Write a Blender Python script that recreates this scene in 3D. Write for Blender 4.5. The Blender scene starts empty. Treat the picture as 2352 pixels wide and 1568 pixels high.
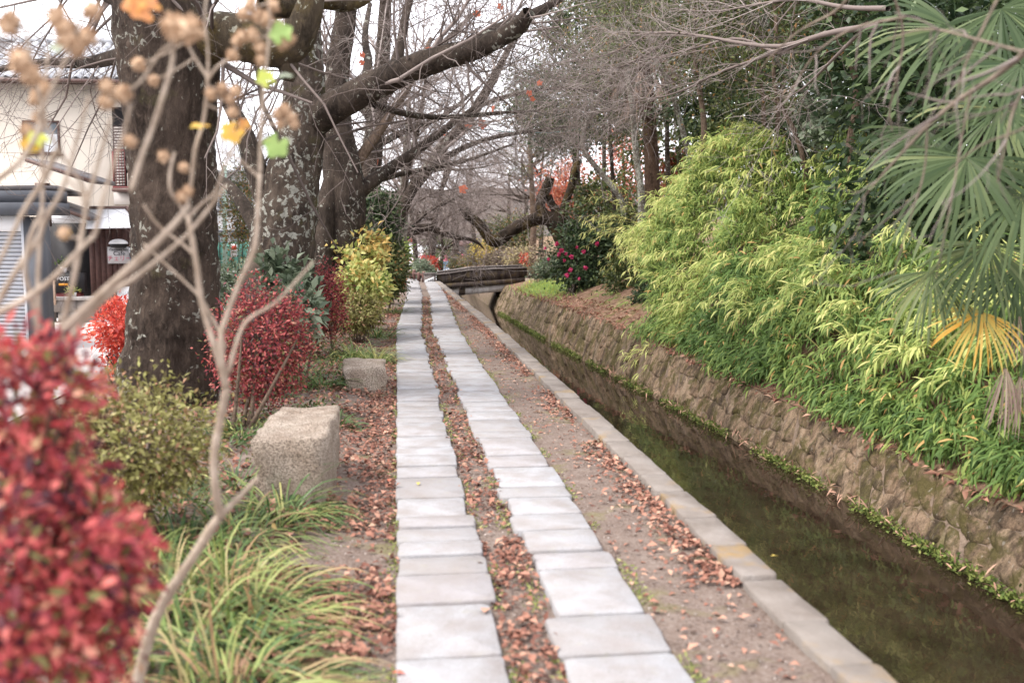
import bpy, math, random
import numpy as np
from mathutils import Vector, Matrix, noise as mnoise

scene = bpy.context.scene
col = scene.collection
rng = np.random.default_rng(11)
random.seed(11)

# ---------------------------------------------------------------- camera
CAM_H = 1.6
PITCH = math.atan(0.1045)
YAW = math.atan(0.1157)
cam_data = bpy.data.cameras.new('camera')
cam_data.lens = 35.0
cam_data.sensor_width = 36.0
cam_data.clip_start = 0.05
cam_data.clip_end = 3000.0
cam_data.dof.use_dof = True
cam_data.dof.focus_distance = 13.0
cam_data.dof.aperture_fstop = 1.9
cam = bpy.data.objects.new('camera', cam_data)
cam.location = (0.0, 0.0, CAM_H)
cam.rotation_euler = (math.pi / 2 - PITCH, 0.0, -YAW)
col.objects.link(cam)
scene.camera = cam

# ---------------------------------------------------------------- overcast sky
SUN_EL, SUN_AZ = math.radians(56), math.radians(-105)
world = bpy.data.worlds.new('World')
scene.world = world
world.use_nodes = True
wn = world.node_tree
for n in list(wn.nodes):
    wn.nodes.remove(n)
w_out = wn.nodes.new('ShaderNodeOutputWorld')
w_bg = wn.nodes.new('ShaderNodeBackground')
w_sky = wn.nodes.new('ShaderNodeTexSky')
w_sky.sky_type = 'NISHITA'
w_sky.sun_disc = False
w_sky.sun_elevation = SUN_EL
w_sky.sun_rotation = SUN_AZ
w_sky.air_density = 1.0
w_sky.dust_density = 4.0
w_sky.ozone_density = 1.0
w_mix = wn.nodes.new('ShaderNodeMix')          # a closed cloud layer: the sky loses its blue
w_mix.data_type = 'RGBA'
w_mix.inputs[0].default_value = 0.82
w_mix.inputs[7].default_value = (7.6, 7.5, 7.9, 1)
wn.links.new(w_sky.outputs[0], w_mix.inputs[6])
wn.links.new(w_mix.outputs[2], w_bg.inputs[0])
w_bg.inputs[1].default_value = 0.12
wn.links.new(w_bg.outputs[0], w_out.inputs[0])

sun_data = bpy.data.lights.new('sun', 'SUN')
sun_data.energy = 1.5
sun_data.angle = math.radians(14)
sun_data.color = (1.0, 0.96, 0.9)
sun = bpy.data.objects.new('sun', sun_data)
sun.location = (-10, 0, 30)
sd = Vector((math.sin(SUN_AZ) * math.cos(SUN_EL), math.cos(SUN_AZ) * math.cos(SUN_EL), math.sin(SUN_EL)))
sun.rotation_euler = sd.to_track_quat('Z', 'Y').to_euler()
col.objects.link(sun)

scene.view_settings.view_transform = 'Standard'
scene.view_settings.look = 'None'
scene.view_settings.gamma = 1.0
scene.view_settings.exposure = 1.68
scene.view_settings.use_curve_mapping = False
scene.render.engine = 'CYCLES'
scene.cycles.use_denoising = True
scene.cycles.max_bounces = 6
scene.cycles.diffuse_bounces = 3
scene.cycles.glossy_bounces = 2
scene.cycles.transmission_bounces = 3
scene.cycles.transparent_max_bounces = 4

# ---------------------------------------------------------------- survey helpers
_cy, _sy = math.cos(YAW), math.sin(YAW)
_cp, _sp = math.cos(PITCH), math.sin(PITCH)


def ray(u, v):
    """World direction towards a survey reading (u, v) of a 2352 x 1568 plan."""
    x, y = (u - 1176) / 2286.7, (784 - v) / 2286.7
    fwd = _cp + y * _sp
    up = -_sp + y * _cp
    return np.array((x * _cy + fwd * _sy, -x * _sy + fwd * _cy, up))


def at(u, v, Y):
    d = ray(u, v)
    return np.array((0, 0, CAM_H)) + d * (Y / d[1])


def gp(u, v, z=0.0):
    d = ray(u, v)
    return np.array((0, 0, CAM_H)) + d * ((z - CAM_H) / d[2])


def ats(pts, Y):
    """readings at one depth, or (u, v, Y) triples"""
    return np.array([at(p[0], p[1], p[2] if len(p) > 2 else Y) for p in pts])


# ---------------------------------------------------------------- object helpers
def tag(o, label=None, cat=None, group=None, kind=None):
    if label: o['label'] = label
    if cat: o['category'] = cat
    if group: o['group'] = group
    if kind: o['kind'] = kind
    return o


def thing(name, label, cat, loc=(0, 0, 0), rz=0.0, group=None):
    o = bpy.data.objects.new(name, None)
    o.empty_display_size = 0.2
    o.location = Vector([float(c) for c in loc])
    o.rotation_euler = (0, 0, rz)
    col.objects.link(o)
    return tag(o, label, cat, group)


def wloc(o):
    p = Vector((0, 0, 0))
    while o is not None:
        p = p + o.location
        o = o.parent
    return p


class MB:
    """Collects vertices and faces; build() links them as one mesh object."""
    def __init__(self):
        self.v, self.q, self.t, self.c, self.n = [], [], [], [], 0

    def add(self, v, quads=None, tris=None, tint=0.5):
        v = np.asarray(v, dtype=np.float64).reshape(-1, 3)
        if quads is not None and len(quads):
            self.q.append(np.asarray(quads, dtype=np.int64).reshape(-1, 4) + self.n)
        if tris is not None and len(tris):
            self.t.append(np.asarray(tris, dtype=np.int64).reshape(-1, 3) + self.n)
        self.c.append(np.broadcast_to(np.asarray(tint, dtype=np.float64), (len(v),)))
        self.v.append(v)
        self.n += len(v)
        return self

    def box(self, lo, hi, tint=0.5):
        x0, y0, z0 = lo
        x1, y1, z1 = hi
        v = [(x0, y0, z0), (x1, y0, z0), (x1, y1, z0), (x0, y1, z0), (x0, y0, z1), (x1, y0, z1), (x1, y1, z1), (x0, y1, z1)]
        q = [(0, 3, 2, 1), (4, 5, 6, 7), (0, 1, 5, 4), (1, 2, 6, 5), (2, 3, 7, 6), (3, 0, 4, 7)]
        return self.add(v, q, None, tint)

    def obox(self, c, ex, ey, ez, tint=0.5):
        """box by centre and three half-axis vectors"""
        c, ex, ey, ez = (np.asarray(a, float) for a in (c, ex, ey, ez))
        s = [(-1, -1, -1), (1, -1, -1), (1, 1, -1), (-1, 1, -1), (-1, -1, 1), (1, -1, 1), (1, 1, 1), (-1, 1, 1)]
        v = [c + a * ex + b * ey + d * ez for a, b, d in s]
        return self.add(v, [(0, 3, 2, 1), (4, 5, 6, 7), (0, 1, 5, 4), (1, 2, 6, 5), (2, 3, 7, 6), (3, 0, 4, 7)], None, tint)

    def tubes(self, P, R, sides=4, tint=0.5, lump=0.0, cap=False):
        P = np.asarray(P, float)
        R = np.asarray(R, float)
        if P.ndim == 2:
            P, R = P[None], R[None]
        N, K, _ = P.shape
        T = np.gradient(P, axis=1)
        T /= np.linalg.norm(T, axis=2, keepdims=True) + 1e-9
        mean = T.mean(axis=1)
        ref = np.where((np.abs(mean[:, 2]) > 0.75)[:, None], np.array((1.0, 0.13, 0.05)), np.array((0.05, 0.1, 1.0)))[:, None, :]
        A = np.cross(T, ref)
        A /= np.linalg.norm(A, axis=2, keepdims=True) + 1e-9
        B = np.cross(T, A)
        ang = np.linspace(0, 2 * math.pi, sides, endpoint=False)
        rr = R[:, :, None] * np.ones(sides)
        if lump:
            k = np.arange(K)[:, None]
            w = np.zeros((N, K, sides))
            for f, g, a in ((2, .11, .5), (3, .23, .4), (5, .31, .35), (7, .17, .3), (11, .41, .22), (15, .6, .18)):
                ph = rng.uniform(0, 6.28, (N, 1, 1))
                w += a * np.sin(f * ang + g * k * 1.3 + ph + 1.2 * np.sin(g * k * .7 + ph))
            rr = rr * (1 + lump * w)
        V = P[:, :, None, :] + rr[..., None] * (np.cos(ang)[:, None] * A[:, :, None, :] + np.sin(ang)[:, None] * B[:, :, None, :])
        i = np.arange(K - 1)[:, None] * sides
        j = np.arange(sides)[None, :]
        jn = (j + 1) % sides
        q = np.stack([i + j, i + jn, i + sides + jn, i + sides + j], -1).reshape(-1, 4)
        Q = (q[None] + (np.arange(N) * K * sides)[:, None, None]).reshape(-1, 4)
        tr = None
        V = V.reshape(N, K * sides, 3)
        tt = np.broadcast_to(np.asarray(tint, float).reshape(-1, 1), (N, 1)) * np.ones((1, K * sides))
        if cap:
            base = np.arange(N) * K * sides
            last = (K - 1) * sides
            tl = [(last, last + a, last + a + 1) for a in range(1, sides - 1)] + [(0, a + 1, a) for a in range(1, sides - 1)]
            tr = (np.array(tl)[None] + base[:, None, None]).reshape(-1, 3)
        return self.add(V.reshape(-1, 3), Q, tr, tt.reshape(-1))

    def leaves(self, p, d, up, L, W, tint, shape='leaf', curl=0.15):
        """many leaves at once: p base, d direction, up face normal hint"""
        p, d, up = (np.asarray(a, float) for a in (p, d, up))
        n = len(p)
        L = np.broadcast_to(np.asarray(L, float), (n,))[:, None]
        W = np.broadcast_to(np.asarray(W, float), (n,))[:, None]
        d = d / (np.linalg.norm(d, axis=1, keepdims=True) + 1e-9)
        s = np.cross(d, up)
        s /= np.linalg.norm(s, axis=1, keepdims=True) + 1e-9
        nn = np.cross(s, d)
        tint = np.broadcast_to(np.asarray(tint, float), (n,))
        if shape == 'leaf':          # base, right, tip, left (folded on the midrib)
            m = p + d * L * .5
            V = np.stack([p, m + s * W * .5 + nn * L * curl * .6, p + d * L - nn * L * curl, m - s * W * .5 + nn * L * curl * .6, m], 1)
            f = np.array([(0, 1, 4), (1, 2, 4), (0, 4, 3), (4, 2, 3)])
        elif shape == 'rhomb':
            m = p + d * L * .48
            V = np.stack([p, m + s * W * .5, p + d * L - nn * L * curl, m - s * W * .5], 1)
            f = np.array([(0, 1, 2), (0, 2, 3)])
        else:                        # lance: bends down along its length
            a = p + d * L * .35 + nn * L * curl * .12
            b = p + d * L * .72 - nn * L * curl * .35
            V = np.stack([p, a + s * W * .5, a - s * W * .5, b + s * W * .38, b - s * W * .38, p + d * L * .97 - nn * L * curl], 1)
            f = np.array([(0, 1, 2), (1, 3, 4), (1, 4, 2), (3, 5, 4)])
        k = V.shape[1]
        F = (f[None] + (np.arange(n) * k)[:, None, None]).reshape(-1, 3)
        return self.add(V.reshape(-1, 3), None, F, np.repeat(tint, k))

    def blades(self, P, W, side, tint):
        """ribbons: P (N,K,3), W (N,K), side (N,3)"""
        N, K, _ = P.shape
        s = side / (np.linalg.norm(side, axis=1, keepdims=True) + 1e-9)
        V = np.stack([P - s[:, None] * W[..., None] * .5, P + s[:, None] * W[..., None] * .5], 2)
        i = np.arange(K - 1) * 2
        q = np.stack([i, i + 1, i + 3, i + 2], -1)
        Q = (q[None] + (np.arange(N) * K * 2)[:, None, None]).reshape(-1, 4)
        return self.add(V.reshape(-1, 3), Q, None, np.repeat(np.broadcast_to(tint, (N,)), K * 2))

    def mesh(self, name, origin=(0, 0, 0), smooth=False):
        me = bpy.data.meshes.new(name)
        V = np.concatenate(self.v) - np.asarray(origin, float)
        q = np.concatenate(self.q) if self.q else np.zeros((0, 4), int)
        t = np.concatenate(self.t) if self.t else np.zeros((0, 3), int)
        me.vertices.add(len(V))
        me.vertices.foreach_set('co', V.astype(np.float32).ravel())
        loops = np.concatenate([q.ravel(), t.ravel()]).astype(np.int32)
        me.loops.add(len(loops))
        me.loops.foreach_set('vertex_index', loops)
        st = np.concatenate([np.arange(len(q)) * 4, len(q) * 4 + np.arange(len(t)) * 3]).astype(np.int32)
        me.polygons.add(len(st))
        me.polygons.foreach_set('loop_start', st)
        if smooth:
            me.polygons.foreach_set('use_smooth', np.ones(len(st), bool))
        a = me.attributes.new('tint', 'FLOAT', 'POINT')
        a.data.foreach_set('value', np.concatenate(self.c).astype(np.float32))
        me.update(calc_edges=True)
        return me

    def build(self, name, material, parent=None, smooth=False, loc=None):
        """vertices are given in world space; the origin is the parent's (or loc)"""
        if parent is not None:
            o0 = wloc(parent)
        else:
            o0 = Vector(loc) if loc is not None else Vector((0, 0, 0))
        me = self.mesh(name, o0, smooth)
        me.materials.append(material)
        o = bpy.data.objects.new(name, me)
        if parent is not None:
            o.parent = parent
        else:
            o.location = o0
        col.objects.link(o)
        return o


def bx(name, lo, hi, m, parent=None):
    return MB().box(lo, hi).build(name, m, parent, loc=None if parent else ((lo[0] + hi[0]) / 2, (lo[1] + hi[1]) / 2, lo[2]))


def inst(name, me, parent, loc, rot=(0, 0, 0), scale=(1, 1, 1)):
    """a piece that shares its mesh; loc in world space"""
    o = bpy.data.objects.new(name, me)
    if parent is not None:
        o.parent = parent
        loc = Vector([float(c) for c in loc]) - wloc(parent)
    o.location = loc
    o.rotation_euler = rot
    o.scale = scale
    col.objects.link(o)
    return o


# ---------------------------------------------------------------- shape helpers
def unit(a):
    return a / (np.linalg.norm(a, axis=-1, keepdims=True) + 1e-9)


def rnd_dir(n):
    return unit(rng.normal(size=(n, 3)))


def smooth_path(pts, K):
    p = np.asarray(pts, float)
    for _ in range(2):
        a, b = p[:-1], p[1:]
        p = np.concatenate([p[:1], np.stack([a * .75 + b * .25, a * .25 + b * .75], 1).reshape(-1, p.shape[1]), p[-1:]])
    s = np.concatenate([[0], np.cumsum(np.linalg.norm(np.diff(p[:, :3], axis=0), axis=1))])
    t = np.linspace(0, s[-1], K)
    return np.stack([np.interp(t, s, p[:, i]) for i in range(p.shape[1])], 1)


def limb(pts, radii, K=14):
    """smoothed path with radii -> P (K,3), R (K)"""
    a = np.concatenate([np.asarray(pts, float), np.asarray(radii, float)[:, None]], 1)
    a = smooth_path(a, K)
    return a[:, :3], a[:, 3]


def grow(P, R, n, L, ang=(35, 75), bias=(0, 0, 0), K=5, wig=.18, rr=(.35, .6), tmin=.15, tmax=1.0, pull=(0, 0, 0), rmin=.0018):
    """n child branches on parent branches P (N,K,3)"""
    N, Kp, _ = P.shape
    ln = np.linalg.norm(np.diff(P, axis=1), axis=2).sum(1)
    idx = rng.choice(N, n, p=ln / ln.sum())
    t = rng.uniform(tmin, tmax, n) * (Kp - 1.001)
    i = t.astype(int)
    f = (t - i)[:, None]
    pos = P[idx, i] * (1 - f) + P[idx, i + 1] * f
    tan = unit(P[idx, i + 1] - P[idx, i])
    r0 = R[idx, i] * (1 - f[:, 0]) + R[idx, i + 1] * f[:, 0]
    perp = unit(np.cross(tan, rnd_dir(n)))
    a = np.radians(rng.uniform(*ang, n))[:, None]
    d = unit(tan * np.cos(a) + perp * np.sin(a) + np.asarray(bias, float))
    Ln = rng.uniform(L[0], L[1], n)[:, None]
    step = Ln / (K - 1)
    out = [pos]
    for k in range(K - 1):
        pos = pos + d * step
        out.append(pos)
        d = unit(d + rng.normal(size=(n, 3)) * wig + np.asarray(pull, float))
    r = np.maximum(r0 * rng.uniform(rr[0], rr[1], n), rmin)
    Rn = r[:, None] * np.linspace(1, .35, K)[None]
    return np.stack(out, 1), np.maximum(Rn, rmin * .7)


def stack(limbs):
    return np.stack([l[0] for l in limbs]), np.stack([l[1] for l in limbs])


def blob_points(center, radii, n, clumps, spread=.22, hollow=.55, squash_low=0.0):
    """foliage positions gathered round clump centres inside an ellipsoid; returns points, outward dirs"""
    c, r = np.asarray(center, float), np.asarray(radii, float)
    cd = rnd_dir(clumps)
    cr = rng.uniform(hollow, 1.0, clumps) ** .7
    cc = cd * cr[:, None]
    k = rng.integers(0, clumps, n)
    p = cc[k] + rng.normal(size=(n, 3)) * spread
    out = unit(p)
    if squash_low:
        p[:, 2] = np.where(p[:, 2] < 0, p[:, 2] * (1 - squash_low), p[:, 2])
    return c + p * r, out, k


# ---------------------------------------------------------------- materials
class NT:
    def __init__(self, name):
        self.m = bpy.data.materials.new(name)
        self.m.use_nodes = True
        self.t = self.m.node_tree
        for n in list(self.t.nodes):
            self.t.nodes.remove(n)
        self.out = self.t.nodes.new('ShaderNodeOutputMaterial')
        self.pos = None

    def node(self, typ, **kw):
        n = self.t.nodes.new(typ)
        for k, v in kw.items():
            setattr(n, k, v)
        return n

    def put(self, sock, val):
        if isinstance(val, bpy.types.NodeSocket):
            self.t.links.new(val, sock)
        elif val is not None:
            if sock.type == 'RGBA' and len(val) == 3:
                val = (*val, 1)
            sock.default_value = val

    def wpos(self):
        if self.pos is None:
            self.pos = self.node('ShaderNodeNewGeometry').outputs['Position']
        return self.pos

    def scaled(self, s):
        m = self.node('ShaderNodeMapping')
        self.put(m.inputs['Vector'], self.wpos())
        m.inputs['Scale'].default_value = s
        return m.outputs[0]

    def noise(self, scale, detail=4, rough=.55, vec=None, dist=0.0):
        n = self.node('ShaderNodeTexNoise')
        self.put(n.inputs['Vector'], vec or self.wpos())
        n.inputs['Scale'].default_value = scale
        n.inputs['Detail'].default_value = detail
        n.inputs['Roughness'].default_value = rough
        n.inputs['Distortion'].default_value = dist
        return n.outputs[0]

    def vor(self, scale, vec=None, feature='F1', out=0):
        n = self.node('ShaderNodeTexVoronoi', feature=feature)
        self.put(n.inputs['Vector'], vec or self.wpos())
        n.inputs['Scale'].default_value = scale
        return n.outputs[out]

    def attr(self, name='tint'):
        return self.node('ShaderNodeAttribute', attribute_name=name).outputs['Fac']

    def rand(self):
        return self.node('ShaderNodeObjectInfo').outputs['Random']

    def ramp(self, fac, stops, interp='LINEAR'):
        n = self.node('ShaderNodeValToRGB')
        cr = n.color_ramp
        cr.interpolation = interp
        while len(cr.elements) < len(stops):
            cr.elements.new(.5)
        for e, (p, c) in zip(cr.elements, stops):
            e.position = p
            if not hasattr(c, '__len__'):
                c = (c, c, c)
            e.color = (*c, 1)
        self.put(n.inputs[0], fac)
        return n.outputs[0]

    def mix(self, fac, a, b, mode='MIX'):
        n = self.node('ShaderNodeMix', data_type='RGBA', blend_type=mode)
        self.put(n.inputs[0], fac)
        self.put(n.inputs[6], a)
        self.put(n.inputs[7], b)
        return n.outputs[2]

    def math(self, op, a, b=None):
        n = self.node('ShaderNodeMath', operation=op)
        self.put(n.inputs[0], a)
        if b is not None:
            self.put(n.inputs[1], b)
        return n.outputs[0]

    def sep(self, vec):
        n = self.node('ShaderNodeSeparateXYZ')
        self.put(n.inputs[0], vec)
        return n.outputs

    def bump(self, h, strength=.5, dist=.02):
        n = self.node('ShaderNodeBump')
        n.inputs['Strength'].default_value = strength
        n.inputs['Distance'].default_value = dist
        self.put(n.inputs['Height'], h)
        return n.outputs[0]

    def bsdf(self, color, rough=.7, normal=None, spec=.3, metal=0.0, **kw):
        b = self.node('ShaderNodeBsdfPrincipled')
        self.put(b.inputs['Base Color'], color)
        self.put(b.inputs['Roughness'], rough)
        b.inputs['Specular IOR Level'].default_value = spec
        b.inputs['Metallic'].default_value = metal
        if normal is not None:
            self.put(b.inputs['Normal'], normal)
        for k, v in kw.items():
            self.put(b.inputs[k], v)
        self.put(self.out.inputs['Surface'], b.outputs[0])
        return self.m

    def leaf(self, color, trans=.35, rough=.5, spec=.3):
        b = self.node('ShaderNodeBsdfPrincipled')
        self.put(b.inputs['Base Color'], color)
        b.inputs['Roughness'].default_value = rough
        b.inputs['Specular IOR Level'].default_value = spec
        t = self.node('ShaderNodeBsdfTranslucent')
        self.put(t.inputs[0], color)
        x = self.node('ShaderNodeMixShader')
        x.inputs[0].default_value = trans
        self.put(x.inputs[1], b.outputs[0])
        self.put(x.inputs[2], t.outputs[0])
        self.put(self.out.inputs['Surface'], x.outputs[0])
        return self.m


def m_plain(name, c, rough=.6, var=.12, scale=6, spec=.3, bump=0, metal=0.0):
    n = NT(name)
    f = n.noise(scale, 5, .6)
    a = tuple(x * (1 - var) for x in c)
    b = tuple(min(1, x * (1 + var)) for x in c)
    cc = n.ramp(f, [(.3, a), (.7, b)])
    nm = n.bump(n.noise(scale * 14, 3), bump, .005) if bump else None
    return n.bsdf(cc, rough, nm, spec, metal)


def m_foliage(name, stops, trans=.3, rough=.5, spec=.3):
    n = NT(name)
    return n.leaf(n.ramp(n.attr(), stops), trans, rough, spec)


def m_bark(name, dark, light, lichen=None, lich=(.56, .62), moss=None, mossy=(.5, .62), scale=1.0, strength=1.0):
    n = NT(name)
    v = n.scaled((1, 1, .35))
    crack = n.noise(22 * scale, 7, .7, v, .5)
    fine = n.noise(90 * scale, 4, .6, v)
    big = n.noise(3.2 * scale, 3, .5)
    c = n.ramp(crack, [(.33, tuple(x * .45 for x in dark)), (.5, dark), (.68, light)])
    c = n.mix(n.ramp(big, [(.35, 0), (.7, .55)]), c, tuple(x * 1.25 for x in light))
    if moss:
        mf = n.math('MULTIPLY', n.ramp(n.noise(2.6 * scale, 4, .6), [(mossy[0], 0), (mossy[1], 1)]), n.ramp(fine, [(.35, .2), (.6, 1)]))
        c = n.mix(mf, c, moss)
    if lichen:
        lf = n.noise(13 * scale, 5, .62, None, .6)
        reg = n.ramp(n.noise(1.7 * scale, 2, .5), [(.38, 0), (.62, 1)])
        sp = n.ramp(n.math('ADD', n.math('MULTIPLY', lf, 1.0), n.math('MULTIPLY', reg, .1)), [(lich[0], 0), (lich[1], 1)])
        c = n.mix(sp, c, n.ramp(fine, [(.3, tuple(x * .7 for x in lichen)), (.7, lichen)]))
    h = n.math('ADD', crack, n.math('MULTIPLY', fine, .35))
    return n.bsdf(c, .85, n.bump(h, strength, .05), .12)


MAT = {}
n = NT('soil')
f = n.noise(7, 6, .6)
g = n.noise(60, 4, .7)
c = n.ramp(f, [(.3, (.085, .056, .044)), (.55, (.145, .105, .085)), (.75, (.20, .16, .135))])
c = n.mix(n.ramp(g, [(.40, 0), (.66, .7)]), c, (.26, .215, .185))
c = n.mix(n.ramp(n.noise(3.1, 3), [(.56, 0), (.68, .5)]), c, (.16, .15, .055))
MAT['soil'] = n.bsdf(c, .95, n.bump(n.math('ADD', g, n.noise(16, 4)), .8, .02), .1)

n = NT('bank_soil')
f = n.noise(9, 6, .6)
c = n.ramp(f, [(.3, (.085, .052, .035)), (.5, (.19, .115, .078)), (.72, (.30, .20, .14))])
c = n.mix(n.ramp(n.noise(2.2, 3), [(.5, 0), (.64, .6)]), c, (.12, .13, .035))
MAT['bank'] = n.bsdf(c, .95, n.bump(n.noise(30, 5, .7), .9, .03), .1)

n = NT('granite_paving')
f = n.noise(4.5, 4, .6)
g = n.noise(260, 2, .6)
base = n.ramp(n.rand(), [(0, (0.263, 0.255, 0.256)), (.35, (0.311, 0.308, 0.316)), (.7, (0.344, 0.347, 0.361)), (1, (0.289, 0.272, 0.276))])
c = n.mix(n.ramp(f, [(.34, .75), (.60, 0)]), base, (.22, .19, .175))
c = n.mix(n.ramp(g, [(.38, .6), (.58, 0)]), c, (.17, .16, .155))
c = n.mix(n.ramp(n.noise(14, 3), [(.6, 0), (.75, .35)]), c, (.25, .235, .18))
c = n.mix(n.ramp(n.noise(1.7, 5, .7), [(.5, 0), (.72, .5)]), c, (.20, .175, .155))
c = n.mix(n.ramp(n.noise(38, 4, .7), [(.62, 0), (.72, .55)]), c, (.12, .11, .085))
MAT['granite'] = n.bsdf(c, .8, n.bump(n.math('ADD', n.noise(26, 5, .65), n.math('MULTIPLY', g, .3)), .5, .012), .25)

n = NT('kerb_stone')
f = n.noise(5, 5, .6)
g = n.noise(120, 3, .6)
c = n.ramp(f, [(.3, (0.129, 0.106, 0.089)), (.55, (0.193, 0.166, 0.146)), (.75, (0.251, 0.224, 0.204))])
c = n.mix(n.ramp(g, [(.35, .5), (.55, 0)]), c, (.16, .135, .115))
c = n.mix(n.ramp(n.noise(2.3, 4), [(.57, 0), (.66, .75)]), c, (.25, .155, .05))
c = n.mix(n.ramp(n.rand(), [(0, 0), (1, .35)]), c, (.24, .215, .19))
MAT['kerb'] = n.bsdf(c, .85, n.bump(n.math('ADD', n.noise(30, 5, .65), g), .6, .012), .2)

n = NT('wall_stone')
v = n.scaled((1, 1, .5))
mp = n.node('ShaderNodeMapping')
n.put(mp.inputs['Vector'], n.wpos())
mp.inputs['Rotation'].default_value = (math.radians(32), 0, 0)
mp.inputs['Scale'].default_value = (1, 1, .28)
dg = mp.outputs[0]
f = n.noise(9, 7, .7, dg, .3)
g = n.noise(55, 5, .72)
base = n.ramp(n.rand(), [(0, (0.250, 0.167, 0.106)), (.4, (0.317, 0.219, 0.144)), (.75, (0.371, 0.266, 0.177)), (1, (0.290, 0.216, 0.149))])
c = n.mix(n.ramp(f, [(.36, .9), (.54, 0)]), base, (.085, .060, .042))
c = n.mix(n.ramp(f, [(.54, 0), (.74, .65)]), c, (.39, .315, .245))
c = n.mix(n.ramp(g, [(.34, .55), (.5, 0)]), c, (.10, .072, .05))
c = n.mix(n.ramp(n.noise(2.3, 7, .75), [(.47, 0), (.58, .85)]), c, (.085, .075, .024))
c = n.mix(n.ramp(n.noise(3.4, 7, .75, dg), [(.50, 0), (.62, .85)]), c, (.055, .040, .029))
c = n.mix(n.ramp(n.noise(21, 4), [(.64, 0), (.72, .5)]), c, (.40, .37, .31))
MAT['wall'] = n.bsdf(c, .92, n.bump(n.math('ADD', n.math('MULTIPLY', f, 1.6), n.math('MULTIPLY', g, .6)), 1.0, .05), .1)

n = NT('wall_mortar')
c = n.ramp(n.noise(14, 5, .65), [(.3, (.11, .080, .060)), (.7, (.24, .18, .135))])
c = n.mix(n.ramp(n.noise(4, 3), [(.5, 0), (.65, .6)]), c, (.09, .085, .02))
MAT['mortar'] = n.bsdf(c, .95, n.bump(n.noise(40, 4), .9, .03), .1)

n = NT('rough_granite_block')
f = n.noise(6, 5, .6)
g = n.noise(110, 4, .65)
c = n.ramp(f, [(.28, (0.375, 0.282, 0.212)), (.5, (0.581, 0.473, 0.379)), (.72, (0.768, 0.654, 0.547))])
c = n.mix(n.ramp(g, [(.40, .85), (.56, 0)]), c, (.11, .083, .063))
c = n.mix(n.ramp(n.noise(3, 4), [(.58, 0), (.7, .4)]), c, (.28, .26, .17))
MAT['block'] = n.bsdf(c, .9, n.bump(n.math('ADD', n.noise(22, 6, .75), g), 1.0, .035), .15)

n = NT('canal_water')
rip = n.noise(3.0, 3, .5, n.scaled((1.6, .7, 1)))
fine = n.noise(14, 2, .5, n.scaled((1.5, .6, 1)))
c = n.ramp(n.noise(2.2, 4), [(.35, (.014, .009, .006)), (.7, (.026, .017, .011))])
MAT['water'] = n.bsdf(c, .02, n.bump(n.math('ADD', rip, n.math('MULTIPLY', fine, .2)), .018, .1), .5, IOR=1.33)

MAT['bed'] = m_plain('canal_bed', (.07, .055, .04), .95, .3, 5)

n = NT('weathered_concrete')
v = n.scaled((3, 3, .6))
st = n.noise(3, 5, .65, v)
c = n.ramp(st, [(.3, (0.025, 0.018, 0.015)), (.5, (0.050, 0.038, 0.033)), (.72, (0.108, 0.090, 0.079))])
c = n.mix(n.ramp(n.noise(5, 4), [(.5, 0), (.64, .5)]), c, (.12, .085, .035))
MAT['bridge_dark'] = n.bsdf(c, .9, n.bump(n.noise(40, 4), .6, .02), .15)
n = NT('pale_concrete')
st = n.noise(2.5, 5, .65, n.scaled((3, 3, .5)))
c = n.ramp(st, [(.3, (.33, .29, .27)), (.55, (.48, .45, .43)), (.75, (.55, .53, .51))])
MAT['concrete'] = n.bsdf(c, .9, n.bump(n.noise(50, 4), .4, .01), .2)
n = NT('cap_concrete')
c = n.ramp(n.noise(1.000, 1.000, 0.423), [(.3, (0.085, 0.068, 0.062)), (.7, (0.234, 0.208, 0.195))])
MAT['cap'] = n.bsdf(c, .9, n.bump(n.noise(60, 4), .5, .01), .2)
n = NT('road_surface')
c = n.ramp(n.noise(1.2, 6, .65), [(.3, (.34, .315, .30)), (.7, (.46, .435, .42))])
c = n.mix(n.ramp(n.noise(80, 3), [(.4, .4), (.6, 0)]), c, (.25, .235, .22))
MAT['road'] = n.bsdf(c, .95, n.bump(n.noise(90, 3), .4, .01), .1)
n = NT('pale_pavement')
c = n.ramp(n.noise(2, 6, .65), [(.3, (.48, .44, .41)), (.7, (.62, .585, .56))])
MAT['pave'] = n.bsdf(c, .9, None, .2)

# bark
MAT['bark_cherry'] = m_bark('cherry_bark', (.030, .021, .016), (.084, .061, .047), (.30, .29, .245), (.66, .70), (.075, .068, .026), (.60, .74))
MAT['bark_lichen'] = m_bark('lichen_cherry_bark', (.040, .030, .024), (.115, .088, .068), (.36, .355, .305), (.625, .66), (.09, .082, .03), (.56, .68))
MAT['bark_dark'] = m_bark('dark_cherry_bark', (.032, .024, .019), (.085, .064, .050), (.33, .32, .27), (.66, .69))
MAT['bark_moss'] = m_bark('mossy_bark', (.038, .029, .020), (.085, .064, .042), (.30, .29, .23), (.665, .69), (.115, .082, .026), (.48, .64))
MAT['bark_pollard'] = m_bark('pollard_bark', (.018, .013, .010), (.050, .036, .025), (.26, .25, .20), (.69, .72), (.10, .068, .020), (.50, .66))
MAT['bark_slim'] = m_bark('slim_grey_bark', (.115, .095, .075), (.24, .205, .17), (.44, .44, .37), (.555, .60), scale=1.6)
MAT['bark_brown'] = m_bark('brown_stem_bark', (.105, .072, .050), (.21, .15, .11), scale=1.6)
n = NT('twig_bark')
c = n.ramp(n.attr(), [(0, (.052, .040, .034)), (.5, (.155, .122, .108)), (1, (.36, .305, .28))])
MAT['twig'] = n.bsdf(c, .8, None, .2)
n = NT('pale_stem')
c = n.ramp(n.noise(22, 5, .6), [(.3, (.235, .175, .125)), (.7, (.43, .355, .285))])
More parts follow.
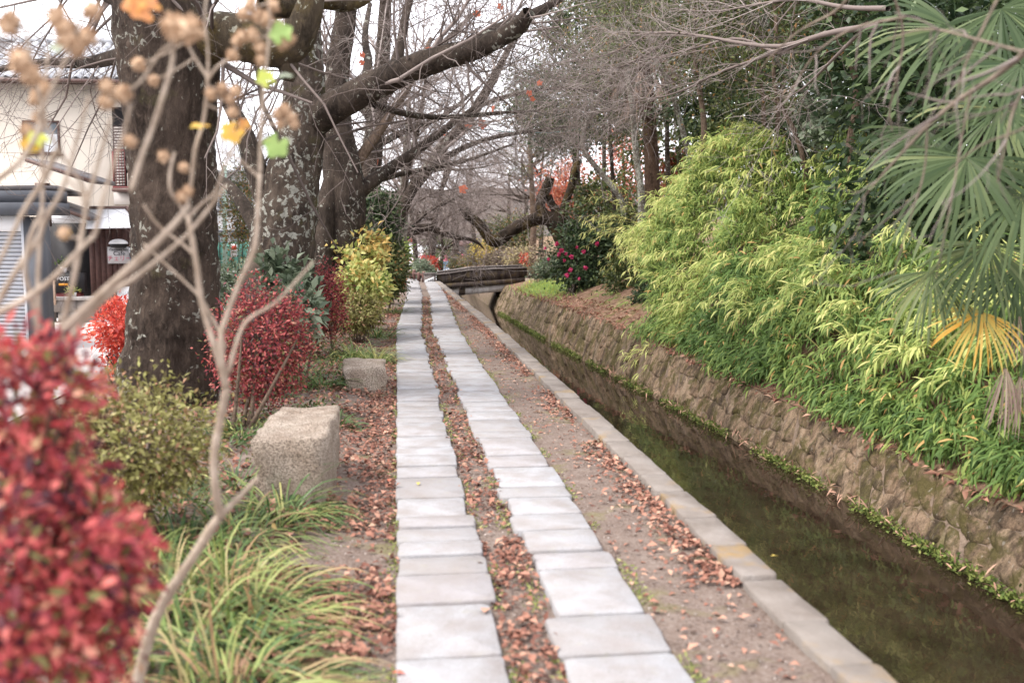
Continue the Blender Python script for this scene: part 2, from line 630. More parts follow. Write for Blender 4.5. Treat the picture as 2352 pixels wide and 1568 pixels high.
MAT['stem'] = n.bsdf(c, .75, n.bump(n.noise(70, 5, .7), .8, .006), .2)
MAT['pod'] = m_foliage('dry_pod', [(0, (.30, .19, .115)), (.5, (.46, .31, .20)), (1, (.62, .46, .32))], .1, .9, .1)
MAT['tan_branch'] = m_plain('tan_branch_bark', (.165, .128, .098), .8, .4, 18, .2, .5)

# foliage
MAT['litter'] = m_foliage('fallen_leaf_litter', [(0, (0.058, 0.026, 0.019)), (.25, (0.148, 0.062, 0.044)), (.55, (0.264, 0.121, 0.083)), (.8, (0.365, 0.190, 0.132)), (1, (0.435, 0.269, 0.190))], .1, .75, .2)
MAT['pebble'] = m_foliage('path_grit', [(0, (.10, .075, .062)), (.6, (.24, .19, .165)), (1, (.42, .37, .34))], 0.0, .95, .1)
MAT['weeds'] = m_foliage('low_weeds', [(0, (.10, .13, .03)), (.5, (.20, .24, .06)), (1, (.38, .38, .14))], .3)
MAT['moss'] = m_foliage('waterline_moss', [(0, (.055, .085, .018)), (.5, (.125, .165, .035)), (1, (.25, .26, .075))], .2, .8)
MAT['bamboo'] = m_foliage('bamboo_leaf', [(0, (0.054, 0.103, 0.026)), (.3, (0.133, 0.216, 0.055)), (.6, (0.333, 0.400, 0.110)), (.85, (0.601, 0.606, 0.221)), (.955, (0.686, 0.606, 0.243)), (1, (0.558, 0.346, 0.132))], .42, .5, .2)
MAT['red'] = m_foliage('crimson_leaf', [(0, (0.066, 0.023, 0.034)), (.3, (0.217, 0.035, 0.048)), (.62, (0.483, 0.078, 0.079)), (.86, (0.676, 0.196, 0.159)), (.93, (0.676, 0.304, 0.212)), (1, (0.193, 0.177, 0.060))], .35, .5, .3)
MAT['crimson'] = m_foliage('deep_crimson_leaf', [(0, (0.045, 0.017, 0.024)), (.3, (0.148, 0.025, 0.035)), (.62, (0.330, 0.056, 0.057)), (.86, (0.462, 0.141, 0.114)), (.93, (0.462, 0.219, 0.153)), (1, (0.132, 0.127, 0.043))], .35, .5, .3)
MAT['scarlet'] = m_foliage('scarlet_leaf', [(0, (.30, .035, .03)), (.5, (.60, .075, .05)), (1, (.74, .20, .12))], .4, .5, .3)
MAT['orange'] = m_foliage('orange_maple_leaf', [(0, (0.327, 0.080, 0.044)), (.5, (0.483, 0.141, 0.084)), (1, (0.545, 0.264, 0.148))], .4)
MAT['olive'] = m_foliage('olive_azalea_leaf', [(0, (.085, .065, .025)), (.4, (.17, .155, .045)), (.7, (.28, .27, .085)), (.9, (.38, .33, .15)), (1, (.35, .19, .11))], .3, .55, .3)
MAT['hydrangea'] = m_foliage('pale_hydrangea_leaf', [(0, (.13, .20, .045)), (.4, (.34, .40, .11)), (.75, (.55, .53, .20)), (1, (.60, .40, .13))], .4, .5)
MAT['evergreen'] = m_foliage('dark_evergreen_leaf', [(0, (.018, .034, .016)), (.5, (.046, .075, .030)), (1, (.12, .16, .065))], .2, .45, .25)
MAT['mid_green'] = m_foliage('mid_green_leaf', [(0, (0.036, 0.052, 0.016)), (.5, (0.084, 0.108, 0.034)), (.9, (0.168, 0.176, 0.060)), (1, (0.336, 0.176, 0.064))], .3, .5)
MAT['greygreen'] = m_foliage('grey_green_leaf', [(0, (.06, .085, .05)), (.5, (.13, .165, .10)), (1, (.27, .31, .21))], .25, .45, .3)
MAT['lily'] = m_foliage('lilyturf_blade', [(0, (.025, .065, .018)), (.5, (.085, .155, .04)), (.8, (.21, .27, .09)), (1, (.42, .40, .15))], .3, .45, .4)
MAT['drygrass'] = m_foliage('fading_lilyturf_blade', [(0, (0.061, 0.111, 0.030)), (.35, (0.162, 0.230, 0.064)), (.65, (0.323, 0.348, 0.111)), (.85, (0.420, 0.340, 0.170)), (1, (0.339, 0.208, 0.111))], .35, .5, .35)
MAT['fan'] = m_foliage('fan_palm_leaf', [(0, (0.030, 0.052, 0.021)), (.5, (0.079, 0.112, 0.048)), (.8, (0.189, 0.216, 0.096)), (1, (0.357, 0.324, 0.139))], .3, .5, .15)
MAT['fan_yellow'] = m_foliage('yellowed_palm_leaf', [(0, (.34, .33, .10)), (.4, (.56, .40, .09)), (1, (.66, .34, .05))], .35, .45, .4)
MAT['fan_dead'] = m_foliage('dead_palm_leaf', [(0, (.15, .10, .078)), (.5, (.30, .215, .17)), (1, (.45, .34, .27))], .1, .85, .1)
MAT['dry_brush'] = m_foliage('dry_brush', [(0, (.15, .11, .085)), (.5, (.28, .22, .17)), (.8, (.36, .32, .19)), (1, (.44, .37, .18))], .2, .8, .1)
MAT['yellow'] = m_foliage('yellow_leaf', [(0, (.40, .32, .06)), (1, (.65, .50, .12))], .4)
MAT['pink'] = m_foliage('camellia_petal', [(0, (.50, .03, .13)), (1, (.72, .12, .26))], .3)
MAT['green_leaf'] = m_foliage('fresh_green_leaf', [(0, (.22, .36, .10)), (.5, (.34, .46, .15)), (1, (.55, .58, .10))], .45)
MAT['autumn_leaf'] = m_foliage('autumn_leaf', [(0, (.60, .42, .05)), (.5, (.58, .25, .10)), (1, (.50, .17, .10))], .4)

# building
MAT['stucco'] = m_plain('cream_stucco', (.67, .595, .50), .9, .05, 2, .2, .2)
MAT['stucco_grey'] = m_plain('greyish_stucco', (.60, .55, .50), .9, .06, 2, .2)  # a greyer tone than the cream stucco
MAT['brown_wood'] = m_plain('dark_brown_board', (.075, .036, .030), .65, .35, 9, .3)
MAT['brown_frame'] = m_plain('brown_metal_frame', (.10, .055, .045), .5, .1, 6, .4)
MAT['red_rail'] = m_plain('dark_red_rail', (.17, .035, .035), .5, .1, 6, .4)
MAT['black'] = m_plain('black_panel', (.016, .014, .015), .55, .2, 6, .35)
MAT['charcoal'] = m_plain('charcoal_sheet_metal', (.060, .064, .075), .5, .1, 4, .4)
MAT['grey_metal'] = m_plain('grey_shutter_metal', (.46, .47, .50), .42, .06, 4, .5)
MAT['white'] = m_plain('white_paint', (.78, .78, .79), .5, .03, 4, .4)
MAT['silver'] = m_plain('silver_sign_plate', (.55, .53, .53), .4, .05, 4, .5)
MAT['ink'] = m_plain('black_lettering', (.03, .03, .04), .6, .02, 4)
MAT['pink_ink'] = m_plain('pink_lettering', (.62, .13, .19), .6, .02, 4)
MAT['navy'] = m_plain('navy_cloth', (.035, .065, .12), .85, .1, 9)
MAT['amber'] = m_plain('amber_plate', (.60, .25, .03), .5, .05, 9)
MAT['blockwork'] = m_plain('concrete_blockwork', (.26, .23, .21), .95, .25, 7, .1, .5)
MAT['tile_wall'] = m_plain('brown_relief_block', (.22, .175, .15), .9, .3, 5, .1, .5)
n = NT('silver_roof_tile')
c = n.ramp(n.rand(), [(0, (.26, .265, .28)), (.6, (.34, .345, .36)), (1, (.42, .425, .44))])
MAT['roof_tile'] = n.bsdf(c, .28, None, .6)
MAT['dark_tile'] = m_plain('dark_roof_tile', (.085, .075, .075), .5, .2, 6, .4)
n = NT('window_glass')
MAT['glass'] = n.bsdf((.20, .23, .25), .05, None, .8)
MAT['curtain'] = m_plain('white_curtain', (.62, .64, .66), .9, .06, 12)
MAT['green_mesh'] = m_plain('green_safety_mesh', (.16, .42, .34), .8, .15, 12)
MAT['pipe_green'] = m_plain('pale_green_pole', (.42, .56, .48), .5, .05, 6)
MAT['red_paint'] = m_plain('red_sign_paint', (.55, .06, .05), .6, .05, 6)
MAT['fence_brown'] = m_plain('stained_fence_wood', (.10, .048, .040), .75, .3, 9)
MAT['cut_wood'] = m_plain('pale_cut_wood', (.55, .40, .30), .85, .15, 9)
MAT['skin'] = m_plain('skin', (.50, .32, .24), .6, .03, 9)
MAT['hair'] = m_plain('dark_hair', (.025, .018, .015), .6, .1, 9)
for nm, c in (('cloth_pink', (.50, .12, .19)), ('cloth_jean', (.16, .25, .36)), ('cloth_black', (.025, .027, .033)), ('cloth_navy', (.045, .055, .11)), ('cloth_green', (.03, .065, .05)), ('cloth_cream', (.56, .50, .45))):
    MAT[nm] = m_plain(nm, c, .9, .1, 12)
MAT['teal_cable'] = m_plain('teal_cable', (.05, .15, .15), .6, .1, 4)


# ---------------------------------------------------------------- ground, path, canal
def interp(y, ys, xs):
    return np.interp(y, ys, xs)


def kerb_x(y):       # path-side edge of the canal kerb
    return interp(y, [0, 4.3, 4.31, 18, 35, 60], [1.56, 1.56, 1.57, 1.57, 1.36, .9])


def left_x(y):       # left edge of the left row of paving
    return interp(y, [0, 17, 27, 36, 42, 60], [0, 0.0, .28, .38, .22, -.4])


def wall_x(y):       # foot of the far canal wall
    return interp(y, [0, 10, 15, 24, 35, 60], [4.35, 4.42, 4.22, 3.8, 3.53, 3.4])


def wall_top(y):
    return interp(y, [0, 8, 14, 20, 30, 60], [-.50, -.48, -.34, -.12, -.12, -.1])


WATER = -1.0


def ground_drop(y):
    return interp(y, [-5, 44, 70, 4000], [0, 0, -1.0, -1.0])


def hum(x, y, s=1.0, seed=0.0):
    return mnoise.noise(Vector((x * s, y * s, seed)))


def sheet(name, xs, ys, zf, m, kind='structure', tintf=None):
    """a grid sheet; xs(y) gives the columns at y"""
    rows = []
    for y in ys:
        xx = xs(y)
        rows.append([(x, y, zf(x, y)) for x in xx])
    k = len(rows[0])
    v = np.array(rows).reshape(-1, 3)
    q = [(r * k + c, r * k + c + 1, (r + 1) * k + c + 1, (r + 1) * k + c) for r in range(len(rows) - 1) for c in range(k - 1)]
    o = MB().add(v, q).build(name, m, None, True)
    return tag(o, kind=kind)


ys_near = np.concatenate([np.linspace(-4, 30, 171), np.linspace(31, 80, 50), [120, 300, 900, 2500]])


def bed_z(x, y):
    g = 0.0
    if x < -.25:
        g += .05 * min(1, (-.25 - x) * 2)
    if x < -3.3:
        g -= .75 * min(1, (-3.3 - x) / 1.1)
    a = .012 if x > -.3 else .03
    near = 1 if y < 60 else 0
    return float(ground_drop(y)) + g + near * (a * hum(x, y, 2.2) + .006 * hum(x, y, 9))


cols_rel = np.concatenate([[-2500, -300, -60, -20, -9, -6.5], np.linspace(-5.5, -1.2, 22), np.linspace(-1.0, 0.0, 26)])
o = sheet('ground', lambda y: np.concatenate([cols_rel[:-26] + 0.0 + 0, (cols_rel[-26:]) * (1.6 + kerb_x(y) * .62) + kerb_x(y) + .03]), ys_near, bed_z, MAT['soil'])
tag(o, 'brown soil strip with fallen leaves beside the paving', None)

# street on the house side
STREET = -.6
ys_r = np.concatenate([np.linspace(-3, 80, 60), [300, 900]])
tag(sheet('road', lambda y: np.array([-40, -12, -9, -6, -4.4 - .02 * y]) + 0, ys_r, lambda x, y: STREET + float(ground_drop(y)) * .4, MAT['road']), kind='structure')
tag(sheet('pavement', lambda y: np.array([-16, -11, -7.0]), np.linspace(22.4, 27.9, 4), lambda x, y: STREET + .03, MAT['pave']), kind='structure')

# paving: two rows of granite slabs, every slab a piece of its own
path = bpy.data.objects.new('path', None)
col.objects.link(path)
tag(path, 'double row of pale granite slabs running along the canal', None, None, 'structure')


def slab_mesh(x0, x1, y0, y1, top):
    def side(a, b, n):
        return [(a[0] + (b[0] - a[0]) * t, a[1] + (b[1] - a[1]) * t) for t in np.linspace(0, 1, n, endpoint=False)]
    j = lambda s: rng.uniform(-s, s)
    c = [(x0 + j(.008), y0 + j(.004)), (x1 + j(.010), y0 + j(.004)), (x1 + j(.010), y1 + j(.004)), (x0 + j(.008), y1 + j(.004))]
    ring = []
    for a, b, n_ in ((c[0], c[1], 5), (c[1], c[2], 4), (c[2], c[3], 5), (c[3], c[0], 4)):
        pts = side(a, b, n_)
        # knock the corner off
        d = np.array(b) - np.array(a)
        r = min(.018, np.linalg.norm(d) * .12) * rng.uniform(.4, 1.3)
        e = d / np.linalg.norm(d) * r
        pts[0] = (a[0] + e[0], a[1] + e[1])
        end = (b[0] - e[0], b[1] - e[1])
        ring += [pts[0]] + [(p[0] + j(.004), p[1] + j(.004)) for p in pts[1:]] + [end]
    ring = np.array(ring)
    k = len(ring)
    cen = ring.mean(0)
    def lay(shrink, z, jz=0):
        d = ring - cen
        l = np.linalg.norm(d, axis=1, keepdims=True)
        return np.concatenate([cen + d * (1 - shrink / l), (z + rng.uniform(-jz, jz, (k, 1)))], 1)
    v = np.concatenate([lay(.0, -.06), lay(-.002, top - .007, .002), lay(.007, top, .001), [[cen[0], cen[1], top + .002]]])
    q, t = [], []
    for a in range(k):
        b = (a + 1) % k
        q += [(a, b, k + b, k + a), (k + a, k + b, 2 * k + b, 2 * k + a)]
        t.append((2 * k + a, 2 * k + b, 3 * k))
    return v, q, t


def lay_row(joints_px, x_of, w0, y_end, lo=.24, hi=.52, ragged=.03, xoff=0.0):
    ys = [gp(920 + xoff * 500, p)[1] for p in joints_px]
    ys = [ys[0] - .95, ys[0] - .45] + ys
    while ys[-1] < y_end:
        ys.append(ys[-1] + rng.uniform(lo, hi))
    for a, b in zip(ys[:-1], ys[1:]):
        m_ = (a + b) / 2
        x0, x1 = x_of(m_)
        g = .0145
        v, q, t = slab_mesh(x0, x1, a + g, b - g, .040 + rng.uniform(-.006, .006))
        c = v.mean(0)
        MB().add(v, q, t).build('paving_slab', MAT['granite'], path)


JL = [1536, 1408, 1339, 1296, 1261, 1229, 1203, 1157, 1109, 1084, 1058, 1037, 1012, 981, 967, 954, 942]
JR = [1549, 1451, 1337, 1296, 1244, 1205, 1164, 1138, 1091, 1064, 1022, 1006, 977, 958, 946, 935]
lay_row(JL, lambda y: (left_x(y) - .012 + rng.uniform(-.008, .008), left_x(y) + .40 + rng.uniform(-.025, .03)), .4, 46)
lay_row(JR, lambda y: (left_x(y) + rng.uniform(.585, .655), left_x(y) + 1.04 + rng.uniform(-.02, .02)), .45, 40)

joint_dark = m_plain('joint_shadow_soil', (.030, .022, .017), .95, .4, 20, .05)  # dark soil in the joints, its colour also standing in for their shadow
for xa, xb in ((.03, .37), (.68, 1.0)):
    yy = np.linspace(2.2, 42, 120)
    MB().add([(left_x(t) + s, t, .019) for t in yy for s in (xa, xb)], [(2 * i, 2 * i + 1, 2 * i + 3, 2 * i + 2) for i in range(len(yy) - 1)]).build('joint_soil_shadow', joint_dark, path)

# canal kerb: one course of stones
kerb = bpy.data.objects.new('canal_kerb', None)
col.objects.link(kerb)
tag(kerb, 'low stone kerb edging the canal beside the path', None, None, 'structure')
y = 1.4
while y < 36:
    L = rng.uniform(.42, .62)
    if y < 4.3 < y + L:
        L = 4.3 - y
    ym = y + L / 2
    x0 = float(kerb_x(ym)) + rng.uniform(-.006, .006)
    w = .185 + rng.uniform(-.012, .012)
    top = .055 if y > 4.29 else .035
    v, q, t = slab_mesh(x0, x0 + w, y + .004, y + L - .004, top + rng.uniform(-.006, .006))
    v[:, 2] = np.where(v[:, 2] < 0, -.22, v[:, 2])
    v[:, 0] += (kerb_x(v[:, 1]) - kerb_x(ym)) * (1 if y > 4.4 else 0)
    MB().add(v, q, t).build('kerb_stone', MAT['kerb'], kerb)
    y += L

# near wall of the canal (under the kerb), bed and water
ys_c = np.concatenate([np.linspace(-4, 40, 60), np.linspace(42, 62, 6)])
b = MB()
for s0, s1 in zip(ys_c[:-1], ys_c[1:]):
    x0, x1 = kerb_x(max(s0, 4.4)) + .15, kerb_x(max(s1, 4.4)) + .15
    b.add([(x0, s0, -.215), (x1, s1, -.215), (x1 + .05, s1, -1.6), (x0 + .05, s0, -1.6)], [(0, 1, 2, 3)])
tag(b.build('canal_side_wall', MAT['mortar']), kind='structure')
tag(sheet('canal_bed', lambda y: np.array([0.8, 4.9]), [-4, 62], lambda x, y: -1.5, MAT['bed']), kind='structure')
tag(sheet('water', lambda y: np.linspace(kerb_x(max(y, 4.4)) + .12, wall_x(y) + .15, 6), ys_c, lambda x, y: WATER, MAT['water']), kind='structure')

# far bank
WALL_BACK = .36


def bank_z(x, y):
    xt = wall_x(y) + WALL_BACK
    s = interp(y, [0, 10, 20, 26, 34, 60], [.55, .6, .5, .34, .22, .12])
    e = x - xt
    if e < 0:
        return float(wall_top(y))
    h = s * e if e < 4.5 else s * 4.5 + (e - 4.5) * .1
    return float(wall_top(y)) - .01 + float(h) + .07 * hum(x, y, 1.6, 3) * min(1, e) + .02 * hum(x, y, 6, 5)


rel = np.concatenate([[-.02], np.linspace(.1, 3, 16), np.linspace(3.6, 9, 9), [12, 20, 40, 90]])
tag(sheet('bank', lambda y: wall_x(y) + WALL_BACK + rel, np.concatenate([np.linspace(-2, 34, 110), np.linspace(35, 62, 20), [90, 140]]), bank_z, MAT['bank']), kind='structure')

# the battered stone wall: every stone in the nearer run is a piece of its own
cwall = bpy.data.objects.new('canal_wall', None)
col.objects.link(cwall)
tag(cwall, 'battered rubble stone wall on the far side of the canal', None, None, 'structure')


def wall_pt(s, t, proud=0.0):
    """s along the canal, t 0..1 up the batter"""
    x = wall_x(s) - .06 + t * (WALL_BACK + .06) * (.75 + .25 * t)
    z0, z1 = WATER - .1, wall_top(s)
    return np.array((x - proud * .87, s, z0 + (z1 - z0) * t + proud * .5))


b = MB()
for s0, s1 in zip(ys_c[:-1], ys_c[1:]):
    for t0, t1 in ((0, .33), (.33, .66), (.66, 1.02)):
        b.add([wall_pt(s0, t0), wall_pt(s1, t0), wall_pt(s1, t1), wall_pt(s0, t1)], [(0, 3, 2, 1)])
b.build('mortar_backing', MAT['mortar'], cwall)

rows_t = [0.0, .2, .4, .6, .8, 1.0]
stones = []
NR = 4
cell = .21
ss = np.arange(3.6, 36.5, cell)
grid = {}
for i in range(len(ss) + 1):
    for r in range(NR + 1):
        s = 3.6 + i * cell + (r * .16) + rng.uniform(-.075, .075)        # leaning courses
        t = r / NR + (rng.uniform(-.06, .06) if 0 < r < NR else 0)
        grid[i, r] = (s, t)
rest = MB()
nst = 0
for i in range(len(ss)):
    r = 0
    while r < NR:
        hgt = 2 if (r < NR - 1 and rng.random() < .38) else 1
        c4 = [grid[i, r], grid[i + 1, r], grid[i + 1, r + hgt], grid[i, r + hgt]]
        r += hgt
        if rng.random() < .04:
            continue
        cen = np.mean(c4, axis=0)
        out = []
        for a in range(4):
            p, q_ = np.array(c4[a]), np.array(c4[(a + 1) % 4])
            for f in (0.14, .5, .86):
                pp = p + (q_ - p) * f
                pp = cen + (pp - cen) * rng.uniform(.95, 1.05)
                out.append(pp)
        k = len(out)
        pr = rng.uniform(.0, .024)
        v = [wall_pt(p[0], p[1], -.03) for p in out]
        ta, tb_ = rng.normal() * .10, rng.normal() * .03
        tilt = lambda p: max(.002, pr + ta * (p[0] - cen[0]) + tb_ * (p[1] - cen[1]))
        v += [wall_pt(cen[0] + (p[0] - cen[0]) * .97, cen[1] + (p[1] - cen[1]) * .97, tilt(p) * rng.uniform(.6, 1.0)) for p in out]
        v += [wall_pt(cen[0] + (p[0] - cen[0]) * .72, cen[1] + (p[1] - cen[1]) * .72, tilt(p) + rng.uniform(-.008, .012)) for p in out]
        v.append(wall_pt(cen[0], cen[1], pr + rng.uniform(-.006, .014)))
        q, t = [], []
        for a in range(k):
            b_ = (a + 1) % k
            q += [(a, k + a, k + b_, b_), (k + a, 2 * k + a, 2 * k + b_, k + b_)]
            t.append((2 * k + a, 3 * k, 2 * k + b_))
        if nst < 300 and ss[i] > 4.2:
            MB().add(v, q, t).build('stone', MAT['wall'], cwall)
            nst += 1
        elif ss[i] <= 4.2:
            pass
        else:
            rest.add(v, q, t)
tag(rest.build('far_stones', MAT['wall'], cwall), kind='stuff')


# ---------------------------------------------------------------- houses across the street
def panel(name, u0, v0, u1, v1, Y, depth, m, parent, back=True):
    vm = (v0 + v1) / 2
    a, b = at(u0, vm, Y), at(u1, vm, Y)
    a[2], b[2] = at(u0, v0, Y)[2], at(u1, v1, Y)[2]
    y0, y1 = (Y, Y + depth) if back else (Y - depth, Y)
    return bx(name, (min(a[0], b[0]), y0, min(a[2], b[2])), (max(a[0], b[0]), y1, max(a[2], b[2])), m, parent)


def text(s, parent, loc, size, m, rot=(math.pi / 2, 0, 0), name='lettering', ext=.003):
    cu = bpy.data.curves.new(name, 'FONT')
    cu.body = s
    cu.size = size
    cu.align_x = 'CENTER'
    cu.align_y = 'CENTER'
    cu.extrude = ext
    cu.materials.append(m)
    o = bpy.data.objects.new(name, cu)
    col.objects.link(o)
    me = bpy.data.meshes.new_from_object(o.evaluated_get(bpy.context.evaluated_depsgraph_get()))
    bpy.data.objects.remove(o)
    o = bpy.data.objects.new(name, me)
    o.parent = parent
    o.location = Vector([float(c) for c in loc]) - wloc(parent)
    o.rotation_euler = rot
    col.objects.link(o)
    return o


HY = 32.0
hx0, hx1 = at(-90, 300, HY)[0], at(352, 300, HY)[0]
zE = at(100, 186, HY)[2]
house = thing('house', 'cream stucco two-storey house with grey tiled roof', 'house', (hx0, HY, STREET))
bx('wall', (hx0, HY, STREET - .2), (hx1, HY + 6, zE), MAT['stucco'], house)
# roof body, ridge, gutter
ridge_y, ridge_z = HY + 3.0, zE + 1.7
e0 = HY - .75
ov = .35
rb = MB()
v = []
for x in (hx0 - ov, hx1 + ov):
    v += [(x, e0, zE - .02), (x, ridge_y, ridge_z), (x, HY + 6.7, zE - .02), (x, HY + 6.7, zE - .14), (x, ridge_y, ridge_z - .16), (x, e0, zE - .14)]
rb.add(v, [(0, 1, 7, 6), (1, 2, 8, 7), (2, 3, 9, 8), (3, 4, 10, 9), (4, 5, 11, 10), (5, 0, 6, 11), (0, 5, 4, 1), (1, 4, 3, 2), (6, 7, 10, 11), (7, 8, 9, 10)])
roof = rb.build('roof', MAT['dark_tile'], house)
# curved tiles, one object each, over the slope that faces the path
tb = MB()
tw, tl = .30, .34
k = 7
prof = [(-tw / 2 + tw * i / (k - 1), .05 * math.sin(math.pi * 1.6 * i / (k - 1) + .2) + .02) for i in range(k)]
v = [(x, 0, z) for x, z in prof] + [(x, tl, z - .02) for x, z in prof] + [(x, 0, z - .028) for x, z in prof]
tb.add(v, [(i, i + 1, k + i + 1, k + i) for i in range(k - 1)] + [(2 * k + i, 2 * k + i + 1, i + 1, i) for i in range(k - 1)])
tile_me = tb.mesh('roof_tile')
tile_me.materials.append(MAT['roof_tile'])
slope = math.atan2(ridge_z - zE, ridge_y - e0)
nrow = 12
x_vis = at(-30, 180, HY)[0]
for r in range(nrow):
    f = r / nrow
    for c_ in range(19):
        x = x_vis + c_ * .285 + (.02 * math.sin(r * 3 + c_))
        if x > hx1 + .2:
            continue
        yy = e0 + (ridge_y - e0) * f
        inst('roof_tile', tile_me, roof, (x, yy, zE - .02 + (ridge_z - zE) * f + .012), (slope + .03 + rng.uniform(-.012, .012), 0, rng.uniform(-.01, .01)))
rc = MB().tubes(np.array([[(hx0 - ov, ridge_y, ridge_z + .05), (hx1 + ov, ridge_y, ridge_z + .05)]]), np.array([[.13, .13]]), 8, cap=True).build('ridge_cap', MAT['roof_tile'], roof)
MB().tubes(np.array([[(hx0 - ov, e0 - .05, zE - .1), (hx1 + ov, e0 - .05, zE - .1)]]), np.array([[.055, .055]]), 8, cap=True).build('gutter', MAT['brown_frame'], roof)
panel('eave_board', -80, 187, 350, 197, HY - .06, .055, MAT['brown_frame'], house)


def window(parent, u0, v0, u1, v1, Y, curtain=True, mull=True):
    fr = MB()
    a, b = at(u0, v0, Y), at(u1, v1, Y)
    x0, x1, z0, z1 = a[0], b[0], b[2], a[2]
    t = .055
    for lo, hi in (((x0, Y - .07, z0), (x0 + t, Y - .005, z1)), ((x1 - t, Y - .07, z0), (x1, Y - .005, z1)), ((x0 + t, Y - .068, z1 - t), (x1 - t, Y - .005, z1)), ((x0 + t, Y - .068, z0), (x1 - t, Y - .005, z0 + t))):
        fr.box(lo, hi)
    if mull:
        xm = (x0 + x1) / 2
        fr.box((xm - .03, Y - .062, z0 + t), (xm + .03, Y - .005, z1 - t))
    w = fr.build('window', MAT['brown_frame'], parent)
    bx('pane', (x0 + t, Y - .028, z0 + t), (x1 - t, Y - .016, z1 - t), MAT['glass'], w)
    if curtain:
        xm = (x0 + x1) / 2 + .05
        n_ = 9
        xs = np.linspace(xm, x1 - t - .02, n_)
        cm = MB()
        vv = [(x, Y - .034 - .006 * (i % 2), z) for z in (z0 + t, z1 - t - .35 * (z1 - z0)) for i, x in enumerate(xs)]
        cm.add(vv, [(i, i + 1, n_ + i + 1, n_ + i) for i in range(n_ - 1)]).build('curtain', MAT['curtain'], w)
    bx('sill', (x0 - .06, Y - .13, z0 - .05), (x1 + .06, Y - .002, z0 - .003), MAT['brown_frame'], w)
    return w


window(house, 52, 277, 140, 354, HY)
# balcony: flat black panel for the recess's shade, louvred shutter, railing
bal = panel('balcony_shade_panel', 260, 246, 326, 432, HY - .02, .018, MAT['black'], house)
u = 0
a, b = at(264, 300, HY), at(285, 424, HY)
lv = panel('louvred_shutter', 262, 290, 286, 426, HY - .10, .03, MAT['brown_frame'], house)
z = at(262, 424, HY)[2]
zt = at(262, 294, HY)[2]
xa, xb = at(264, 300, HY)[0], at(284, 300, HY)[0]
while z < zt:
    MB().obox(((xa + xb) / 2, HY - .12, z), ((xb - xa) / 2, 0, 0), (0, .025, .02), (0, -.006, .008)).build('slat', MAT['stucco_grey'], lv)
    z += .085
lv2 = panel('sliding_door', 292, 262, 312, 426, HY - .055, .03, MAT['glass'], house)
rail = panel('railing', 259, 343, 328, 347, HY - .5, .04, MAT['red_rail'], house)
panel('bottom_rail', 259, 428, 328, 432, HY - .5, .04, MAT['red_rail'], rail)
for u in (260, 326):
    panel('rail_post', u - 2, 347, u + 2, 428, HY - .498, .036, MAT['red_rail'], rail)
for u in range(266, 325, 7):
    panel('baluster', u - .6, 347, u + .6, 428, HY - .49, .018, MAT['red_rail'], rail)
panel('balcony_floor', 257, 432, 330, 440, HY - .62, .6, MAT['brown_frame'], house)
panel('balcony_apron', 261, 442, 326, 470, HY - .08, .075, MAT['stucco_grey'], house)
MB().tubes(np.array([[at(323, 200, HY - .12), at(323, 520, HY - .12)]]), np.array([[.05, .05]]), 8).build('downpipe', MAT['stucco_grey'], house)
for u in (86, 209, 256):
    panel('wall_joint', u, 200, u + .8, 478, HY - .006, .004, MAT['stucco_grey'], house)
ac = thing('air_conditioner', 'pale outdoor air conditioner unit on the house balcony', 'air conditioner', at(303, 427, HY - .3))
panel('casing', 292, 398, 314, 427, HY - .42, .28, MAT['stucco'], ac)
for i, vv in enumerate(np.linspace(402, 423, 7)):
    panel('grille_slat', 293, vv, 306, vv + 1.4, HY - .45, .028, MAT['grey_metal'], ac)

# cafe annex: shaded entrance as a black panel, board wall, white awning
AY = 28.0
cafe = thing('cafe_annex', 'low cafe front with dark board wall and white awning', 'building', at(250, 760, AY) * np.array((1, 1, 0)) + np.array((0, 0, STREET)))
zb = STREET
x0, x1 = at(96, 600, AY)[0], at(206, 600, AY)[0]
bx('entrance_shade_panel', (x0, AY + .5, zb), (x1, AY + .6, at(0, 505, AY)[2]), MAT['black'], cafe)  # black sheet in place of the shade inside the entrance recess
panel('transom', 96, 487, 206, 512, AY + .1, .3, MAT['white'], cafe)
x2 = at(400, 600, AY)[0]
zt = at(0, 523, AY)[2]
zb2 = at(0, 702, AY)[2]
bx('board_backing', (x1, AY + .04, zb), (x2, AY + .14, zt + .3), MAT['black'], cafe)
w = .145
x = x1
i = 0
while x < x2:
    h = zt + rng.uniform(-.02, .015)
    bx('board', (x + .004, AY + rng.uniform(-.012, .004), zb2), (x + w - .005, AY + .036, h), MAT['brown_wood'], cafe)
    x += w
# awning
aw = MB()
A = [at(205, 478, AY - .1), at(292, 478, AY - .1), at(326, 521, AY - 1.3), at(196, 523, AY - 1.3)]
B = [p - np.array((0, 0, .03)) for p in A]
aw.add(np.array(A + B), [(0, 1, 2, 3), (4, 7, 6, 5), (0, 4, 5, 1), (1, 5, 6, 2), (2, 6, 7, 3), (3, 7, 4, 0)])
awn = aw.build('awning', MAT['white'], cafe)
for p, q in ((A[0], A[1]), (A[1], A[2])):
    MB().tubes(np.array([[p, q]]), np.array([[.06, .06]]), 6, cap=True).build('awning_trim', MAT['brown_frame'], awn)
